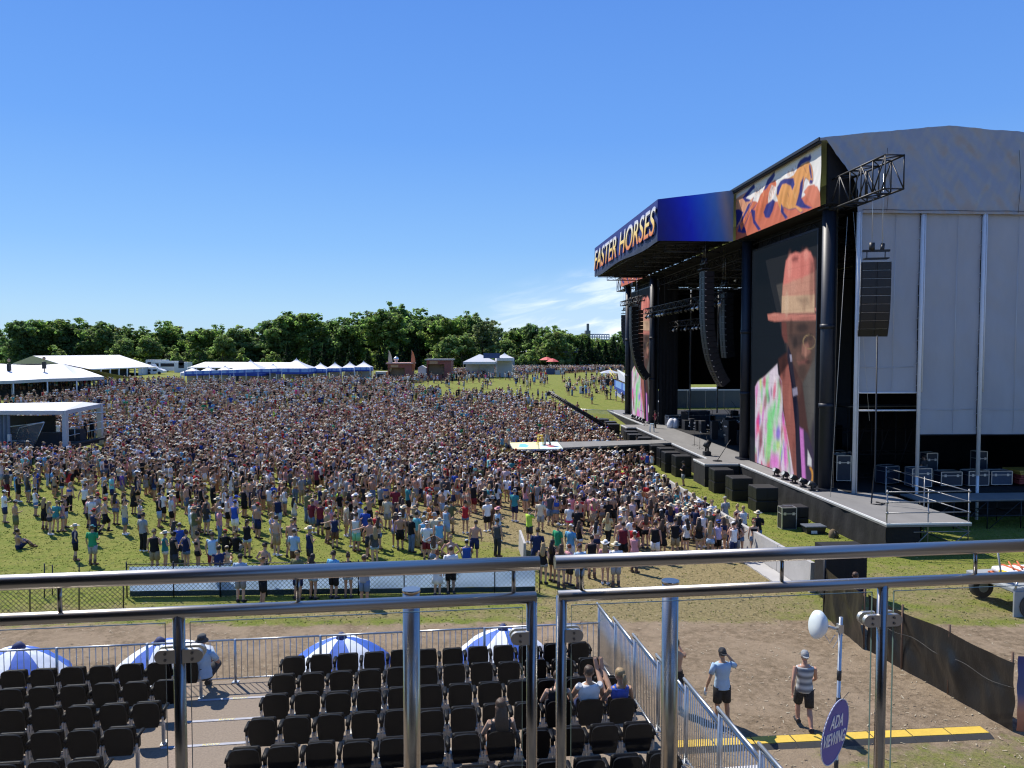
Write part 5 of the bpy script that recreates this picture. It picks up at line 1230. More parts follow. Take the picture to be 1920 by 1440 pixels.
for i, (x, y, b_) in enumerate(((771, 1104, 3.22), (1257, 1088, 3.22))):
    d = ray(x, y); n = Vector((-math.sin(GT), math.cos(GT), 0)); k = b_/d.dot(n); p = d*k; a = p.x*math.cos(GT)+p.y*math.sin(GT); z = CAMZ+p.z
    t = thing('steel_bollard', ('left' if i == 0 else 'right') + ' thick round steel post with flat cap standing behind the guard rail', 'post', G(a, b_, FL-.6), GT, 'capped steel posts behind the guard rail')
    mb = MB(MG); mb.tube([(a, b_, FL-.6), (a, b_, z-.012)], .036, 24); mb.build('tube', m_inox, t)
    mb = MB(MG); mb.tube([(a, b_, z-.012), (a, b_, z)], .0385, 24); mb.build('cap', m_inox, t)
m_deckf = mat('viewing deck planks', (.10, .095, .09), .75, var=.2, scale=2.)
mb = MB(MG); mb.box((-9, -7, FL-.2), (9, 2.70, FL)); struct(mb.build('viewing_deck_floor', m_deckf))
vb = thing('unseen_suite', 'dark hospitality suite with an overhanging roof behind the camera', 'building', G(0, -4, FL), GT)  # unseen shell, added and shaped for what the stainless steel reflects
mb = MB(MG); mb.box((-9, -4.2, FL), (9, -4.0, FL+3.0)); mb.build('wall', mat('brown cladding', (.11, .10, .088), .8), vb)
mb = MB(MG); mb.box((-9.5, -4.6, FL+3.0), (1.4, 2.15, FL+3.2)); mb.build('roof', mat('roof soffit', (.16, .15, .14), .8), vb)  # unseen roof, reaching forward to darken the top of the rail
for a_ in (-4.2, 4.6):
    mb = MB(MG); mb.box((a_-.1, -4.0, FL), (a_+.1, 4.4 if a_ < 0 else 3.4, FL+3.0)); mb.build('side_wall', mat('brown cladding', (.20, .175, .15), .8), vb)  # unseen fins, added to keep sky blue out of the post reflections
for q in range(5):
    mb = MB(MG); mb.box((-7+q*3, -3.995, FL+.3), (-5+q*3, -3.97, FL+2.3)); mb.build('window', mat('dark window glass', (.02, .025, .03), .08), vb)

# ------------------------------------------------------------------ grandstand: steps, seats, rails
m_step = mat('tan textured decking', (.275, .215, .16), .95, var=.32, scale=26., bump=.4, coord='Object')
m_nose = mat('grey nosing strip', (.36, .36, .40), .6, var=.15, scale=8.)
m_seat = mat('black moulded seat', (.004, .004, .0045), .48, var=.35, scale=9., spec=.11, bump=.05)
m_bracket = mat('pale steel bracket', (.58, .57, .54), .45, .6, var=.15)
B0, BS, RS = 16.7, 1.17, .11                              # back of the front row, row spacing, rise
NR = 8
bk = lambda k: B0 - BS*k
zk = lambda k: CAMZ - 6.48 + RS*k - .88                   # step level under row k
gs = thing('grandstand_platform', 'tan stepped grandstand floor carrying the black seats', 'grandstand', G(-2, 12, 0), GT)
mb = MB(MG)
for k in range(NR):
    fr = bk(k) + .86; bkk = bk(k) - .31
    mb.box((-13, bkk if k < NR-1 else bkk-3, zk(k)-.14 if k else zk(k)-.3), (4.55, fr, zk(k)))
mb.build('steps', m_step, gs)
mb = MB(MG); mb.box((-13, bk(0)+.80, 0), (4.55, bk(0)+.84, zk(0)-.3)); mb.box((4.5, 5, 0), (4.54, bk(0)+.8, zk(0)-.3)); mb.build('front_skirt', m_dark, gs)
m_rowt = mat('yellow row letters', (.75, .66, .30), .7)
for k in range(1, NR):
    b_ = bk(k) + .80
    mb = MB(MG); mb.box((-4.42, b_-.02, zk(k)+.002), (-2.78, b_+.058, zk(k)+.010)); n_ = mb.build('nosing', m_nose, gs)
    text_mesh('ROW', 'row_lettering', m_rowt, gs, G(-3.72, b_-.012, zk(k)+.011), G(1, 0), G(0, 1), .30, .062, 0, .003, .02)
def make_seat():
    t = thing('stadium_seat', 'seat', 'seat')
    # backrest shell: rounded outline, dished, seen from behind
    mb = MB(); n = 10; hw = .228
    out = [(-hw*.80, .36), (-hw*.92, .43), (-hw, .58), (-hw*.97, .70)]
    for k in range(7): g = math.pi - math.pi/2*k/6*.86; out.append((-hw*.95+.115+.115*math.cos(g), .752+.112*math.sin(g)))
    out += [(0, .878)]
    full = out + [(-x, z) for x, z in out[-2::-1]]
    def bend(x, z): return .10*(1-(x/hw)**2) + .0
    f = [(x, -.055 + .05*(1-(x/hw)**2)*-1 - (z-.36)*.16, z) for x, z in full]
    bkp = [(x*.97, y+.045, z-.004) for x, y, z in f]; k = len(full)
    cF = (0, -.055-.06-(.62-.36)*.16, .62); cB = (0, cF[1]+.05, .62)
    mb.add(f + bkp + [cF, cB], [(i, (i+1)%k, 2*k) for i in range(k)] + [((i+1)%k+k, i+k, 2*k+1) for i in range(k)], True)
    mb.add(f + bkp, [(i+k, (i+1)%k+k, (i+1)%k, i) for i in range(k)], False)
    mb.build('backrest', m_seat, t)
    mb = MB(); mb.bbox((0, .10, .60), (.43, .10, .40), .045, (R(12), 0, 0)); mb.build('seat_pan', m_seat, t)
    for sx in (-1, 1):
        mb = MB(); mb.tube([(sx*.275, -.07, .63), (sx*.275, .0, .655), (sx*.275, .22, .655), (sx*.275, .27, .63)], [(.032,.02),(.036,.026),(.036,.026),(.028,.018)], 8); mb.cbox((sx*.275, .02, .55), (.035, .08, .18)); mb.build('armrest', m_seat, t)
    mb = MB()
    mb.cbox((0, -.02, .40), (.565, .05, .05)); mb.cbox((-.25, .02, .2), (.05, .06, .4)); mb.cbox((.25, .02, .2), (.05, .06, .4)); mb.cbox((-.25, .03, .012), (.09, .2, .02)); mb.cbox((.25, .03, .012), (.09, .2, .02))
    mb.cbox((-.262, -.035, .46), (.03, .05, .14)); mb.cbox((.262, -.035, .46), (.03, .05, .14))
    mb.build('bracket', m_bracket, t); return t
seat0 = make_seat(); used = [False]; PITCHS = .565
rows_l = [9, 8, 8, 7, 6, 5, 4, 4]; seats = {}
def put_seat(a, k, label):
    o = seat0 if not used[0] else copy_tree(seat0); used[0] = True
    jit = rng.uniform(-.02, .02)
    place(o, G(a, bk(k), zk(k)), GT + jit*1.2); o.rotation_euler[0] = R(rng.gauss(0, 1.3)); o['label'] = label; o['category'] = 'seat'; o['group'] = 'black stadium seats of the grandstand'; seats[(round(a, 2), k)] = o; return o
SR0 = -2.80 + .283
def seat_name(n, side, k):
    d = 'left of' if side == 'left' else 'right of'
    return f'black seat {d} the aisle, {ordinal(n)} from it, {ordinal(k)} row from the front rail'
for k in range(7):
    nr = 12 if k < 7 else 0
    off = [.0, -.03, .02, .0, -.04, .0, .0][k]
    for n in range(nr): put_seat(SR0 + n*PITCHS + off, k, seat_name(n, 'right', k))
    for n in range(rows_l[k]): put_seat(-4.42 - .283 - n*PITCHS + off - .03*k, k, seat_name(n, 'left', k))
# front rail of the stand
def bar_panel(parent, p0, p1, zt0, zt1, h0, h1, nb, rt=.022, rb=.009, post0=True, post1=True):
    """pipe panel with upright bars between two points (a, b)"""
    A = Vector(p0); Bv = Vector(p1)
    f = lambda s, z: G(*(A + (Bv-A)*s), z)
    mb = MB(); mb.tube([f(0, zt0), f(1, zt1)], rt, 8); mb.tube([f(0, zt0-h0+.1), f(1, zt1-h1+.1)], rt*.8, 8)
    for i in range(1, nb): s = i/nb; mb.tube([f(s, zt0+(zt1-zt0)*s), f(s, zt0-h0+.1+(zt1-h1-zt0+h0)*s)], rb, 5)
    mb.build('bar_panel', m_galv, parent)
    for s, z, h, y in ((0, zt0, h0, post0), (1, zt1, h1, post1)):
        if y: mb = MB(); mb.tube([f(s, z+.02), f(s, z-h)], rt*1.35, 8); mb.cbox(f(s, z-h+.01), (.14, .14, .02)); mb.build('post', m_galv, parent)
t = thing('front_fence', 'galvanised bar fence along the front of the grandstand', 'fence', G(-4, 17.38, zk(0)), GT)
cuts = [-13.2, -11.3, -9.45, -7.6, -5.75, -3.9, -2.05, -.2, 1.65, 4.36]
for i in range(len(cuts)-1): bar_panel(t, (cuts[i], 17.42), (cuts[i+1], 17.42), CAMZ-6.40, CAMZ-6.40, .96, .96, 14 if i < 8 else 20, post0=True, post1=(i == len(cuts)-2))
t = thing('stair_rail', 'galvanised stepped bar rail down the right side of the grandstand', 'railing', G(4.36, 13, zk(2)), GT)
bs_ = [17.42, 15.95, 14.5, 13.05, 11.65, 10.3, 9.0, 7.7]
for i in range(len(bs_)-1):
    b0, b1 = bs_[i], bs_[i+1]; z0 = CAMZ - 6.05 + (17.42-b0)*.118; z1 = CAMZ - 6.05 + (17.42-b1)*.118 + .0
    h = 1.30; bar_panel(t, (4.36, b0), (4.36, b1), z0+.02, z1-.16, h, h, 15, post1=(i == len(bs_)-2))
    mb = MB(); mb.tube([G(4.36, b0, z0+.02), G(4.30, b0-.05, z0+.14), G(4.30, b1+.12, z1-.02), G(4.36, b1, z1-.12)], .024, 8); mb.build('handrail', m_galv, t)
mb = MB(MG); mb.box((4.62, 6, 0), (5.36, 11.2, 2.1)); struct(mb.build('side_ramp', mat('pale ramp boards', (.62, .58, .53), .8, var=.12, scale=6.)))

# ------------------------------------------------------------------ parasols on the ground in front of the stand
m_umb = attr_mat('parasol cloth', rough=.7, bump=.15, bscale=6., var=.08)
def parasol(pos, rz, label, wr=1.3, top=1.75, squash=1., tilt=0.):
    t = thing('parasol', label, 'parasol', (pos.x, pos.y, gzf(pos.x, pos.y)), rz, 'blue and white parasols before the front fence'); M = W[t] @ Matrix.Rotation(tilt, 4, 'Y'); M2 = Matrix.Translation(Vector((0,0,0)))
    mb = MB(M); n = 8; sub = 6; rings = 7; cols = []
    vs = []; fs = []
    B_ = lin((62, 104, 194)); Wt = lin((228, 232, 238))
    for j in range(rings+1):
        f = j/rings
        for k in range(n*sub):
            g = 2*math.pi*k/(n*sub); sag = abs(((k % sub)/sub)-.5)*2
            rr = wr*f*(1 - .05*(1-sag)*f); z = top - .66*f**1.75 - .05*(1-sag)*f + .075*mnoise.noise(Vector((k*.45, j*.8, pos.x*3)))*f
            mb_c = B_ if (k//sub) % 2 == 0 else Wt
            vs.append(((rr*math.cos(g), rr*math.sin(g)*squash, z), mb_c))
    # separate vertices for each gore so that the dye has a clean edge
    for gcell in range(n):
        c = B_ if gcell % 2 == 0 else Wt; mb.col = c
        loc = []; 
        for j in range(rings+1):
            for q in range(sub+1): loc.append(vs[j*n*sub + (gcell*sub+q) % (n*sub)][0])
        for q in range(sub+1): x, y, z = vs[rings*n*sub + (gcell*sub+q) % (n*sub)][0]; loc.append((x*.99, y*.99, z-.2))
        w_ = sub+1; mb.add(loc, [(j*w_+q, (j+1)*w_+q, (j+1)*w_+q+1, j*w_+q+1) for j in range(rings+1) for q in range(sub)], True)
    mb.build('canopy', m_umb, t)
    mb = MB(M); mb.ell([(0,0,top-.02,.16,.14),(0,0,top+.05,.13,.11),(0,0,top+.12,.05,.05)], 10); mb.build('top_cap', mat('navy cloth', (.02,.035,.13), .7), t)
    mb = MB(M); mb.tube([(0,0,.05),(0,0,top)], .022, 8); mb.build('pole', m_whitesteel, t)
    mb = MB(M)
    for k in range(8): g = 2*math.pi*k/8; mb.tube([(0,0,top-.05),(wr*.97*math.cos(g),wr*.97*math.sin(g)*squash,top-.68)], .008, 4)
    mb.build('rib', m_whitesteel, t)
    mb = MB(M); mb.tube([(0,0,0),(0,0,.07)], .28, 14); mb.build('base', m_dark, t)
for i, (x, y, D, lab, sq, tl) in enumerate(((22, 1206, 18.3, 'sagging blue and white parasol cut off by the left picture edge', .9, .1), (312, 1192, 18.9, 'sagging blue and white parasol behind the left rail post', .95, -.12), (640, 1187, 19.3, 'blue and white parasol with navy cap left of the thick steel post', 1., 0.), (944, 1173, 19.8, 'blue and white parasol in front of the gap between the rail sections', 1., .05))):
    p = PD(x, y, D); parasol(p, .3+i*.5, lab, 1.28, p.z - gzf(p.x, p.y) - .1, sq, tl)
m_cord = mat('dark rope', (.05, .05, .05), .8)

# ------------------------------------------------------------------ chain link fence with pale blue mesh, stakes, walls
def chain_mat():
    m, nt, b = nt_mat('chain link'); out = nt.nodes['Material Output']
    b.inputs['Base Color'].default_value = (.09, .095, .10, 1); b.inputs['Metallic'].default_value = .6; b.inputs['Roughness'].default_value = .5
    uv = N(nt, 'ShaderNodeUVMap'); sp = N(nt, 'ShaderNodeSeparateXYZ'); nt.links.new(uv.outputs[0], sp.inputs[0])
    def mm(op, a, c):
        n = N(nt, 'ShaderNodeMath', operation=op)
        for i, q in enumerate((a, c)):
            if isinstance(q, (int, float)): n.inputs[i].default_value = q
            else: nt.links.new(q, n.inputs[i])
        return n.outputs[0]
    def line(s):
        q = mm('FRACT', mm('MULTIPLY', mm('ADD', sp.outputs[0], mm('MULTIPLY', sp.outputs[1], s)), 6.2), 0)
        return mm('LESS_THAN', mm('ABSOLUTE', mm('SUBTRACT', q, .5), 0), .060)
    w = mm('MAXIMUM', line(1.), line(-1.)); tr = N(nt, 'ShaderNodeBsdfTransparent'); mx = N(nt, 'ShaderNodeMixShader')
    nt.links.new(w, mx.inputs[0]); nt.links.new(tr.outputs[0], mx.inputs[1]); nt.links.new(b.outputs[0], mx.inputs[2]); nt.links.new(mx.outputs[0], out.inputs['Surface']); return m
m_chain = chain_mat()
def uv_sheet(name, p0, p1, h, material, parent, n=1, dz=0.):
    me = bpy.data.meshes.new(name); inv = W[parent].inverted(); vs = []; L = (Vector(p1)-Vector(p0)).length
    for i in range(n+1):
        p = Vector(p0)+(Vector(p1)-Vector(p0))*(i/n); z = gzf(p.x, p.y)+dz; vs += [inv @ Vector((p.x, p.y, z)), inv @ Vector((p.x, p.y, z+h))]
    me.from_pydata([tuple(v) for v in vs], [], [(2*i, 2*i+2, 2*i+3, 2*i+1) for i in range(n)])
    uvl = me.uv_layers.new(); k = 0
    for i in range(n):
        for (s, t_) in ((i/n, 0), ((i+1)/n, 0), ((i+1)/n, 1), (i/n, 1)): uvl.data[k].uv = (s*L, t_*h); k += 1
    me.materials.append(material); o = bpy.data.objects.new(name, me); COL.objects.link(o); o.parent = parent; W[o] = W[parent].copy(); return o
m_mesh = mat('pale blue mesh banner', (.44, .58, .78), .8, var=.14, scale=1.4, bump=.5, bscale=3., stretch=(1.6, 1.6, .4))
_nt = m_mesh.node_tree; _b = _nt.nodes['Principled BSDF']; _t = N(_nt, 'ShaderNodeBsdfTranslucent'); _t.inputs[0].default_value = (.42, .58, .80, 1); _x = N(_nt, 'ShaderNodeMixShader'); _x.inputs[0].default_value = .5
_nt.links.new(_b.outputs[0], _x.inputs[1]); _nt.links.new(_t.outputs[0], _x.inputs[2]); _nt.links.new(_x.outputs[0], _nt.nodes['Material Output'].inputs['Surface'])
m_meshdk = mat('dark green hem', (.03, .06, .05), .8)
f0, f1 = P(238, 1110, 0), P(1012, 1100, 0); FH = 1.22
ft = thing('chain_link_fence', 'dark chain link fence with pale blue mesh banner in front of the crowd', 'fence', (f0.x, f0.y, gzf(f0.x, f0.y)), 0)
uv_sheet('chain_mesh', f0, f1, FH, m_chain, ft, 12)
dv = (f1-f0); nrm = Vector((-dv.y, dv.x, 0)).normalized()
mb = MB(); 
mb.grid(lambda s, t_: f0 + dv*(.004+.985*s) + nrm*(.10 + .05*mnoise.noise(Vector((s*30, t_*2, 1))) + .05*mnoise.noise(Vector((s*9, t_*1.2, 5)))) + Vector((0, 0, gzf(*(f0+dv*s)[:2]) + .22 + .88*t_ + (.03*mnoise.noise(Vector((s*22, 1, 1)))))), 130, 8)
mb.build('mesh_banner', m_mesh, ft)
mb = MB(); mb.grid(lambda s, t_: f0 + dv*(.004+.985*s) + nrm*(.10+.04*mnoise.noise(Vector((s*30, 9, 1)))) + Vector((0, 0, gzf(*(f0+dv*s)[:2]) + .02 + .2*t_)), 80, 2); mb.build('hem', m_meshdk, ft)
for i in range(10):
    p = f0 + dv*(i/9); z = gzf(p.x, p.y); mb = MB(); mb.tube([(p.x, p.y, z), (p.x, p.y, z+FH+.08)], .024, 6); mb.build('post', m_dark, ft)
mb = MB(); mb.tube([(f0.x, f0.y, gzf(f0.x, f0.y)+FH), (f1.x, f1.y, gzf(f1.x, f1.y)+FH)], .016, 6); mb.build('top_wire', m_dark, ft)
# a low wire fence of steel stakes on the left grass
sk = thing('wire_fence', 'low wire fence of dark steel stakes on the left grass', 'fence', P(150, 1120, 0), 0)
e0, e1 = P(-60, 1150, 0), P(236, 1135, 0)
uv_sheet('wire_mesh', e0, e1, 1.1, m_chain, sk, 4)
for i, (x, y, h) in enumerate(((56, 1146, 1.25), (148, 1140, 1.2), (231, 1142, 1.25), (83, 1110, 1.25), (98, 1104, 1.1), (148, 1098, 1.1))):
    p = P(x, y, 0); mb = MB(); mb.tube([(p.x, p.y, gzf(p.x, p.y)-.1), (p.x+.03, p.y, gzf(p.x, p.y)+h)], .02, 6); mb.build('stake', m_dark, sk)
m_conc = mat('grey concrete barrier', (.40, .39, .37), .85, var=.16, scale=1.2, bump=.15, bscale=9.)
def barrier(name, label, pts, h, th, cat='barrier'):
    p0 = pts[0]; t = thing(name, label, cat, (p0.x, p0.y, gzf(p0.x, p0.y)), 0)
    for i in range(len(pts)-1):
        a, b_ = pts[i], pts[i+1]; n = max(1, round((b_-a).length/2.4))
        for j in range(n):
            q0 = a+(b_-a)*(j/n); q1 = a+(b_-a)*((j+1)/n-.012/n); d = (q1-q0).normalized(); sd = Vector((-d.y, d.x, 0))
            z0 = gzf(q0.x, q0.y)-.1; z1 = gzf(q1.x, q1.y)-.1; mb = MB(); dz = rng.uniform(-.01, .01)
            R0 = [q0+sd*th/2*s + Vector((0,0,z)) - Vector((0,0,q0.z)) for s, z in ((-1.5,z0),(1.5,z0),(1,z0+h+.1+dz),(-1,z0+h+.1+dz))]
            R1 = [q1+sd*th/2*s + Vector((0,0,z)) - Vector((0,0,q1.z)) for s, z in ((-1.5,z1),(1.5,z1),(1,z1+h+.1+dz),(-1,z1+h+.1+dz))]
            mb.rings([R0, R1], smooth=False); mb.build('segment', m_conc, t)
    return t
barrier('concrete_barrier', 'long grey concrete wall between the crowd and the stage front grass', [S(12.75, 27.0), S(12.75, 33), S(12.75, 48)], 1.12, .16)
mb = MB(MS); 
for q in range(12): mb.box((11.85, 27.2+q*1.0, -.62), (12.6, 28.17+q*1.0, gzf(12-27, 28+q)*0 + float(gz(10, 27.7+q))+.035))
struct(mb.build('concrete_path', m_conc))
barrier('crowd_barrier', 'short pale barrier end in the crowd beside the mesh fence', [P(984, 1048, -.2), P(975, 1022, -.3)], .85, .10)
# black mesh fence
m_bmesh = mat('black mesh fabric', (.008, .0085, .0085), .33, var=.5, scale=2.2, bump=.8, bscale=2.5, spec=.45, stretch=(1., 1., .5))
q = [P(1545, 1146), P(1617, 1213), P(1900, 1372)]
fb = thing('fabric_fence', 'black fabric fence running along the dirt to the right edge', 'fence', q[1], 0)
for a, b_, n in ((q[0], q[1], 24), (q[1]+Vector((.12, -.02, 0)), q[2], 70)):
    d = b_-a; nn = Vector((-d.y, d.x, 0)).normalized()
    mb = MB(); mb.grid(lambda s, t_: a + d*s + nn*(.17*mnoise.noise(Vector((s*d.length*1.4+t_*1.1, t_*1.3, a.x))) + .08*mnoise.noise(Vector((s*d.length*3.1+t_*2, t_*2.2, 4))))*(math.sin(t_*math.pi)*.8+.2) + Vector((0, 0, gzf(*(a+d*s)[:2]) + .01 + (1.62-.07*abs(math.sin(s*d.length*1.1)))*t_)), n, 14)
    mb.build('fabric', m_bmesh, fb)
for s in (0, .3, .62, .98):
    p = q[1]+(q[2]-q[1])*s; mb = MB(); mb.tube([(p.x+.06, p.y+.05, gzf(p.x, p.y)-.05), (p.x+.06, p.y+.05, gzf(p.x, p.y)+1.78)], .028, 6); mb.build('stake', mat('rusty stake', (.14, .08, .05), .8), fb)
mb = MB(); pp_ = [q[1]+(q[2]-q[1])*s + Vector((0,0,.95+.05*math.sin(s*20))) for s in np.linspace(0, 1, 30)]; mb.tube(pp_, .008, 4); mb.build('mid_wire', m_dark, fb)
p = P(1545, 1146); mb = MB(); mb.tube([(p.x, p.y, -.1), (p.x, p.y, 1.8)], .04, 6); mb.build('stake', m_dark, fb)
w0 = P(1550, 1140) + Vector((1.2, 1.8, 0))
t = thing('black_cabinet', 'black draped cabinet beside the concrete wall end', 'cabinet', (w0.x, w0.y, 0), ST); M = W[t]
mb = MB(M); mb.grid(lambda s, u_: (-.75+1.5*s, -.45+.04*mnoise.noise(Vector((s*9, u_*2, 3))), -.05+1.75*u_), 20, 6); mb.box((-.75, -.40, -.05), (.75, .4, 1.7)); mb.build('drape', m_black, t)
# flag banner at the right end of the fabric fence
e = P(1903, 1368); t = thing('printed_banner', 'blue to orange printed fabric banner at the right picture edge', 'banner', (e.x+.1, e.y-.05, 0), 0)
mb = MB(); nu, nv = 12, 24; mb.grid(lambda s, u_: (e.x-.04+1.1*s, e.y-.10-.25*s+.05*mnoise.noise(Vector((s*5+u_*2, u_*4, 2))), .02+1.72*u_), nu, nv); o = mb.build('cloth', None, t)
C = np.array([[np.interp(j/nv, [0, .25, .5, 1], [lin(k)[c] for k in ((196, 110, 70), (206, 140, 104), (70, 86, 130), (40, 52, 120))]) for c in range(3)] for j in range(nv+1) for i in range(nu+1)]); set_cols(o.data, C); o.data.materials.clear(); o.data.materials.append(m_print)
# cable ramp across the path
m_yel = mat('yellow cable lid', (.68, .45, .06), .7, var=.16, scale=9.); m_rub = mat('black rubber', (.035, .034, .033), .8, var=.3, scale=9.)
c0, c1 = P(1262, 1401), P(1848, 1373); n = 8; proto = None
for i in range(n):
    p = c0+(c1-c0)*((i+.5)/n); ang = math.atan2((c1-c0).y, (c1-c0).x); L = (c1-c0).length/n
    lab = f'yellow lidded cable ramp on the dirt path, {ordinal(i)} piece from the left'
    if proto is None:
        t = thing('cable_ramp', lab, 'cable ramp', p, ang, 'yellow cable ramp pieces'); M = W[t]
        mb = MB(M); mb.rings([[(-L/2+.004, -.3, .0), (-L/2+.004, .3, 0), (-L/2+.004, .16, .05), (-L/2+.004, -.16, .05)], [(L/2-.004, -.3, 0), (L/2-.004, .3, 0), (L/2-.004, .16, .05), (L/2-.004, -.16, .05)]], smooth=False); mb.build('body', m_rub, t)
        mb = MB(M); mb.bbox((0, .02, .054), (L-.03, .30, .016), .004)
        mb.build('lid', m_yel, t); proto = t
    else: o = copy_tree(proto); place(o, p, ang + rng.uniform(-.012, .012)); o['label'] = lab
# sign with dish antenna mast
pb = PD(1570, 1300, 9.0)
t = thing('antenna_mast', 'grey and black banded mast with a white dish antenna', 'antenna', (pb.x, pb.y, 0), 0)
top = PD(1577, 1157, 9.0); base = Vector((pb.x-.05, pb.y, 0)); mb = MB(); mb.tube([base, top], .022, 10); mb.build('mast', m_galv, t)
for s in (.60, .66, .70, .76, .80, .86): mb = MB(); c = base+(top-base)*s; mb.tube([c, c+(top-base)*.022], .026, 10); mb.build('tape_band', m_dark, t)
dc = PD(1533, 1171, 9.0); hub = PD(1563, 1178, 9.0); KD = .86
mb = MB(); ax = (Vector((-1., -.25, .18))).normalized(); up = Vector((.05, 0, 1)); sd = ax.cross(up).normalized(); up = sd.cross(ax)
ringf = lambda r, d: [dc + ax*d*KD + sd*(r*.82*KD*math.cos(g)) + up*(r*KD*1.06*math.sin(g)) for g in [2*math.pi*k/24 for k in range(24)]]
mb.rings([ringf(.06, -.10), ringf(.13, -.09), ringf(.185, -.02), ringf(.185, .03), ringf(.15, .06), ringf(.05, .075)]); mb.build('dish', mat('white antenna shell', (.74, .80, .80), .35, var=.05), t)
mb = MB(); mb.tube([dc-ax*.09, hub, PD(1576, 1178, 9.0)], .02, 8); mb.cbox(PD(1575, 1178, 9.0), (.06, .07, .10)); mb.build('arm', m_cast, t)
mb = MB(); mb.tube([PD(1546, 1190, 9.0), PD(1556, 1205, 8.97), PD(1566, 1190, 8.97), PD(1571, 1200, 8.97), PD(1562, 1215, 8.97)], .005, 5); mb.build('cable', m_whitesteel, t)
sgn = thing('oval_sign', 'blue oval sign reading ADA VIEWING hung on the antenna mast', 'sign', (pb.x, pb.y-.1, 0), 0)
cx = PD(1566, 1373, 8.75); tw = R(40); ax = Vector((math.cos(tw), math.sin(tw), 0)).normalized(); up = Vector((.16, .0, 1)).normalized(); nrm = ax.cross(up).normalized(); ax = up.cross(nrm)
hwid, hh_ = .30, .395
el_ = [(hwid*math.cos(2*math.pi*k/40), hh_*math.sin(2*math.pi*k/40)) for k in range(40)]
mb = MB(); mb.prism(el_, cx - nrm*.01, ax, up, .01); b_ = mb.build('plate', mat('blue sign face', lin((62, 66, 158)), .45, var=.04), sgn)
mb = MB()
for k in range(40): p0 = cx+ax*el_[k][0]+up*el_[k][1]; p1 = cx+ax*el_[(k+1)%40][0]+up*el_[(k+1)%40][1]; mb.tube([p0, p1], .006, 5)
mb.build('rim', mat('pale rim', (.6, .62, .7), .5), sgn)
m_wl = mat('white sign letters', (.80, .80, .82), .6, var=.03)
text_mesh('ADA', 'lettering', m_wl, sgn, cx - ax*.16 + up*.055, ax, up, .31, .16, 0, .006, .012); text_mesh('VIEWING', 'lettering', m_wl, sgn, cx - ax*.27 - up*.15, ax, up, .53, .16, 0, .006, .012)
mb = MB(); mb.tube([cx+up*hh_*.95, cx+up*(hh_+.06)+Vector((.0,.05,0))], .005, 5); mb.tube([cx+up*hh_*.95, cx+up*(hh_*.98)+ax*.2+Vector((0,0,.06))], .004, 5); mb.build('cable_tie', m_dark, sgn)
# medical cart at the right edge
mp = P(1922, 1132); t = thing('medical_cart', 'open utility cart carrying a strapped stretcher behind the rail at right', 'cart', (mp.x+.3, mp.y+.4, gzf(mp.x, mp.y)), R(8)); place(t, t.location, R(8), 1.45); M = W[t]
m_cart = mat('cart grey metal', (.33, .35, .35), .5, var=.12); m_wht = mat('white mattress', (.78, .78, .80), .7); m_or = mat('orange strap', (.55, .14, .05), .7); m_ybox = mat('yellow box', (.75, .55, .05), .5)
mb = MB(M); mb.bbox((.5, 0, .62), (3.0, 1.5, .12), .03); mb.bbox((.9, 0, .4), (2.2, 1.1, .3), .04); mb.build('bed', m_cart, t)
mb = MB(M); mb.box((-1.0,-.78,.02),(2.0,-.74,.60)); mb.cbox((-.15,-.80,.32),(.14,.04,.62)); mb.build('side_panel', m_cart, t)
mb = MB(M); mb.tube([(-.9,-.74,.82),(2,-.74,.82)], .025, 6); mb.tube([(-.9,-.74,.82),(-.95,-.74,.66)], .025, 6); mb.build('side_rail', m_galv, t)
for x in (-.6, 1.7):
    for y in (-.72, .72):
        mb = MB(M); mb.tube([(x,y-.09,.26),(x,y+.09,.26)], .27, 18); wq = mb.build('wheel', m_rub, t); mb = MB(M); mb.tube([(x,y-.1,.26),(x,y+.1,.26)], .13, 12); mb.build('rim', m_cart, wq)
mb = MB(M); mb.tube([(-1.05,-.3,1.45),(-.9,-.3,.7)], .02, 6); mb.cbox((1.9,.0,1.0),(.5,1.3,.8)); mb.build('seat_box', m_cart, t)
sm = thing('stretcher', 'white stretcher with orange straps lying on the utility cart', 'stretcher', M @ Vector((.3, 0, .70)), R(8)); place(sm, sm.location, R(8), 1.3); M2 = W[sm]
mb = MB(M2); mb.bbox((-.2,0,.16),(1.9,.6,.14),.05); mb.bbox((.95,0,.34),(.75,.58,.16),.06,(0,R(-32),0)); mb.build('mattress', m_wht, sm)
mb = MB(M2)
for x in (-.8,-.45,.05,.5): mb.cbox((x,0,.17),(.06,.64,.17))
mb.build('strap', m_or, sm)
mb = MB(M2)
for y in (-.32,.32): mb.tube([(-1.2,y,.06),(1.3,y,.06)], .025, 6)
for x in (-1.15,0,1.2): mb.tube([(x,-.32,.06),(x,.32,.06)], .02, 6)
for k in range(4): mb.tube([(-.9+k*.25,-.2,.25),(-.75+k*.25,.15,.36)], .022, 5)
mb.build('frame', m_or, sm)
bq = thing('medical_bag', 'black medic bag with red straps on top of the stretcher', 'bag', M2 @ Vector((.35, .05, .23)), R(8)); M3 = W[bq]
mb = MB(M3); mb.ell([(0,0,0,.36,.24),(0,0,.12,.38,.25),(0,0,.26,.33,.2),(0,0,.32,.15,.1)], 12); mb.build('body', m_rub, bq); mb = MB(M3); mb.tube([(-.15,-.26,.05),(-.12,-.2,.3),(-.1,.0,.36),(-.1,.2,.3)], .02, 5); mb.tube([(.15,-.26,.05),(.12,-.2,.3),(.1,.0,.36)], .02, 5); mb.build('strap', mat('red strap', (.4,.03,.03), .7), bq)
yb = thing('yellow_case', 'small yellow case with black corners hanging at the stretcher foot', 'case', M2 @ Vector((-1.28, -.3, -.02)), R(8)); M3 = W[yb]
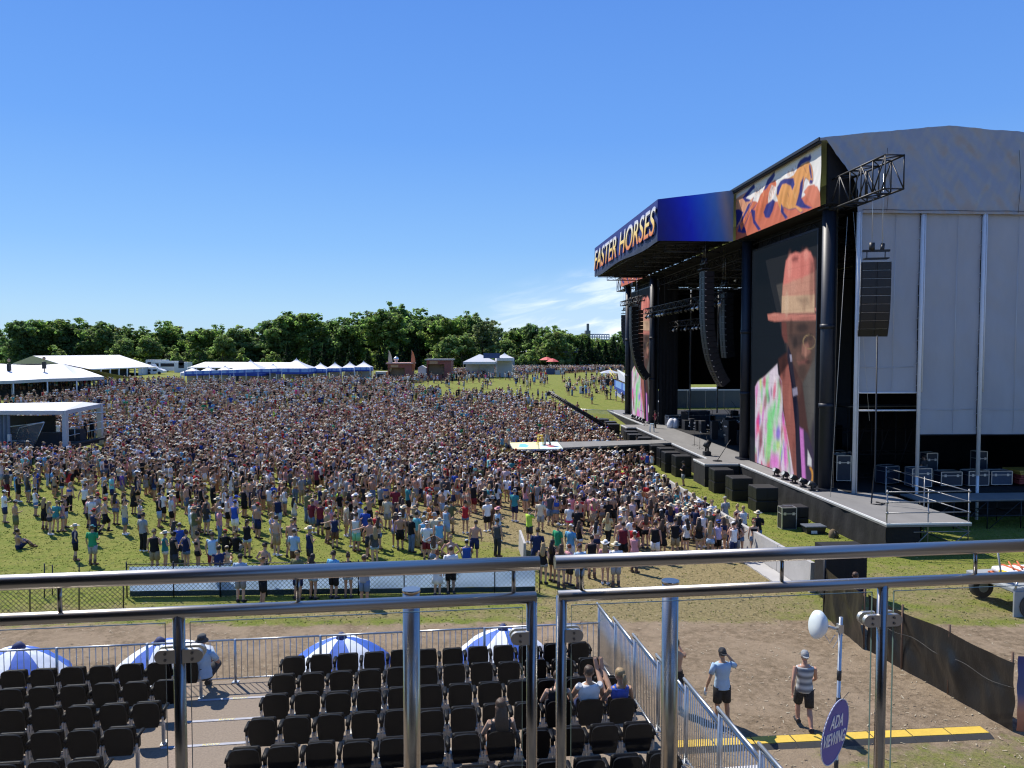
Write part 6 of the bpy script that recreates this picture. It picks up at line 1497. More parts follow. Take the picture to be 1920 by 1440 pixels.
mb = MB(M3); mb.bbox((0,0,.18),(.16,.3,.38),.03); mb.build('body', m_ybox, yb); mb = MB(M3); mb.cbox((-.085,0,.1),(.02,.12,.05)); mb.cbox((-.085,0,.26),(.02,.12,.05)); mb.build('latch', m_dark, yb)
# ------------------------------------------------------------------ tents, stalls and buildings at the back of the field
m_tent = mat('white tent vinyl', (.62, .63, .645), .55, var=.08, scale=.4, bump=.1, bscale=.8)
m_tentgrey = mat('grey tent vinyl', (.45, .47, .50), .55, var=.08, scale=.5)
m_blueval = attr_mat('blue printed valance', rough=.6)
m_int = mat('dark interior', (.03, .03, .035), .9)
m_redst = mat('red painted wood', (.26, .085, .07), .7, var=.2, scale=2.)
m_wood = mat('weathered wood', (.28, .20, .13), .8, var=.2, scale=3.)
def at(px, D): d = ray(px, 690); x = d.x/d.y*D; return Vector((x, D, gzf(x, D)))
def zpix(py, D): return PD(960, py, D).z
def valance(mb, pts, z0, z1, seedc=0):
    """printed strip along a polyline, pale blue above, deep blue below"""
    for i in range(len(pts)-1):
        a, b_ = Vector(pts[i]), Vector(pts[i+1]); n = 14
        for k in range(n):
            p, q = a+(b_-a)*(k/n), a+(b_-a)*((k+1)/n)
            for (lo, hi, c) in ((z0, z0+(z1-z0)*.35, (34, 66, 150)), (z0+(z1-z0)*.35, z1, (120, 160, 214) if (k*7+i*3) % 5 else (74, 110, 190))):
                mb.col = lin(c); mb.add([(p.x, p.y, lo), (q.x, q.y, lo), (q.x, q.y, hi), (p.x, p.y, hi)], [(0, 1, 2, 3)])
def pagoda(px, D, wpx, top_py, eave_py, label, val=True, rz=.0):
    c = at(px, D); w = wpx*D/F/2; zt, ze = zpix(top_py, D), zpix(eave_py, D)
    t = thing('peaked_tent', label, 'tent', c, rz, 'white peaked tents at the back of the field'); M = W[t]; ze -= c.z; zt -= c.z
    mb = MB(M); n = 10; rs = []
    for j in range(n+1):
        f = j/n; s = (1-f)**1.6 if f < 1 else .0; s = max(s, .012); z = ze+(zt-ze)*f; rs.append([(x*w*s, y*w*s, z) for x, y in ((-1,-1),(0,-1),(1,-1),(1,0),(1,1),(0,1),(-1,1),(-1,0))])
    mb.rings(rs, cap=True, smooth=False); mb.build('roof', m_tent, t)
    mb = MB(M); h = .14*w+.35
    if val:
        mb.col = (0,0,0); valance(mb, [(-w,-w,0),(w,-w,0)], ze-h*1.4, ze); valance(mb, [(-w,w,0),(-w,-w,0)], ze-h*1.4, ze); valance(mb, [(w,-w,0),(w,w,0)], ze-h*1.4, ze); mb.build('valance', m_blueval, t)
    else:
        mb.box((-w,-w,ze-h),(w,-w+.05,ze)); mb.box((-w,-w+.05,ze-h),(-w+.05,w,ze)); mb.box((w-.05,-w+.05,ze-h),(w,w,ze)); mb.build('valance', m_tent, t)
    mb = MB(M); mb.tube([(-w*.97,-w*.97,0),(-w*.97,-w*.97,ze)], .08, 6); mb.tube([(w*.97,-w*.97,0),(w*.97,-w*.97,ze)], .08, 6); mb.tube([(-w*.97,w*.97,0),(-w*.97,w*.97,ze)], .08, 6); mb.tube([(w*.97,w*.97,0),(w*.97,w*.97,ze)], .08, 6); mb.build('leg', m_whitesteel, t)
    mb = MB(M); mb.box((-w*.9, w*.5, 0), (w*.9, w*.55, ze-.3)); mb.build('back_wall', m_tentgrey, t)
    return t
pagoda(470, 143, 62, 674, 693, 'tall white peaked tent, second biggest, on the long blue banner row')
pagoda(556, 144, 60, 671, 690, 'widest white peaked tent, standing alone right of the long flat tent')
pagoda(601, 148, 30, 679, 691, 'small white peaked tent just right of the widest peaked tent', )
pagoda(628, 149, 26, 678, 690, 'small white peaked tent, middle one of three before the red stall')
pagoda(656, 150, 26, 677, 689, 'small white peaked tent with flatter shoulder, third of three small ones')
pagoda(682, 150, 30, 676, 688, 'small white peaked tent next to the grey frame of the red stall')
pagoda(361, 139, 32, 688, 698, 'leftmost small white peak over the blue banner', False)
pagoda(391, 140, 30, 686, 697, 'second small white peak over the blue banner', False)
pagoda(422, 141, 30, 684, 696, 'third small white peak over the blue banner', False)
pagoda(512, 144, 28, 681, 692, 'small white peak at the right end of the long flat tent', False)
pagoda(946, 172, 33, 661, 671, 'white peaked tent standing right of the broad white food tent', False, .1)
# long flat tent behind the blue banner
def long_tent(name, label, pA, pB, depth, zev, zr, walls=None, grey_gable=True, rz=None):
    d = (pB-pA); L = d.length; ang = math.atan2(d.y, d.x); t = thing(name, label, 'tent', (pA+pB)/2, ang); M = W[t]; zv = zev-((pA+pB)/2).z; zz = zr-((pA+pB)/2).z
    mb = MB(M); n = 10
    mb.grid(lambda s, q: (-L/2+L*s, depth*.5*q, zv+(zz-zv)*q - .12*math.sin(s*math.pi*n)**2*math.sin(q*math.pi)), 60, 6); mb.grid(lambda s, q: (-L/2+L*s, depth*.5+depth*.5*q, zz+(zv-zz)*q), 30, 3); mb.build('roof', m_tent, t)
    mb = MB(M)
    for sx in (-L/2, L/2): mb.add([(sx, 0, zv), (sx, depth, zv), (sx, depth/2, zz)], [(0,1,2)])
    mb.build('gable', m_tentgrey if grey_gable else m_tent, t)
    mb = MB(M)
    for i in range(n+1): mb.tube([(-L/2+L*i/n, .02, 0), (-L/2+L*i/n, .02, zv)], .09, 5)
    mb.tube([(-L/2,0,zv),(L/2,0,zv)], .12, 5); mb.build('frame', m_whitesteel, t)
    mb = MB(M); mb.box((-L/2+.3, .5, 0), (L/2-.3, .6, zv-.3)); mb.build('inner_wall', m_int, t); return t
pA, pB = at(352, 156), at(526, 149)
long_tent('flat_tent', 'long low white tent behind the blue printed banner', pA, pB, 10, zpix(690, 152), zpix(679, 157), grey_gable=False)
mb_t = thing('banner_row', 'long pale blue printed banner strip on posts along the tents', 'banner', at(430, 196)); mb = MB(); mb.col = (0,0,0)
qa, qb = at(345, 134), at(528, 139); za, zb_ = zpix(696, 134), zpix(690.5, 139)
for k in range(40):
    s0, s1 = k/40, (k+1)/40; p, q_ = qa+(qb-qa)*s0, qa+(qb-qa)*s1
    for f0_, f1_, c in ((0,.35,(34,66,150)), (.35,1.,(128,166,214) if k % 7 not in (0, 3) else (80,116,190))):
        H = .85; mb.col = lin(c); zz0 = za+(zb_-za)*s0; zz1 = za+(zb_-za)*s1
        mb.add([(p.x,p.y,zz0-H+2*H*f0_*.5*1.0),(q_.x,q_.y,zz1-H+H*f0_),(q_.x,q_.y,zz1-H+H*f1_),(p.x,p.y,zz0-H+H*f1_)], [(0,1,2,3)])
mb.build('strip', m_blueval, mb_t); mb = MB()
for k in range(9): p = qa+(qb-qa)*(k/8); z = za+(zb_-za)*(k/8); mb.tube([(p.x,p.y+.05,p.z),(p.x,p.y+.05,z)], .07, 5)
mb.build('post', m_whitesteel, mb_t)
# clear-span hall
pA, pB = at(106, 148), at(292, 190)
hall = thing('marquee_hall', 'big white frame tent with grey gable behind the left marquee', 'tent', at(160, 170)); mb = MB()
e0 = PD(150, 694, 150); e1 = PD(292, 688, 195); r0 = PD(62, 667, 168); r1 = PD(224, 665.5, 212)
g0 = PD(24, 681, 186)
mb.grid(lambda s, q_: e0.lerp(e1, s).lerp(r0.lerp(r1, s), q_) - Vector((0,0,.25*math.sin(s*math.pi*9)**2*math.sin(q_*math.pi))), 72, 8)
mb.grid(lambda s, q_: r0.lerp(r1, s).lerp(g0.lerp(g0+(r1-r0), s), q_), 10, 2); mb.build('roof', m_tent, hall)
mb = MB(); f_ = Vector((0,0,1)); bq0 = Vector((g0.x, g0.y, 2.5)); mb.add([g0, e0, r0], [(0,1,2)]); mb.add([g0, e0, (e0.x,e0.y,2.3), bq0], [(0,1,2,3)]); mb.build('gable', m_tentgrey, hall)
mb = MB(); n = 9
for i in range(n+1): p = e0.lerp(e1, i/n); mb.tube([(p.x,p.y,2),(p.x,p.y,p.z)], .2, 5)
mb.tube([e0, e1], .16, 5); mb.build('frame', m_whitesteel, hall)
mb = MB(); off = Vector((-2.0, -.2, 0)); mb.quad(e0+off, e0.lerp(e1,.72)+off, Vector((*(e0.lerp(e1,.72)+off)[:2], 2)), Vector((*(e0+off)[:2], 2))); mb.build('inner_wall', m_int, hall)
mb = MB(); mb.quad(e0.lerp(e1,.72), e1, Vector((*e1[:2], 2)), Vector((*e0.lerp(e1,.72)[:2], 2))); mb.build('side_wall', m_tent, hall)
text_mesh('REJECTION', 'gable_lettering', m_dark, hall, e0.lerp(g0, .78)+Vector((0,-.3,.35)), (e0-g0).normalized(), (0,0,1), 7.0, .9, 0, .05, .02) if False else None
# near marquee on the left with its viewing platform
mq = thing('white_marquee', 'white peaked marquee over a railed viewing platform at left', 'tent', at(60, 115)); mb = MB()
k0 = [PD(x, y, D) for x, y, D in ((-60, 716, 110), (24, 713.5, 110), (88, 710, 111), (143, 708.5, 112), (195, 706, 113))]
rd = [PD(x, y, D) for x, y, D in ((-90, 684, 124), (2, 682, 124), (62, 684.5, 124), (116, 681.5, 124), (150, 690, 128))]
mb.grid(lambda s, q_: (lambda i, f: k0[i].lerp(k0[i+1], f).lerp(rd[i].lerp(rd[i+1], f), q_) - Vector((0,0,.35*math.sin(f*math.pi)*math.sin(q_*math.pi*.9+.2))))(min(3, int(s*4)), s*4-min(3, int(s*4))), 64, 10)
mb.quad(rd[0], rd[3], rd[3]+Vector((4,16,-3)), rd[0]+Vector((0,16,-3))); mb.build('roof', m_tent, mq)
mb = MB(); 
for i in range(4): mb.quad(k0[i]-Vector((0,0,.45)), k0[i+1]-Vector((0,0,.45)), k0[i+1], k0[i])
mb.build('valance', m_tentgrey, mq); mb = MB()
for p in k0[1:4]: mb.tube([(p.x,p.y+.1,gzf(p.x,p.y)),(p.x,p.y+.1,p.z)], .10, 6)
for p in rd[:4]: mb.tube([(p.x,p.y,gzf(p.x,p.y)),(p.x,p.y,p.z)], .10, 6)
mb.tube([PD(18,690,120), PD(24,748,109)], .06, 5); mb.build('pole', m_whitesteel, mq)
vp = thing('viewing_platform', 'dark railed platform packed with people under the left marquee', 'platform', at(60, 116)); mb = MB(); pz = zpix(731, 115)
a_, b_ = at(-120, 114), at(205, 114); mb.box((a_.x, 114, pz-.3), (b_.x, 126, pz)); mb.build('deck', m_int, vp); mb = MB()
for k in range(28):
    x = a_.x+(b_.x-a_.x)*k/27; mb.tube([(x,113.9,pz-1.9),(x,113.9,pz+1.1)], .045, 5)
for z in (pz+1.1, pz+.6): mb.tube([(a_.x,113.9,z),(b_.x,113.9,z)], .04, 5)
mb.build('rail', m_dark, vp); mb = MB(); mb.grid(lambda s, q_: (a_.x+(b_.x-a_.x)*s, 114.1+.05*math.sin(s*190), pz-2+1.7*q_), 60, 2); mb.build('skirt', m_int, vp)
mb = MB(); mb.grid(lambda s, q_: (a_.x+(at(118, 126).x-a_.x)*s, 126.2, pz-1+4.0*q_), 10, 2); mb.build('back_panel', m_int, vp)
# mixing position in the crowd
mx_ = thing('mixing_tower', 'open roofed mixing booth with white roof in the crowd at left', 'booth', at(100, 63)); mb = MB()
g = lambda x, y, D: PD(x, y, D)
zr = g(100, 769, 62).z
F0, F1, F2 = g(-40, 770, 59), g(119, 770, 61.5), g(189, 757, 70); B0_, B1_ = g(-40, 757, 66), g(156, 753.5, 69)
mb.grid(lambda s, q_: F0.lerp(F1, s).lerp(B0_.lerp(B1_, s), q_) - Vector((0,0,.12*math.sin(s*math.pi*4)**2*(1-q_))), 40, 4); mb.build('roof', m_tent, mx_)
mb = MB(); mb.add([F1, F2, B1_], [(0,1,2)]); mb.quad(F1-Vector((0,0,.35)), F2-Vector((0,0,.35)), F2, F1); mb.build('end_gable', m_tentgrey, mx_)
mb = MB(); d_ = Vector((0,0,.32)); mb.rings([[F0, F0+Vector((0,.12,0)), F0+Vector((0,.12,0))-d_, F0-d_], [F1, F1+Vector((0,.12,0)), F1+Vector((0,.12,0))-d_, F1-d_]], smooth=False); mb.build('beam', m_tentgrey, mx_)
def post(p, r=.16, w=None):
    mb = MB(); mb.box((p.x-r, p.y-r, gzf(p.x, p.y)-.1), (p.x+r, p.y+r, p.z)); mb.build('post', m_tentgrey, mx_)
post(F1 + Vector((0,.2,0)), .17); post(F2+Vector((-.1,0,0)), .2); post(g(17, 795, 59.5)+Vector((0,0,-.8)), .10); post(g(150, 760, 74), .08)
mb = MB(); c0_, c1_ = g(-30, 775, 60), g(18, 775, 60); mb.grid(lambda s, q_: (c0_.x+(c1_.x-c0_.x)*s, 60+.12*math.sin(s*38), gzf(c0_.x, 60)+(c0_.z-gzf(c0_.x, 60))*q_), 50, 3); mb.build('curtain', mat('grey curtain', (.14,.18,.24), .8), mx_)
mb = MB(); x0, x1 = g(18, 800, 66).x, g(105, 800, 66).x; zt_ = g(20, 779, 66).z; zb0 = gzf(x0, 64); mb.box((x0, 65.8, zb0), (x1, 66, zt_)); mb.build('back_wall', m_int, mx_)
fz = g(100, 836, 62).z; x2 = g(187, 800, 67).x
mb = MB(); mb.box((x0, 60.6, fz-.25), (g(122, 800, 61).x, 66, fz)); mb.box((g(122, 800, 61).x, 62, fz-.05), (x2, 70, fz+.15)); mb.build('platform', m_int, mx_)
mb = MB(); mb.box((x0+.3, 62.4, fz), (g(104, 800, 62).x, 63.2, fz+1.0)); mb.box((g(124,800,64).x, 64, fz+.15), (g(150,800,64).x, 65, fz+1.1)); mb.build('console', m_int, mx_)
mb = MB(); 
for z in (fz+.75, fz+1.35): mb.tube([(g(122,800,62).x, 62, z), (x2, 68, z+.15)], .03, 5); mb.tube([(x2, 68, z+.15), (g(230,800,70).x, 70, z)], .03, 5)
mb.tube([g(125,782,63), g(158,776,67), g(197,773,70)], .07, 6)
for x, D in ((125, 62), (140, 63.5), (160, 65.5), (180, 67.3)): mb.tube([g(x, 800, D), Vector((g(x,800,D).x, D, fz))], .03, 5)
mb.tube([g(30,822,61), g(37,802,61), g(82,791,61)], .05, 5); mb.tube([g(20,800,61), g(83,792,61)], .06, 5); mb.tube([g(83,792,61), g(64,838,61)], .03, 5); mb.tube([g(20,827,61), g(50,827,61)], .04, 5)
mb.build('tube_frame', m_galv, mx_)
m_cl = mat('hazy clear vinyl', (.35,.36,.38), .3)
mcl, ntc, bc = nt_mat('clear vinyl'); bc.inputs['Alpha'].default_value = .18; bc.inputs['Base Color'].default_value = (.5,.5,.52,1); bc.inputs['Roughness'].default_value = .2
mb = MB(); mb.quad(g(22,836,60.9), g(62,838,60.9), g(82,793,60.9), g(22,800,60.9)); mb.build('clear_panel', mcl, mx_)
mb = MB(); mb.quad(g(138,815,69), g(184,812,69), g(184,778,69), g(142,782,69)); mb.build('clear_panel', mcl, mx_)
# red food stalls, broad tent, red parasols, flags
def stall(name, px0, px1, py_top, py_bot, D, label, col=m_redst, roof=None, depth=5):
    a, b_ = at(px0, D), at(px1, D); t = thing(name, label, 'stall', (a+b_)/2); zt = zpix(py_top, D); zb = (a.z+b_.z)/2
    H = zt-zb; mb = MB(); mb.box((a.x, D, zb), (b_.x, D+.2, zb+H*.28)); mb.box((a.x, D+.2, zb), (a.x+.15, D+depth, zt)); mb.box((b_.x-.15, D+.2, zb), (b_.x, D+depth, zt)); mb.box((a.x+.15, D+depth-.2, zb), (b_.x-.15, D+depth, zt)); mb.box((a.x, D, zb+H*.80), (b_.x, D+.2, zt)); mb.box((a.x+(b_.x-a.x)*.72, D, zb+H*.28), (b_.x, D+.2, zb+H*.80)); mb.build('body', col, t)
    mb = MB(); mb.box((a.x-.3, D-.4, zt), (b_.x+.3, D+depth+.2, zt+.25)); 
    mb.build('roof', roof or m_wood, t)
    mb = MB(); mb.box((a.x+.2, D+1.5, zb), (b_.x-.2, D+1.6, zt-.2)); mb.build('interior', m_wood, t)
    mb = MB(); mb.box((a.x+.6, D-.06, zb+H*.82), (a.x+(b_.x-a.x)*.45, D-.003, zb+H*.96)); mb.build('menu_board', mat('menu board tan', (.45,.28,.16), .7), t); return t
stall('food_stall', 727, 771, 682.5, 700, 150, 'low red food stall with pink awning between two feather flags', m_redst, mat('pink awning', (.52,.30,.26), .7))
stall('food_trailer', 800, 846, 675.5, 696, 158, 'red food stall with grey roof and wooden signs', m_redst, mat('grey roof sheet', (.32,.33,.34), .6), 6)
t = thing('vent_drum', 'round pale steel vent on the roof of the low red stall', 'vent', at(743, 152)+Vector((0,0,zpix(680.5,150)-at(743,152).z+.3)))
mb = MB(W[t]); mb.tube([(0,0,-.2),(0,0,.25)], .3, 10); mb.build('neck', m_silver, t); mb = MB(W[t]); mb.ell([(0,0,.2,.45,.45),(0,0,.5,.55,.55),(0,0,.8,.35,.35),(0,0,.9,.1,.1)], 12); mb.build('cowl', m_silver, t)
t = thing('white_stall', 'grey framed white booth at the left of the low red stall', 'stall', at(714, 151)); place(t, t.location, 0, .78); M = W[t]
mb = MB(M); mb.box((-1.3,0,0),(1.3,2.6,2.4)); mb.build('body', m_tentgrey, t); mb = MB(M); mb.box((-1.4,-.2,2.41),(1.4,2.7,2.6)); mb.build('roof', m_whitesteel, t); mb = MB(M); mb.box((-.9,-.05,.9),(.9,-.01,2.0)); mb.build('window', m_int, t)
t = thing('white_shed', 'small white hut at the left of the grey roofed food stall', 'hut', at(791, 157)); M = W[t]
mb = MB(M); mb.box((-.8,0,0),(.8,2,2.6)); mb.build('body', m_tent, t); mb = MB(M); mb.rings([[(-.9,-.1,2.6),(.9,-.1,2.6),(0,-.1,3.1)],[(-.9,2.1,2.6),(.9,2.1,2.6),(0,2.1,3.1)]], smooth=False); mb.build('roof', m_tent, t)
def feather(px, top_py, D, label, c):
    b_ = at(px, D); t = thing('feather_flag', label, 'flag', b_, 0, 'tall feather flags at the red stall'); zt = zpix(top_py, D)-b_.z; M = W[t]
    mb = MB(M); mb.tube([(0,0,0),(0,0,zt*.8),(.12,0,zt)], .05, 5); mb.build('pole', m_dark, t)
    mb = MB(M); mb.grid(lambda s, q_: (.02+(.75*math.sin((.15+.85*q_)*math.pi)**.6+.05)*s, .06*math.sin(q_*9+s*3), zt*(.33+.66*q_)), 4, 16); mb.build('cloth', mat('flag '+label[:12], c, .7), t)
feather(728, 656, 151, 'pale cream feather flag left of the low red stall', (.60,.52,.36)); feather(771, 656, 151, 'orange feather flag at the right end of the low red stall', (.62,.22,.10))
ft_ = thing('food_tent', 'broad low white tent with a blue sign, right of the food stalls', 'tent', at(898, 166)); M = W[ft_]; w = 31*166/F; ze, zt = zpix(679, 164)-ft_.location.z, zpix(664.5, 168)-ft_.location.z
mb = MB(M); rs = [[(x*w*s, (y*w*.8+5)*1.0*s+5*(1-s), ze+(zt-ze)*f) for x, y in ((-1,-1),(0,-1),(1,-1),(1,0),(1,1),(0,1),(-1,1),(-1,0))] for f, s in ((0,1),(.4,.62),(.7,.33),(1,.05))]; mb.rings(rs, smooth=False); mb.build('roof', m_tent, ft_)
mb = MB(M); mb.box((-w,-w*.8+5,ze-.5),(w,-w*.8+5.05,ze)); mb.build('valance', m_tent, ft_); mb = MB(M)
for sx in (-.97,0,.97): mb.tube([(sx*w,-w*.8+5.1,0),(sx*w,-w*.8+5.1,ze)], .07, 5)
mb.build('leg', m_wood, ft_); mb = MB(M); mb.box((w*.25,-w*.8+4.6,ze+.8),(w*1.25,-w*.8+4.8,ze+1.9)); mb.build('sign_board', mat('navy sign', (.04,.07,.2), .6), ft_)
mb = MB(M); mb.box((-w*.9,6,0),(w*.9,6.1,ze-.2)); mb.build('back_wall', m_tentgrey, ft_)
def red_umb(px, py, D, r, label):
    b_ = at(px, D); t = thing('red_parasol', label, 'parasol', b_, 0, 'red parasols over the stand'); zt = zpix(py, D)-b_.z; M = W[t]
    mb = MB(M); mb.rings([[(r*s*math.cos(k*math.pi/4), r*s*math.sin(k*math.pi/4), zt-.8*s**1.3) for k in range(8)] for s in (1, .6, .3, .02)], smooth=False); mb.build('canopy', mat('red parasol cloth', (.62,.10,.085), .7), t)
    mb = MB(M); mb.tube([(0,0,0),(0,0,zt)], .05, 6); mb.build('pole', m_dark, t)
red_umb(1025, 669, 195, 1.9, 'left and higher of the two red parasols on the far grass'); red_umb(1036, 672, 190, 1.6, 'right and lower of the two red parasols on the far grass')
t = thing('stand_counter', 'dark drinks stand with pale counters under the red parasols', 'stand', at(1035, 188)); M = W[t]
mb = MB(M); mb.box((-1.4,0,0),(.6,1.5,1.5)); mb.build('cabinet', mat('navy cabinet', (.03,.05,.12), .6), t); mb = MB(M); mb.box((.8,0,0),(2.0,1.4,1.0)); mb.box((2.2,0,0),(3.2,1.4,.95)); mb.build('counter', mat('pale counter', (.5,.48,.45), .7), t)
t = thing('white_board', 'small white board standing on the open grass at right', 'board', PG(1090, 738), .1); M = W[t]; mb = MB(M); mb.bbox((0,0,.6),(.65,.12,1.15),.02); mb.build('panel', m_tent, t); mb = MB(M); mb.box((-.3,-.2,0),(.3,.2,.05)); mb.build('foot', m_dark, t)
# vehicles and trailers left of the flat tent
def van(px, D, label, L=5.2, h=2.4, c=(.75,.76,.77), rz=0.):
    b_ = at(px, D); t = thing('camper_van', label, 'van', b_, rz, 'white vehicles behind the crowd'); M = W[t]
    mb = MB(M); mb.prism([(-L/2,.4),(L/2-.1,.4),(L/2,.9),(L/2-.5,1.2),(L/2-1.1,h*.8),(L/2-1.4,h),(-L/2+.1,h),(-L/2,h-.2)], (0,1,0), (1,0,0), (0,0,1), 2.0); mb.build('body', mat('white vehicle paint', c, .35, var=.04), t)
    mb = MB(M); mb.box((-L/2+.5,-1.02,h*.5),(-L/2+1.5,-.99,h*.8)); mb.box((-L/2+2.0,-1.02,h*.5),(L/2-1.6,-.99,h*.8)); mb.build('window', m_int, t)
    for x in (-L/2+1, L/2-1): mb = MB(M); mb.tube([(x,-1.05,.38),(x,-.8,.38)], .38, 12); mb.build('wheel', m_rub, t)
van(281, 200, 'white van parked right of the big white hall', 5, 2.3); van(300, 215, 'tall white camper behind the parked white van', 7, 3.3); van(318, 210, 'pale coach with dark window band left of the white block', 8, 3.0, (.6,.62,.64)); van(292, 190, 'low pale blue car in front of the campers', 4.6, 1.6, (.45,.58,.62))
t = thing('storage_block', 'tall white booth with a dark arched opening at the left of the flat tent', 'booth', at(340, 205)); M = W[t]
mb = MB(M); mb.box((-1.9,0,0),(1.7,3,zpix(679,205)-t.location.z)); mb.build('body', m_tent, t); mb = MB(M); mb.tube([(0,-.05,2.6),(0,.05,2.6)], .75, 14); mb.box((-.75,-.05,1.2),(.75,-.01,2.6)); mb.build('opening', m_int, t)
t = thing('roof_hut', 'pale low shed roof with a small pink tower box behind the flat tent', 'shed', at(410, 238)); M = W[t]; zz = zpix(678, 238)-t.location.z
mb = MB(M); mb.box((-6,0,0),(6,4,zz)); mb.build('body', m_tentgrey, t); mb = MB(M); mb.box((.6,1,zz+.01),(1.9,2.4,zz+.95)); mb.build('tower_box', mat('pink box', (.4,.26,.24), .7), t)
for i, (x, y0) in enumerate(((17, 669), (83, 665))):
    D = 118; b_ = at(x, D); t = thing('spotlight_mast', ('left' if i == 0 else 'right') + ' dark spotlight box on a mast above the white marquee', 'spotlight', b_, 0, 'spotlight masts above the marquee'); M = W[t]; zt = zpix(y0+16, D)-b_.z
    mb = MB(M); mb.tube([(0,0,0),(0,0,zt)], .07, 6); mb.build('mast', m_dark, t); mb = MB(M); mb.bbox((0,0,zt-.3),(.45,.5,1.1),.05); mb.build('lamp_box', m_dark, t); mb = MB(M); mb.ell([(0,0,zt+.5,.1,.1),(0,0,zt+.7,.24,.24),(0,0,zt+.9,.2,.2),(0,0,zt+1,.06,.06)], 8); mb.build('globe', m_wood, t)
# right edge of the field: blue banner stand, white tarpaulin
rt = thing('banner_stand', 'raised stand with blue printed banner at the far right of the field', 'stand', at(1170, 112)); mb = MB(); mb.col = (0,0,0)
a, b_ = PD(1152, 712, 122), PD(1196, 738, 92); valance(mb, [(a.x,a.y,0),(b_.x,b_.y,0)], min(a.z,b_.z)-1.0, max(a.z,b_.z)); mb.build('banner', m_blueval, rt)
mb = MB(); mb.add([PD(1157,692,122), PD(1185,707,110), PD(1185,722,108), PD(1160,712,120)], [(0,1,2,3)]); mb.build('white_tarp', m_tent, rt); mb = MB(); mb.box((a.x,96,1.0),(a.x+2.6,121,2.2)); mb.build('base', m_tentgrey, rt)
mb = MB(); p0, p1 = PD(1143, 690, 128), PD(1153, 704, 122); mb.tube([p0,p1],.05,5); mb.tube([p0-Vector((0,0,.6)),p1-Vector((0,0,.6))],.05,5); mb.build('yellow_rail', m_ybox, rt)
t = thing('pop_up_tent', 'small grey canopy over dark boxes beside the blue banner stand', 'tent', PG(1143, 722)); M = W[t]; 
mb = MB(M); mb.rings([[(x*1.7*s,y*1.7*s,2.2+.6*f) for x, y in ((-1,-1),(1,-1),(1,1),(-1,1))] for f, s in ((0,1),(.5,.6),(1,.03))], smooth=False); mb.build('canopy', m_tentgrey, t); mb = MB(M)
for x in (-1.6,1.6):
    for y in (-1.6,1.6): mb.tube([(x,y,0),(x,y,2.2)], .04, 5)
mb.build('leg', m_dark, t); mb = MB(M); mb.box((-1.2,-1,0),(1.2,1,1.1)); mb.build('boxes', m_int, t)
# what shows through and under the far side of the stage
t = thing('white_trailer', 'pale trailer seen under the far black drape of the stage', 'trailer', S(36, 106, GZS), ST); M = W[t]
mb = MB(M); mb.bbox((0,0,2.6),(14,2.6,2.8),.06); mb.build('body', m_tent, t); mb = MB(M); mb.box((-6.8,-1.2,.5),(6.8,1.2,1.15)); mb.build('chassis', m_dark, t)
for x in (-4,-2.8,4.5): mb = MB(M); mb.tube([(x,-1.3,.5),(x,-1.0,.5)], .5, 12); mb.build('wheel', m_rub, t)
t = thing('grey_fence', 'dark grey panel fence behind the stage opening', 'fence', S(31.5, 101, GZS), ST); M = W[t]
for k in range(9):
    mb = MB(M); mb.box((-9+k*2.5,-.05,0),(-9+k*2.5+2.46,.05,3.9)); mb.build('panel', mat('dark grey panel', (.10,.11,.12), .7), t)
# bar fence beyond the stage end
t = thing('bar_barricade', 'grey bar barricade at the far end of the stage', 'barricade', PG(1110, 786)); p0, p1 = PG(1066, 783), PG(1150, 787)
mb = MB(); up_ = Vector((0,0,1.1))
for z in (0.1, 1.1): mb.tube([p0+Vector((0,0,z)), p1+Vector((0,0,z))], .03, 5)
for k in range(60): q_ = p0.lerp(p1, k/59); mb.tube([q_+Vector((0,0,.1)), q_+Vector((0,0,1.1))], .012, 4)
mb.build('bars', m_galv, t)
# racetrack building far off
t = thing('distant_grandstand', 'grey steel grandstand with a dark tower far beyond the trees', 'grandstand', (at(1125, 520).x, 520, 3)); Dq = 520
mb = MB(); X = lambda px: PD(px, 640, Dq).x; Z = lambda py: PD(960, py, Dq).z
for i in range(4): y0 = 626+i*5; mb.box((X(1106-i*0), Dq+i*-3, Z(y0+2)), (X(1142), Dq+2-i*3, Z(y0)))
for k in range(9): x = X(1106+k*4.5); mb.tube([(x, Dq, 3), (x, Dq, Z(626))], .35, 5)
mb.build('tiers', mat('pale blue steel', (.30,.36,.42), .6), t)
mb = MB(); mb.box((X(1097), Dq-4, 3), (X(1106), Dq+4, Z(620))); mb.box((X(1100), Dq-2, Z(620)), (X(1104), Dq+2, Z(607))); mb.build('tower', mat('dark tower', (.12,.14,.16), .7), t)
t = thing('billboard', 'dark board on a post in front of the far conifers', 'sign', at(1070, 240)); M = W[t]
mb = MB(M); mb.tube([(0,0,0),(0,0,7)], .15, 6); mb.build('post', m_dark, t); mb = MB(M); mb.box((-2.4,-.15,5.2),(2.4,.15,6.6)); mb.build('board', mat('dark board', (.10,.11,.12), .7), t)

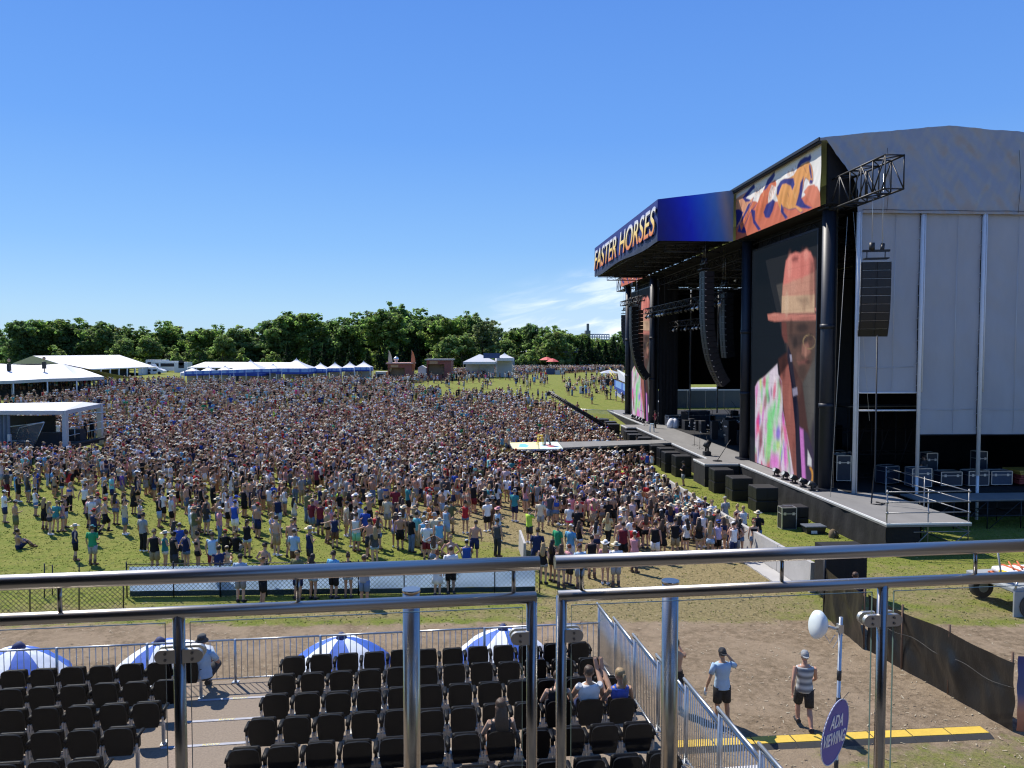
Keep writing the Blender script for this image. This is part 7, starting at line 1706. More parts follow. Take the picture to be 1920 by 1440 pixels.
# ------------------------------------------------------------------ trees
m_leaf = attr_mat('leaves', rough=.75, spec=.2)
_nt = m_leaf.node_tree; _b = _nt.nodes['Principled BSDF']; _t = N(_nt, 'ShaderNodeBsdfTranslucent'); _x = N(_nt, 'ShaderNodeMixShader'); _x.inputs[0].default_value = .6
_a = [q for q in _nt.nodes if q.type == 'ATTRIBUTE'][0]; _s = N(_nt, 'ShaderNodeVectorMath', operation='MULTIPLY'); _s.inputs[1].default_value = (1.45, 1.75, 1.2); _nt.links.new(_a.outputs['Color'], _s.inputs[0]); _nt.links.new(_s.outputs[0], _t.inputs[0])
_nt.links.new(_b.outputs[0], _x.inputs[1]); _nt.links.new(_t.outputs[0], _x.inputs[2]); _nt.links.new(_x.outputs[0], _nt.nodes['Material Output'].inputs['Surface'])
m_bark = mat('bark', (.075, .06, .045), .9, var=.25, scale=3., bump=.4)
def leaf_mesh(name, r, n_cl, per, W_, H_, base, hue, trunk_h, narrow=1., con=False):
    """crown: leaf clumps over an uneven set of boughs"""
    C = []; 
    lobes = []
    for _ in range(15 if not con else 1):
        a = r.uniform(0, 6.28); f = r.uniform(.0, .95); rr = W_/2*.66*math.sin(math.pi*min(.97, .18+.8*f))**.8*r.uniform(.3, 1.)
        lobes.append((rr*math.cos(a), rr*math.sin(a), trunk_h+(H_-trunk_h)*f*.9, r.uniform(.5, 1.)*W_*.30))
    vs = []; fs = []; cs = []; 
    rs = np.random.RandomState(r.randrange(9999))
    for k in range(n_cl):
        if con:
            f = rs.rand()**.8; rad = W_/2*(1-f)*(.5+.5*rs.rand()); a = rs.rand()*6.28; c = np.array([rad*math.cos(a), rad*math.sin(a), trunk_h*.3+(H_-trunk_h*.3)*f]); cr = W_*.10*(1.2-f)
        else:
            L = lobes[k % len(lobes)]; d = rs.normal(size=3); d /= np.linalg.norm(d); d[2] = d[2]*.85
            c = np.array(L[:3])+d*L[3]*(.62+.52*rs.rand()); cr = W_*.058*(.7+.9*rs.rand())
            if c[2] < trunk_h*.55: continue
        tone = rs.normal()*.22; col = np.array(base)*(1+tone); col[0] *= 1+hue*rs.normal()*.12
        nn = rs.normal(size=(per, 3)); nn /= np.linalg.norm(nn, axis=1)[:, None]; pos = c+nn*cr*(rs.rand(per, 1)**.5)*[1.25, 1.25, .8]
        for p, q in zip(pos, nn):
            up = q*.6+np.array([0, 0, .7])+rs.normal(size=3)*.35; up /= np.linalg.norm(up); t1 = np.cross(up, [0.3, .5, .1]+rs.normal(size=3)); t1 /= np.linalg.norm(t1)+1e-9; t2 = np.cross(up, t1)
            s = (.19+.19*rs.rand())*(W_/12)**.5; o = len(vs); vs += [p-t1*s-t2*s*.7, p+t1*s-t2*s*.6, p+t1*s*.8+t2*s, p-t1*s*.7+t2*s*.8]; fs.append((o, o+1, o+2, o+3)); cc = np.clip(col*(1+rs.normal()*.10), .004, 1); cs += [cc]*4
    me = bpy.data.meshes.new(name); me.from_pydata([tuple(v) for v in vs], [], fs); set_cols(me, np.array(cs)); me.materials.append(m_leaf); return me
def trunk_mesh(name, r, H_, th):
    mb = MB(); h = H_*.62; w = H_*.018+.08
    mb.tube([(0,0,-.3),(.1,0,h*.3),(.0,.15,h*.7),(.1,.1,h)], [w*1.4, w, w*.7, w*.25], 8)
    for k in range(6): a = r.uniform(0,6.28); z = th*.6+r.random()*(h-th*.6); L = H_*.22*r.uniform(.7,1.2); mb.tube([(0,0.05,z),(L*.5*math.cos(a),L*.5*math.sin(a),z+L*.5),(L*math.cos(a),L*math.sin(a),z+L*.9)], [w*.45,w*.3,w*.1], 5)
    return mb.mesh(name, m_bark)
tr = random.Random(23); KINDS = []
G1 = (.150, .205, .075); G2 = (.170, .225, .072); G3 = (.125, .180, .080); G4 = (.190, .235, .092); G5 = (.170, .200, .110)
specs = [('broad', 15, 18, G1, 2.0), ('broad', 13, 19, G2, 2.0), ('broad', 17, 18, G3, 1.5), ('broad', 12, 20, G1, 3.), ('round', 12, 12, G4, 1.5), ('airy', 12, 20, G5, 7.), ('broad', 16, 17, G2, 2.), ('bush', 8, 6.5, G4, .6), ('conifer', 5.5, 10, (.030, .055, .024), 1.)]
for nm, w, h, c, th in specs:
    con = nm == 'conifer'; ncl = {'broad': 270, 'round': 180, 'airy': 150, 'bush': 100, 'conifer': 120}[nm]; per = {'airy': 22}.get(nm, 30)
    KINDS.append((nm, w, h, leaf_mesh('crown', tr, ncl, per, w, h, c, .6, th, con=con), trunk_mesh('trunk', tr, h, th)))
tree_list = []
def tree(kind, px, D, h, wscale, label_bits):
    nm, w, hh_, cm, tm = KINDS[kind]; b_ = at(px, D); s = h/hh_
    root = bpy.data.objects.new({'conifer': 'conifer', 'bush': 'shrub'}.get(nm, 'tree'), None); COL.objects.link(root); rz = tr.uniform(0, 6.28); place(root, b_ - Vector((0,0,.1)), rz); root.scale = (s*wscale, s*wscale, s)
    for n_, m_ in (('crown', cm), ('trunk', tm)): o = bpy.data.objects.new(n_, m_); COL.objects.link(o); o.parent = root
    tree_list.append((px, D, nm, h, root))
front = [(-20,632,0),(5,622,1),(40,603,2),(62,595,0),(100,602,6),(130,606,2),(160,603,1),(186,599,0),(212,618,4),(240,613,3),(268,617,3),(305,608,1),(330,616,4),(352,618,0),(385,618,6),(414,614,1),(440,620,4),(465,612,0),(497,602,2),(525,597,0),(556,589,6),(590,594,1),(618,604,2),(642,590,0),(668,592,1),(694,594,2),(722,586,6),(742,574,3),(764,578,0),(786,585,1),(812,592,2),(836,598,6),(860,588,0),(884,590,3),(905,594,5),(924,603,5),(955,640,4),(975,618,6),(1000,608,2),(1028,609,0),(1046,616,1),(1062,628,4),(1085,628,6),(1120,640,4),(1150,623,0),(1172,626,1),(1200,620,2)]
for px, ty, k in front:
    D = tr.uniform(238, 262); zt = zpix(ty, D); b_ = at(px, D); tree(k, px, D, (zt-b_.z)*1.04, tr.uniform(.9, 1.2), '')
for px in range(-30, 1180, 33):
    D = tr.uniform(275, 300); k = tr.choice([0, 2, 6]); near = min(front, key=lambda q: abs(q[0]-px)); zt = zpix(near[1]+tr.uniform(8, 20), D); tree(k, px+tr.uniform(-8, 8), D, max(6, zt-2.9), tr.uniform(1., 1.25), '')
for px, k, h in ((20,7,6),(110,7,7),(205,7,6),(232,4,9),(285,4,9),(318,7,7),(375,7,7),(418,4,9),(448,7,7),(500,7,6),(540,8,8),(585,8,7),(608,8,8),(632,8,7),(658,8,8),(690,8,7),(712,8,8),(735,8,8),(752,8,9),(780,8,10),(808,7,7),(838,4,10),(866,4,11),(890,7,7),(938,7,8),(965,7,7),(990,7,8),(1020,7,7),(1042,4,11),(1070,7,8),(1090,8,9),(1104,8,10),(1122,8,9),(1135,8,9),(1150,8,10),(1163,8,8)):
    D = tr.uniform(226, 236); tree(k, px, D, h*tr.uniform(.9, 1.1), 1., '')
MARKS = [(62,'left marquee'),(160,'big white hall'),(300,'parked campers'),(430,'flat white tent'),(556,'widest peaked tent'),(640,'small peaked tents'),(748,'low red stall'),(823,'grey roofed stall'),(898,'broad food tent'),(946,'lone peaked tent'),(1030,'red parasols'),(1070,'dark board'),(1125,'far grandstand'),(1180,'stage')]
from collections import defaultdict
seen = defaultdict(list)
for it in tree_list:
    px, D, nm, h, root = it; mk = min(MARKS, key=lambda q: abs(q[0]-px))[1]
    lay = 'front' if D < 237 else ('middle' if D < 268 else 'back'); kd = {'broad': 'broad leafy tree', 'round': 'low rounded tree', 'airy': 'open airy tree with gaps', 'bush': 'low shrub', 'conifer': 'small dark conifer'}[nm]
    sz = 'tall ' if (h > 18.5 and nm == 'broad') else ''
    seen[f'{sz}{kd} beyond the {mk}, {lay} row'].append(it)
for lab, its in seen.items():
    its.sort(key=lambda q: q[0])
    for i, it in enumerate(its):
        l2 = lab if len(its) == 1 else lab + f', {ordinal(i)} from left'
        tag(it[4], l2, 'shrub' if it[2] == 'bush' else 'tree', 'trees of the wood behind the field')
# ------------------------------------------------------------------ people in the foreground
def person_at(px, py, **kw):
    """stands where its soles are seen at the pixel"""
    p = PG(px, py) if kw.pop('ground', True) else None; return p
def label(o, text): return tag(o, text, 'person')
m_stripe, nts, bs2 = nt_mat('striped jersey'); tcs = N(nts, 'ShaderNodeTexCoord'); wv = N(nts, 'ShaderNodeTexWave', wave_type='BANDS', bands_direction='Z', i_Scale=2.1, i_Distortion=.6); nts.links.new(tcs.outputs['Object'], wv.inputs['Vector'])
cr_ = N(nts, 'ShaderNodeValToRGB'); cr_.color_ramp.elements[0].color = (.16,.17,.18,1); cr_.color_ramp.elements[1].color = (.56,.57,.57,1); nts.links.new(wv.outputs['Fac'], cr_.inputs[0]); nts.links.new(cr_.outputs[0], bs2.inputs['Base Color']); bs2.inputs['Roughness'].default_value = .9
def held(o, name, label_, cat, build, matr):
    mb = MB(W[o]); build(mb); q = mb.build(name, matr); 
    c = sum((Vector(v.co) for v in q.data.vertices), Vector())/len(q.data.vertices)
    q.data.transform(Matrix.Translation(-c)); q.location = c; tag(q, label_, cat); return q
p1 = make_person(PG(1353, 1358), R(6), 'callphone', False, ('tee','light blue'), ('shorts','black'), ('backcap','charcoal'), ('short','dark hair'), 'tanned', ('shoe','charcoal'), 1.02, True)
label(p1, 'man on the dirt path in light tee holding a phone to his ear')
J = joints('callphone'); held(p1, 'plastic_bottle', 'clear water bottle in the left hand of the man in the light tee', 'bottle', lambda mb: mb.tube([J['hdl']+V3((-.02,.03,.03)), J['hdl']+V3((-.02,.03,-.06)), J['hdl']+V3((-.02,.03,-.15))], [.016,.033,.033], 10), mat('bottle plastic', (.62,.70,.74), .15))
held(p1, 'mobile_phone', 'dark phone held to the ear of the man in the light tee', 'phone', lambda mb: mb.cbox(J['hdr']+V3((-.015,.0,.0)), (.012,.07,.14)), m_dark)
p2 = make_person(PG(1507, 1366), R(-10), 'walkbottle', False, ('tank','striped grey'), ('shorts','black'), ('backcap','grey'), ('short','grey hair'), 'ruddy', ('shoe','black'), 1.03, True, m_stripe)
label(p2, 'man in grey striped tank top and grey cap walking on the dirt path')
J2 = joints('walkbottle'); held(p2, 'white_cup', 'white cup in the hand of the man in the striped tank top', 'cup', lambda mb: mb.tube([J2['hdr']+V3((.0,.03,-.05)), J2['hdr']+V3((0,.03,.06))], [.028,.038], 10), m_wht)
p3 = make_person(PG(1266, 1332), R(-4), 'phone', False, ('none','black'), ('shorts','black'), None, ('short','dark hair'), 'tanned', ('shoe','charcoal'), 1.0, True)
label(p3, 'shirtless person with raised arms half hidden by the right thick steel post')
p4 = make_person(PG(1602, 1178), R(-30), 'crossed', False, ('tee','navy'), ('jeans','khaki'), None, ('short','brown hair'), 'ruddy', ('shoe','brown'), 1.03, True)
label(p4, 'man in navy tee and khaki trousers standing against the black fabric fence')
# seated in the stand
def sit(px, k, dx=0.):
    c = min(((a, kk) for (a, kk) in seats if kk == k), key=lambda q: abs(proj(G(q[0], bk(k), zk(k)+.85))[0]-px)); return G(c[0]+dx, bk(k)+.10, zk(k)+.0)
s1 = make_person(sit(946, 4), GT+R(4), 'chair', True, ('tank','charcoal'), ('mini','denim'), None, ('long','brown hair'), 'fair', ('shoe','white'), 1.0, True); label(s1, 'woman with long brown hair in a dark tank top seated with her back to us')
s2 = make_person(sit(1018, 3), GT-R(6), 'phonechair', True, ('tank','black'), ('jeans','black'), None, ('short','brown hair'), 'fair', ('shoe','black'), 1.02, True); label(s2, 'woman with short brown hair and black top seated looking at a phone')
JJ = joints('phonechair', True); held(s2, 'mobile_phone', 'pale phone held up by the seated woman in the black top', 'phone', lambda mb: mb.cbox((JJ['hdr']+JJ['hdl'])*.5+V3((.0,.05,.05)), (.075,.014,.15), (R(-20),0,0)), mat('pink phone back', (.45,.36,.42), .3))
s3 = make_person(sit(1100, 3), GT+R(2), 'chair', False, ('sleeveless','white'), ('shorts','navy'), None, ('short','brown hair'), 'tanned', ('shoe','white'), 1.06, True); label(s3, 'broad man with cropped hair in a white sleeveless shirt seated in the stand')
s4 = make_person(sit(1172, 3), GT+R(2), 'feetup', True, ('tank','royal blue'), ('mini','denim'), None, ('pony','blond hair'), 'tanned', None, 1.0, True); label(s4, 'woman with a blond ponytail and blue top resting her bare feet on a seat')
s5 = make_person(G(-4.42, bk(0)+.10, zk(0)), GT+R(-8), 'crossleg', False, ('tee','light blue'), ('shorts','charcoal'), ('bucket','dark grey'), ('short','dark hair'), 'ruddy', ('shoe','black'), 1.02, True); label(s5, 'person with crossed legs and patterned tee seated by the aisle behind the left post')
s6 = make_person(P(1325, 1432, 2.2), GT+R(20), 'stand', True, ('tee','red'), ('shorts','charcoal'), None, ('short','blond hair'), 'fair', ('shoe','white'), .45 if False else 1., True) if False else None
# on the catwalk, on the stage and in the pit
q = P(1026, 835, DZ+.016); o = make_person(q, R(60), 'sing', False, ('tee','tan'), ('jeans','grey'), ('cowboy','brown'), ('short','dark hair'), 'tanned', ('boot','brown')); label(o, 'performer in a tan shirt and grey trousers standing beside the yellow stool')
for (v, u, z, rz, lab, tp, bt) in ((15.3, 66.5, GZS, 100, 'stagehand in black crouched view before the catwalk root', ('tee','black'), ('shorts','black')), (14.9, 50.9, GZS, 60, 'guard in black tee standing in the pit before the near square platform', ('tee','black'), ('shorts','grey')), (18.9, 74.4, DZ, 90, 'stagehand in dark clothes near the far column of the stage', ('tee','maroon'), ('jeans','black')), (21.8, 79.5, DZ, 90, 'stagehand in black standing by the stacked cases on stage', ('tee','black'), ('jeans','black')), (26.0, 41.6, DZ, 30, 'stagehand in dark clothes among the road cases under the tarps', ('tee','charcoal'), ('jeans','black'))):
    o = make_person(S(v, u, z), ST+R(rz), 'drink' if rz > 70 else 'crossed', False, tp, bt, ('cap','black'), ('short','dark hair'), 'tanned', ('shoe','black')); label(o, lab.replace('crouched view ', 'standing '))
for (x, D, lab) in ((160, 65, 'person in dark clothes standing at the right of the mixing booth'), (172, 66.5, 'bending person in black at the right end of the mixing booth'), (48, 62.3, 'dim person behind the clear vinyl of the mixing booth')):
    b_ = Vector((ray(x, 800).x/ray(x, 800).y*D, D, fz+.15)); o = make_person(b_, R(rng.uniform(-60, 20)), 'phone' if D > 66 else 'stand', False, ('tee','black'), ('jeans','black'), None, ('short','dark hair'), 'tanned', ('shoe','black')); label(o, lab)
n_special = 15
# ------------------------------------------------------------------ the crowd: prominent people by hand
HAND = """
1 560 575 tank navy shorts black straw cream short hip 1 fair|1 690 580 tee green shorts grey cap teal short drink 0 tanned|1 330 385 tee black shorts black - - long point 1 fair blond|1 415 400 tee teal mini grey - - short lean 1 fair|1 465 395 tank pink mini denim - - pony stand 1 fair
1 112 395 none black shorts olive cap grey short drink 0 tanned|1 135 600 none black shorts navy - - short sitground 0 tanned|1 30 325 tee white shorts navy cap white short drink 0 fair|1 135 195 tank black shorts black straw tan short drink 0 tanned|1 210 215 tank charcoal mini denim - - long crossed 1 tanned|1 730 345 tee grey shorts grey cap red short drink 0 ruddy|1 635 270 tank white shorts black cap charcoal short walk 0 tanned|1 700 455 tank navy shorts black backcap red short phone 0 ruddy|1 865 355 bikini royal_blue mini denim - - long stand 1 tanned|1 930 355 crop black skirt black - - bun crossed 1 fair|1 1000 290 dress black none black - - long raise 1 tanned|1 835 205 tee turquoise shorts navy cap navy short drink 0 fair|1 915 175 tee purple shorts grey cap white short stand 0 fair
1 1220 320 tee white shorts black cap black short point 0 tanned|1 1340 280 tank red shorts charcoal cap red short sitground 0 ruddy|1 1410 260 tank black shorts black straw cream short crossed 0 tanned|1 1470 175 tee red shorts black cap red short drink 0 tanned|1 1590 250 tee olive shorts grey cap charcoal short stand 0 fair|1 1830 295 tank black shorts black cap black short hip 0 tanned|1 1680 305 tank white skirt black - - long stand 1 fair|1 1760 405 tank royal_blue shorts white backcap royal_blue short drink 0 fair|1 1545 420 tee charcoal mini denim - - long crossed 1 fair dark|1 1490 385 tee dark_grey shorts khaki cap black short stand 0 tanned|1 1460 380 tee red shorts grey - - short drink 0 ruddy
1 1070 500 tee grey jeans black cap charcoal short stand 0 tanned|1 1155 625 tank black shorts khaki backcap black short drink 0 tanned|1 1235 630 tank teal mini white straw cream short crossed 1 fair|1 1300 640 sleeveless black shorts charcoal cap black short crossed 0 tanned|1 1345 565 tee royal_blue shorts navy cap grey short drink 0 fair|1 1395 635 tank navy mini denim - - bun hip 1 fair brown|1 1480 645 bikini black mini black - - bun stand 1 tanned|1 1590 640 sleeveless light_blue shorts maroon cap charcoal short drink 0 tanned|1 1690 610 tee black shorts black cap red short sitground 0 tanned|1 1770 620 tee black shorts grey cap black short sitground 0 tanned|1 1640 740 sleeveless navy shorts black - - short crossed 0 tanned dark|1 1800 800 tee light_blue shorts grey cap charcoal short stand 0 fair|1 1700 715 bikini cream mini white cap cream short sitground 1 fair
2 100 280 tee white shorts tan cap charcoal short stand 0 tanned|2 165 365 tank navy shorts light_blue cap brown short stand 0 tanned|2 215 295 tank white mini denim - - pony drink 1 tanned|2 285 380 tank cream mini grey - - long crossed 1 fair dark|2 420 390 tee maroon shorts denim straw tan short drink 0 tanned|2 480 400 sleeveless maroon shorts navy cap olive short stand 0 tanned|2 545 350 tank red shorts tan backcap grey short hip 0 ruddy|2 640 280 tank white mini denim - - bun stand 1 tanned|2 700 330 crop black skirt black bucket tan long stand 1 tanned|2 760 270 tee navy shorts tan cap white short stand 0 fair|2 850 365 none black shorts black cowboy white short phone 0 tanned|2 935 275 tee grey shorts black cap charcoal short stand 0 fair|2 985 365 tee cream shorts grey cap black short stand 0 tanned|2 1045 300 tee maroon jeans navy cap cream short drink 0 tanned|2 1300 320 tee pale_pink shorts black cap grey short stand 0 tanned|2 1410 285 tee white shorts charcoal cap brown short hip 0 tanned|2 1225 195 tee white shorts navy cap light_blue short stand 0 fair|2 1460 390 tee olive shorts tan cap navy short hip 0 tanned|2 1570 410 tank red mini denim - - bun hip 1 tanned dark|2 1735 380 tee white shorts black bucket grey short crossed 0 fair
2 285 610 tee light_blue shorts brown cap grey short stand 0 fair|2 400 600 tank navy shorts charcoal straw cream short crossed 0 tanned|2 590 500 tank navy shorts brown cap brown short point 1 fair|2 750 500 tank white shorts mint cap black short drink 0 tanned|2 820 445 tee royal_blue shorts navy cap navy short drink 0 fair|2 905 475 tank red shorts maroon cap red short walk 0 ruddy|2 850 540 none black shorts charcoal - - short point 0 ruddy|2 890 600 tee dark_grey mini pale_denim cap tan long drink 1 fair|2 1045 495 tank lilac mini denim bucket tan long stand 1 tanned|2 1080 490 none black shorts black backcap white short stand 0 tanned|2 1165 505 tee black jeans denim cap tan short stand 0 tanned|2 1260 520 tank sky_blue shorts black cap light_blue short stand 0 fair|2 1375 530 tank sky_blue shorts tan sun cream short stand 0 ruddy|2 1280 550 tee white shorts maroon backcap white short drink 0 tanned|2 1335 660 crop white mini denim - - long head 1 tanned brown|2 1810 530 tank dark_grey jeans charcoal cap black short stand 0 tanned|2 1460 660 none black shorts grey cap brown short hip 0 ruddy|2 1580 680 tank royal_blue shorts grey cap light_blue short sitground 0 fair|2 1640 550 none black shorts navy - - short lean 0 ruddy|2 65 720 none black shorts olive cap black short hip 0 tanned
2 45 820 none black shorts black cap brown short hip 0 tanned|2 310 785 tee olive shorts navy cap black short stand 0 tanned|2 425 810 crop black mini pale_denim - - long crossed 1 tanned dark|2 580 780 tee sky_blue shorts black backcap black short stand 0 tanned|2 690 800 tee black mini pale_denim - - bun stand 1 tanned|2 810 820 polo grey shorts denim cap tan short crossed 0 tanned|2 1360 790 dress white none white - - bun stand 1 fair red|2 1460 750 tee white shorts black cap grey short stand 0 fair
3 235 715 tank black mini grey - - long drink 1 fair blond|3 305 705 tank black mini black - - long stand 1 tanned dark|3 370 740 crop charcoal mini denim - - long crossed 1 fair brown|3 430 725 tee pink shorts charcoal - - short drink 1 fair red|3 510 720 tee light_blue shorts grey cap navy short crossed 0 tanned|3 600 660 tank black shorts navy - - short stand 0 tanned dark|3 700 720 tee pink mini denim cowboy white long stand 1 fair|3 780 710 tee white shorts grey straw cream short crossed 0 tanned|3 720 490 tee pale_yellow jeans black - - long walk 1 fair blond|3 630 540 tank white shorts black - - bun hip 1 tanned|3 345 580 tee green shorts tan cap grey short stand 0 tanned|3 440 580 tee sky_blue shorts white cap white short stand 0 fair|3 835 570 tank maroon shorts black - - short stand 0 ruddy|3 920 625 tank pink shorts charcoal cap white short drink 0 tanned|3 1075 560 tank black shorts white cap navy short stand 0 ruddy|3 1130 545 dress black none black - - long stand 1 tanned brown|3 1225 530 tank black shorts khaki - - short hip 0 tanned dark|3 1310 540 tee white mini black - - long stand 1 fair dark|3 1490 565 crop grey mini pale_denim - - long stand 1 tanned blond|3 1545 550 tank lilac shorts black backcap royal_blue pony stand 1 tanned|3 1680 540 tank black shorts grey cap charcoal short hip 0 ruddy|3 1815 545 bikini black mini pale_denim backcap maroon pony drink 1 fair|3 1845 480 tee black shorts denim straw cream short crossed 0 ruddy|3 1735 440 tank white shorts maroon - - short crossed 0 fair blond|3 1600 370 tee grey shorts grey cap grey short drink 0 fair|3 1430 475 tank white shorts denim - - short stand 0 fair blond|3 1400 395 tee red shorts grey sun white short drink 0 ruddy|3 1310 320 tank sky_blue shorts grey cap grey short crossed 0 ruddy|3 1250 400 tank purple shorts white straw cream short drink 0 ruddy|3 1355 440 crop black mini denim straw cream long phone 1 tanned dark|3 1300 455 tank white shorts navy cowboy cream short stand 0 tanned
3 750 270 tee white shorts black - - short crossed 0 tanned|3 870 285 tee dark_grey shorts tan cap black short hip 0 tanned|3 475 220 tank mint shorts charcoal - - short stand 0 fair brown|3 540 195 tee black shorts tan cap black short hip 0 tanned|3 430 420 tee white mini hot_pink cap white short drink 1 fair|3 490 440 tee black shorts black cap black short crossed 0 tanned|3 130 450 tee neon_green shorts charcoal cap brown short phone 0 fair|3 215 380 tee cream shorts grey cap navy short stand 0 tanned|3 185 615 tee navy shorts navy cap black short lean 0 tanned|3 660 310 dress black none black - - long stand 1 tanned dark|3 20 320 tee teal shorts navy bucket grey short drink 0 fair|3 320 320 tee lilac shorts grey straw cream short stand 0 fair|3 265 325 tank pink mini denim - - long crossed 1 fair|3 385 360 bikini white mini black straw cream long drink 1 tanned|3 1530 460 tank red mini denim - - pony stand 1 tanned|3 1500 395 tee white shorts grey cap brown short drink 0 fair|3 1690 435 bikini maroon mini black - - bun stand 1 fair|3 270 255 none black shorts grey cap light_blue short stand 0 ruddy|3 505 380 none black shorts black - - short stand 0 ruddy"""
crowd = []      # x, y, yaw, spec
FOC = Vector((10, 63))
def spec_line(t):
    f = t.split(); sw_ = {'dark': 'dark hair', 'blond': 'blond hair', 'brown': 'brown hair', 'red': 'red hair'}
    un = lambda s: s.replace('_', ' ')
    return int(f[0]), float(f[1]), float(f[2]), dict(top=(f[3], un(f[4])), bot=(f[5], un(f[6])), hat=None if f[7] == '-' else (f[7], un(f[8])), hair=(f[9], sw_[f[13]] if len(f) > 13 else rng.choice(['dark hair','brown hair','brown hair','blond hair'])), pose=f[10], fem=f[11] == '1' and True or False), f[-1 if f[-1] in SK else -2]
prs = random.Random(31)
for ln in HAND.strip().replace('\n', '|').split('|'):
    cr, X, Y, sp, sk_ = spec_line(ln)
    sp['skin'] = [w for w in ln.split() if w in SK][0]
    px = {1: 0, 2: 480, 3: 960}[cr]+X/4; py = 840+Y/4
    hgt = (1.62 if sp['fem'] else 1.745); hgt *= .965; 
    if sp['pose'] == 'sitground': hgt = .97
    z = 0.
    for _ in range(12): p = P(px, py, z+hgt); z = gzf(p.x, p.y)
    sp['shoe'] = ('boot','brown') if prs.random() < .25 else ('shoe', prs.choice(['white','charcoal','black','brown'])); sp['sc'] = prs.uniform(.97, 1.03)*(.94 if sp['fem'] else 1.)
    d = FOC - Vector((p.x, p.y)); yaw = math.atan2(-d.x, d.y)*.6 + prs.gauss(0, .38)
    crowd.append([p.x, p.y, yaw, sp, 0])
# ------------------------------------------------------------------ the crowd: everybody else
TOPC = [('white',22),('black',20),('navy',9),('grey',7),('red',5),('maroon',1.5),('dark grey',5),('royal blue',3),('sky blue',3),('light blue',4),('teal',2),('turquoise',1.5),('green',1.5),('olive',3),('pink',3),('pale pink',3),('hot pink',1),('purple',.4),('lilac',1.5),('orange',1.2),('cream',6),('tan',2),('neon green',.5),('pale yellow',1)]
BOTC = [('black',22),('navy',10),('denim',18),('pale denim',14),('grey',9),('tan',8),('khaki',8),('white',5),('olive',3),('charcoal',8),('brown',2),('maroon',1.5)]
def pick(r, t): 
    w = [q[1] for q in t]; return r.choices([q[0] for q in t], w)[0]
def rnd_spec(r):
    fem = r.random() < .52
    top = pick(r, [('tee',20),('tank',30),('bikini',26),('crop',22),('dress',4),('none',2)]) if fem else pick(r, [('tee',42),('tank',26),('sleeveless',6),('none',30),('polo',3)])
    if top == 'none' and fem: top = 'bikini'
    bot = pick(r, [('mini',66),('skirt',16),('jeans',10),('shorts',8)]) if fem else pick(r, [('shorts',88),('jeans',12)])
    hat = r.random(); h = None
    if fem:
        if hat < .16: h = ('straw','cream')
        elif hat < .24: h = ('cowboy', r.choice(['white','cream','tan','brown','black','pink']))
        elif hat < .34: h = ('cap', r.choice(['white','black','grey','tan']))
    else:
        if hat < .50: h = ('cap' if r.random() < .75 else 'backcap', r.choice(['white','black','grey','navy','tan','charcoal','red','olive','cream','royal blue']))
        elif hat < .66: h = ('straw', r.choice(['cream','cream','tan']))
        elif hat < .72: h = ('cowboy', r.choice(['cream','tan','brown','white']))
        elif hat < .77: h = ('bucket', r.choice(['white','tan','grey','navy']))
        elif hat < .80: h = ('sun','cream')
    hc = pick(r, [('dark hair',28),('brown hair',40),('blond hair',26),('red hair',3),('grey hair',3)])
    hair = (pick(r, [('long',56),('pony',26),('bun',12),('short',6)]), hc) if fem else ('short', hc)
    pose = pick(r, [('stand',24),('drink',26),('crossed',20),('hip',7),('phone',5),('raise',2.5),('lean',8),('walk',2.5),('head',1)])
    return dict(pose=pose, fem=fem, top=(top, pick(r, TOPC)), bot=(bot, pick(r, BOTC)), hat=h, hair=hair, skin=pick(r, [('fair',44),('tanned',28),('ruddy',26),('deep',2)]), shoe=('boot', r.choice(['brown','tan','black'])) if r.random() < .25 else ('shoe', r.choice(['white','charcoal','black','brown'])), sc=r.uniform(.95, 1.05)*(.94 if fem else 1.))
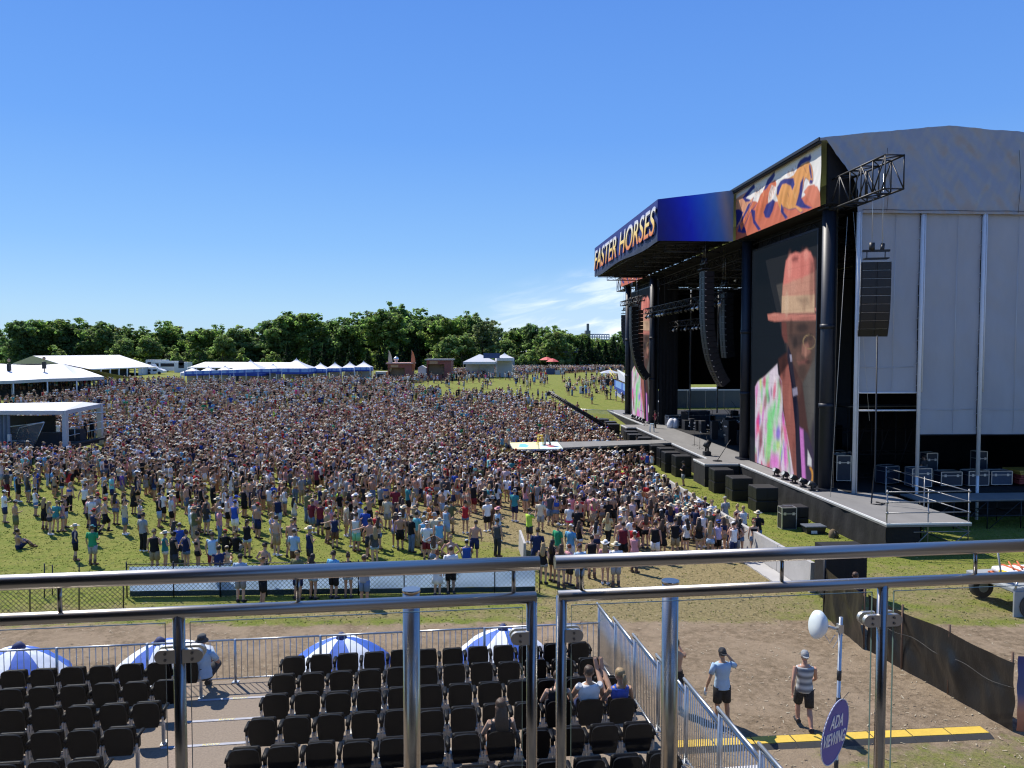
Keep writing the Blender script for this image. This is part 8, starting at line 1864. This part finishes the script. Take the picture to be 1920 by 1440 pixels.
# density per square metre, given by outlines in the photograph
ZN = [ # density, clump, outline
 (2.5, 0, [(200,845),(330,800),(560,790),(760,790),(960,795),(1100,800),(1150,830),(1260,880),(1310,925),(1170,935),(900,915),(620,905),(400,905),(200,880)]),
 (2.0, 0, [(190,880),(400,905),(620,905),(900,915),(1170,935),(1310,925),(1400,985),(1420,1030),(1240,1010),(1040,990),(980,960),(820,945),(620,930),(420,925),(200,915)]),
 (1.1, .3, [(0,890),(200,880),(200,915),(420,925),(620,930),(820,945),(980,960),(940,1000),(700,985),(520,975),(330,965),(140,945),(0,935)]),
 (1.3, 0, [(0,848),(195,848),(205,915),(0,898)]),
 (.55, .55, [(0,935),(140,945),(330,965),(300,1010),(150,1010),(0,1000)]),
 (.55, .4, [(330,965),(520,975),(700,985),(940,1000),(960,1030),(760,1045),(560,1050),(300,1050),(270,1010)]),
 (.7, .4, [(1000,1000),(1240,1010),(1420,1030),(1420,1050),(1230,1058),(1040,1060)]),
 (1.7, 0, [(0,800),(200,800),(560,775),(760,775),(960,780),(1100,795),(1000,797),(760,791),(560,791),(330,802),(200,846),(0,880)]),
 (.95, .15, [(0,760),(180,745),(330,740),(560,735),(740,738),(900,745),(1050,775),(1120,800),(960,782),(760,777),(560,777),(200,802),(0,802)]),
 (.75, .2, [(190,722),(330,720),(350,726),(560,723),(735,723),(750,728),(800,742),(850,752),(740,740),(560,737),(180,747)]),
 (.5, .3, [(530,724),(560,719),(740,712),(800,712),(820,718),(735,724),(560,725)]),
 (.12, .75, [(760,712),(1170,706),(1172,775),(1100,790),(1000,760),(900,740),(770,722)]),
 (.3, .5, [(880,745),(1000,752),(1080,780),(1120,800),(1050,782),(950,776)]),
 (.22, .65, [(1075,718),(1170,712),(1172,748),(1110,740),(1075,732)]),
 (.12, .75, [(1100,745),(1172,748),(1172,790),(1130,786)]),
 (1.2, .1, [(800,706),(860,701),(950,695),(1000,692.5),(1165,691),(1170,697),(1040,701),(1000,702),(940,706),(830,712),(800,714)]),
]
def no_go(x, y):
    v = x*math.cos(ST)+y*math.sin(ST); u = -x*math.sin(ST)+y*math.cos(ST)
    if v > 12.3 and 24 < u < 56: return True
    if v > 14.2 and 24 < u < 99: return True
    if v > 3.2 and 58.6 < u < 66.4: return True
    d = ray(0, 720)
    if y > 59 and y < 71 and proj((x, y, gzf(x, y)))[0] < 196: return True
    return False
cr = random.Random(77)
occ = {}
def free(x, y, rad):
    i, j = int(math.floor(x)), int(math.floor(y))
    for a in (-1, 0, 1):
        for b_ in (-1, 0, 1):
            for (X, Y) in occ.get((i+a, j+b_), ()):
                if (X-x)**2+(Y-y)**2 < rad*rad: return False
    return True
def put(x, y): occ.setdefault((int(math.floor(x)), int(math.floor(y))), []).append((x, y))
for c in crowd: put(c[0], c[1])
for dens, clump, pts in ZN:
    W_ = [PG(*q) for q in pts]; poly = [(p.x, p.y) for p in W_]
    xs_ = [p[0] for p in poly]; ys_ = [p[1] for p in poly]; x0, x1, y0, y1 = min(xs_), max(xs_), min(ys_), max(ys_)
    n = int((x1-x0)*(y1-y0)*dens*1.7); X = np.array([cr.uniform(x0, x1) for _ in range(n)]); Y = np.array([cr.uniform(y0, y1) for _ in range(n)])
    ins = poly_cov(X, Y, poly, .01) > .5
    for x, y, k in zip(X, Y, ins):
        if not k: continue
        if clump:
            f = .5+.5*mnoise.noise(V3((x*.28, y*.2, 4.)))*1.9
            if cr.random() > max(0, min(1, (f-clump*.5)/(1-clump*.5)*1.25)): continue
        elif cr.random() > .8: continue
        if no_go(x, y) or not free(x, y, .36 if dens > .5 else .46): continue
        put(x, y); 
        d = FOC-Vector((x, y)); yaw = math.atan2(-d.x, d.y)+cr.gauss(0, .45 if dens > .3 else 1.2)
        crowd.append([x, y, yaw, None, dens])
for it in crowd:
    if it[3] is None: it[3] = rnd_spec(cr)
    if it[3]['pose'] != 'sitground' and it[4] and it[4] < .3 and cr.random() < .12: it[3]['pose'] = 'sitground'
hand_n = sum(1 for it in crowd if it[4] == 0)
vis = [it for it in crowd if -40 < proj((it[0], it[1], 1.5))[0] < 1960]
auto = sorted([it for it in vis if it[4] != 0], key=lambda q: q[1])
N_IND = 300-n_special-hand_n
single = [it for it in vis if it[4] == 0]+auto[:N_IND]; mass = auto[N_IND:]
def zone(x, y):
    px, py, _ = proj((x, y, gzf(x, y))); bx = (px-238)/(1012-238); fy = 1110-10*bx
    if 200 < px < 1030 and py > fy+1: return 'before the mesh fence'
    if px > 1030 and y < 29.5: return 'on the dry grass edge'
    if px > 1330: return 'beside the concrete wall'
    if py > 1040 and px < 1030: return 'just behind the mesh fence'
    if px < 250: return 'on left open grass'
    if px < 560: return 'in the left crowd'
    if px < 800: return 'in the middle crowd'
    if px < 1040: return 'near the pale barrier end'
    return 'by the speaker stacks'
def looks(sp, short=False):
    t = 'shirtless' if sp['top'][0] == 'none' else f"in {sp['top'][1]} {TOPN[sp['top'][0]]}"
    b_ = '' if sp['top'][0] == 'dress' else f"{sp['bot'][1]} {BOTN[sp['bot'][0]]}"
    h = f"{sp['hat'][1]} {HATN[sp['hat'][0]]}" if sp['hat'] else (sp['hair'][1].replace('hair', 'ponytail') if sp['hair'][0] == 'pony' else f"{'long ' if sp['hair'][0] == 'long' else ''}{sp['hair'][1]}")
    return t, b_, h
POSN = {'drink': 'holding a drink', 'crossed': 'arms folded', 'phone': 'phone held up', 'hip': 'hands on hips', 'raise': 'one arm raised', 'sitground': 'sitting', 'walk': 'walking', 'head': 'hands on head', 'point': 'arm stretched out', 'lean': 'leaning', 'stand': 'standing still'}
drafts = []
for it in single:
    sp = it[3]; t, b_, h = looks(sp); zn = zone(it[0], it[1])
    drafts.append([' '.join(f'person {t}, {b_}, {h}, {zn}'.replace(' ,', '').split()), f'person {t}, {b_}, {h}, {POSN[sp["pose"]]}, {zn}'])
cnt = {}
for d in drafts: cnt[d[0]] = cnt.get(d[0], 0)+1
labs = [d[0] if cnt[d[0]] == 1 else d[1] for d in drafts]
for rep in range(3):
    g_ = defaultdict(list)
    for i, l in enumerate(labs): g_[l].append(i)
    for l, ids in g_.items():
        if len(ids) < 2: continue
        ids.sort(key=lambda i: proj((single[i][0], single[i][1], 1.5))[0])
        for i in ids:
            t, b_, h = looks(single[i][3]); zn = zone(single[i][0], single[i][1])
            same = sorted([j for j in range(len(single)) if looks(single[j][3])[::2] == (t, h) and zone(single[j][0], single[j][1]) == zn], key=lambda j: proj((single[j][0], single[j][1], 1.5))[0])
            labs[i] = f'{ordinal(same.index(i))} from left {t} and {h}, {zn}'
for i, it in enumerate(single):
    x, y, yaw, sp, _ = it
    o = make_person((x, y, gzf(x, y)-.01), yaw, sp['pose'], sp['fem'], sp['top'], sp['bot'], sp['hat'], sp['hair'], sp['skin'], sp['shoe'], sp['sc'])
    w = labs[i].replace(' ,', ',').split(); tag(o, ' '.join(w[:16]).rstrip(','), 'person', 'people of the festival crowd')
# everyone farther off: one mass
LOD = {}
def tri_arr(mb):
    return np.array([tuple(v) for v in mb.v], 'f'), mb.f
def lod_part(what, pose, fem, kind, seg):
    key = (what, pose, fem, kind, seg)
    if key in LOD: return LOD[key]
    if what == 'body': mb, _ = parts_mb(pose, fem, seg)
    else:
        J = joints(pose, fem); mb = {'top': lambda: top_mb(J, fem, kind, seg), 'bot': lambda: bot_mb(J, fem, kind, seg), 'hair': lambda: hair_mb(J, kind, seg), 'hat': lambda: hat_mb(J, kind, seg)}[what]()
    if mb is None: LOD[key] = None; return None
    v, f = tri_arr(mb); tot = [len(q) for q in f]; LOD[key] = (v, np.array([i for q in f for i in q], 'i'), np.array(tot, 'i')); return LOD[key]
AV, AI, AT, AC = [], [], [], []; base = 0
PLATZ = {}
for k_ in range(130):
    x, y = cr.uniform(a_.x, b_.x) if False else cr.uniform(at(-30, 118).x, at(200, 118).x), cr.uniform(114.4, 124.5); it = [x, y, cr.uniform(-1.6, .2), rnd_spec(cr), .3]; mass.append(it); PLATZ[id(it)] = pz
for it in mass:
    x, y, yaw, sp, _ = it; c, s = math.cos(yaw), math.sin(yaw); z = PLATZ.get(id(it), gzf(x, y)-.02); seg = 7 if y < 46 else (5 if y < 75 else 4)
    items = [('body', '', SK[sp['skin']]), ('top', sp['top'][0], CN[sp['top'][1]]), ('bot', sp['bot'][0] if sp['top'][0] != 'dress' else 'none', CN[sp['bot'][1]]), ('hair', sp['hair'][0], HC[sp['hair'][1]])]
    if sp['hat']: items.append(('hat', sp['hat'][0], CN[sp['hat'][1]]))
    for what, kind, col in items:
        if kind == 'none': continue
        g = lod_part(what, sp['pose'], sp['fem'], kind, seg)
        if g is None: continue
        v = g[0]*sp['sc']; o = np.empty_like(v); o[:, 0] = v[:, 0]*c-v[:, 1]*s+x; o[:, 1] = v[:, 0]*s+v[:, 1]*c+y; o[:, 2] = v[:, 2]+z
        AV.append(o); AI.append(g[1]+base); AT.append(g[2]); k = cr.uniform(.85, 1.12); AC.append(np.tile(np.array([*[q*k for q in col], 1], 'f'), (len(v), 1))); base += len(v)
V_, I_, T_, C_ = np.concatenate(AV), np.concatenate(AI), np.concatenate(AT), np.concatenate(AC)
me = bpy.data.meshes.new('crowd'); me.vertices.add(len(V_)); me.vertices.foreach_set('co', V_.ravel()); me.loops.add(len(I_)); me.loops.foreach_set('vertex_index', I_)
me.polygons.add(len(T_)); st_ = np.concatenate([[0], np.cumsum(T_)[:-1]]).astype('i'); me.polygons.foreach_set('loop_start', st_); me.polygons.foreach_set('loop_total', T_); me.polygons.foreach_set('use_smooth', np.ones(len(T_), bool)); me.update(calc_edges=True); me.validate()
ca = me.color_attributes.new('Col', 'FLOAT_COLOR', 'POINT'); ca.data.foreach_set('color', C_.ravel())
me.materials.append(attr_mat('crowd skin and cloth', rough=.85, spec=.2)); co_ = bpy.data.objects.new('crowd', me); COL.objects.link(co_); stuff(co_)
print('LONG', [l for l in labs if len(l.replace(' ,', ',').split()) > 16], 'DUP', len(labs)-len(set(labs)))
print('PEOPLE', len(single), len(mass), len(V_), 'hand', hand_n)
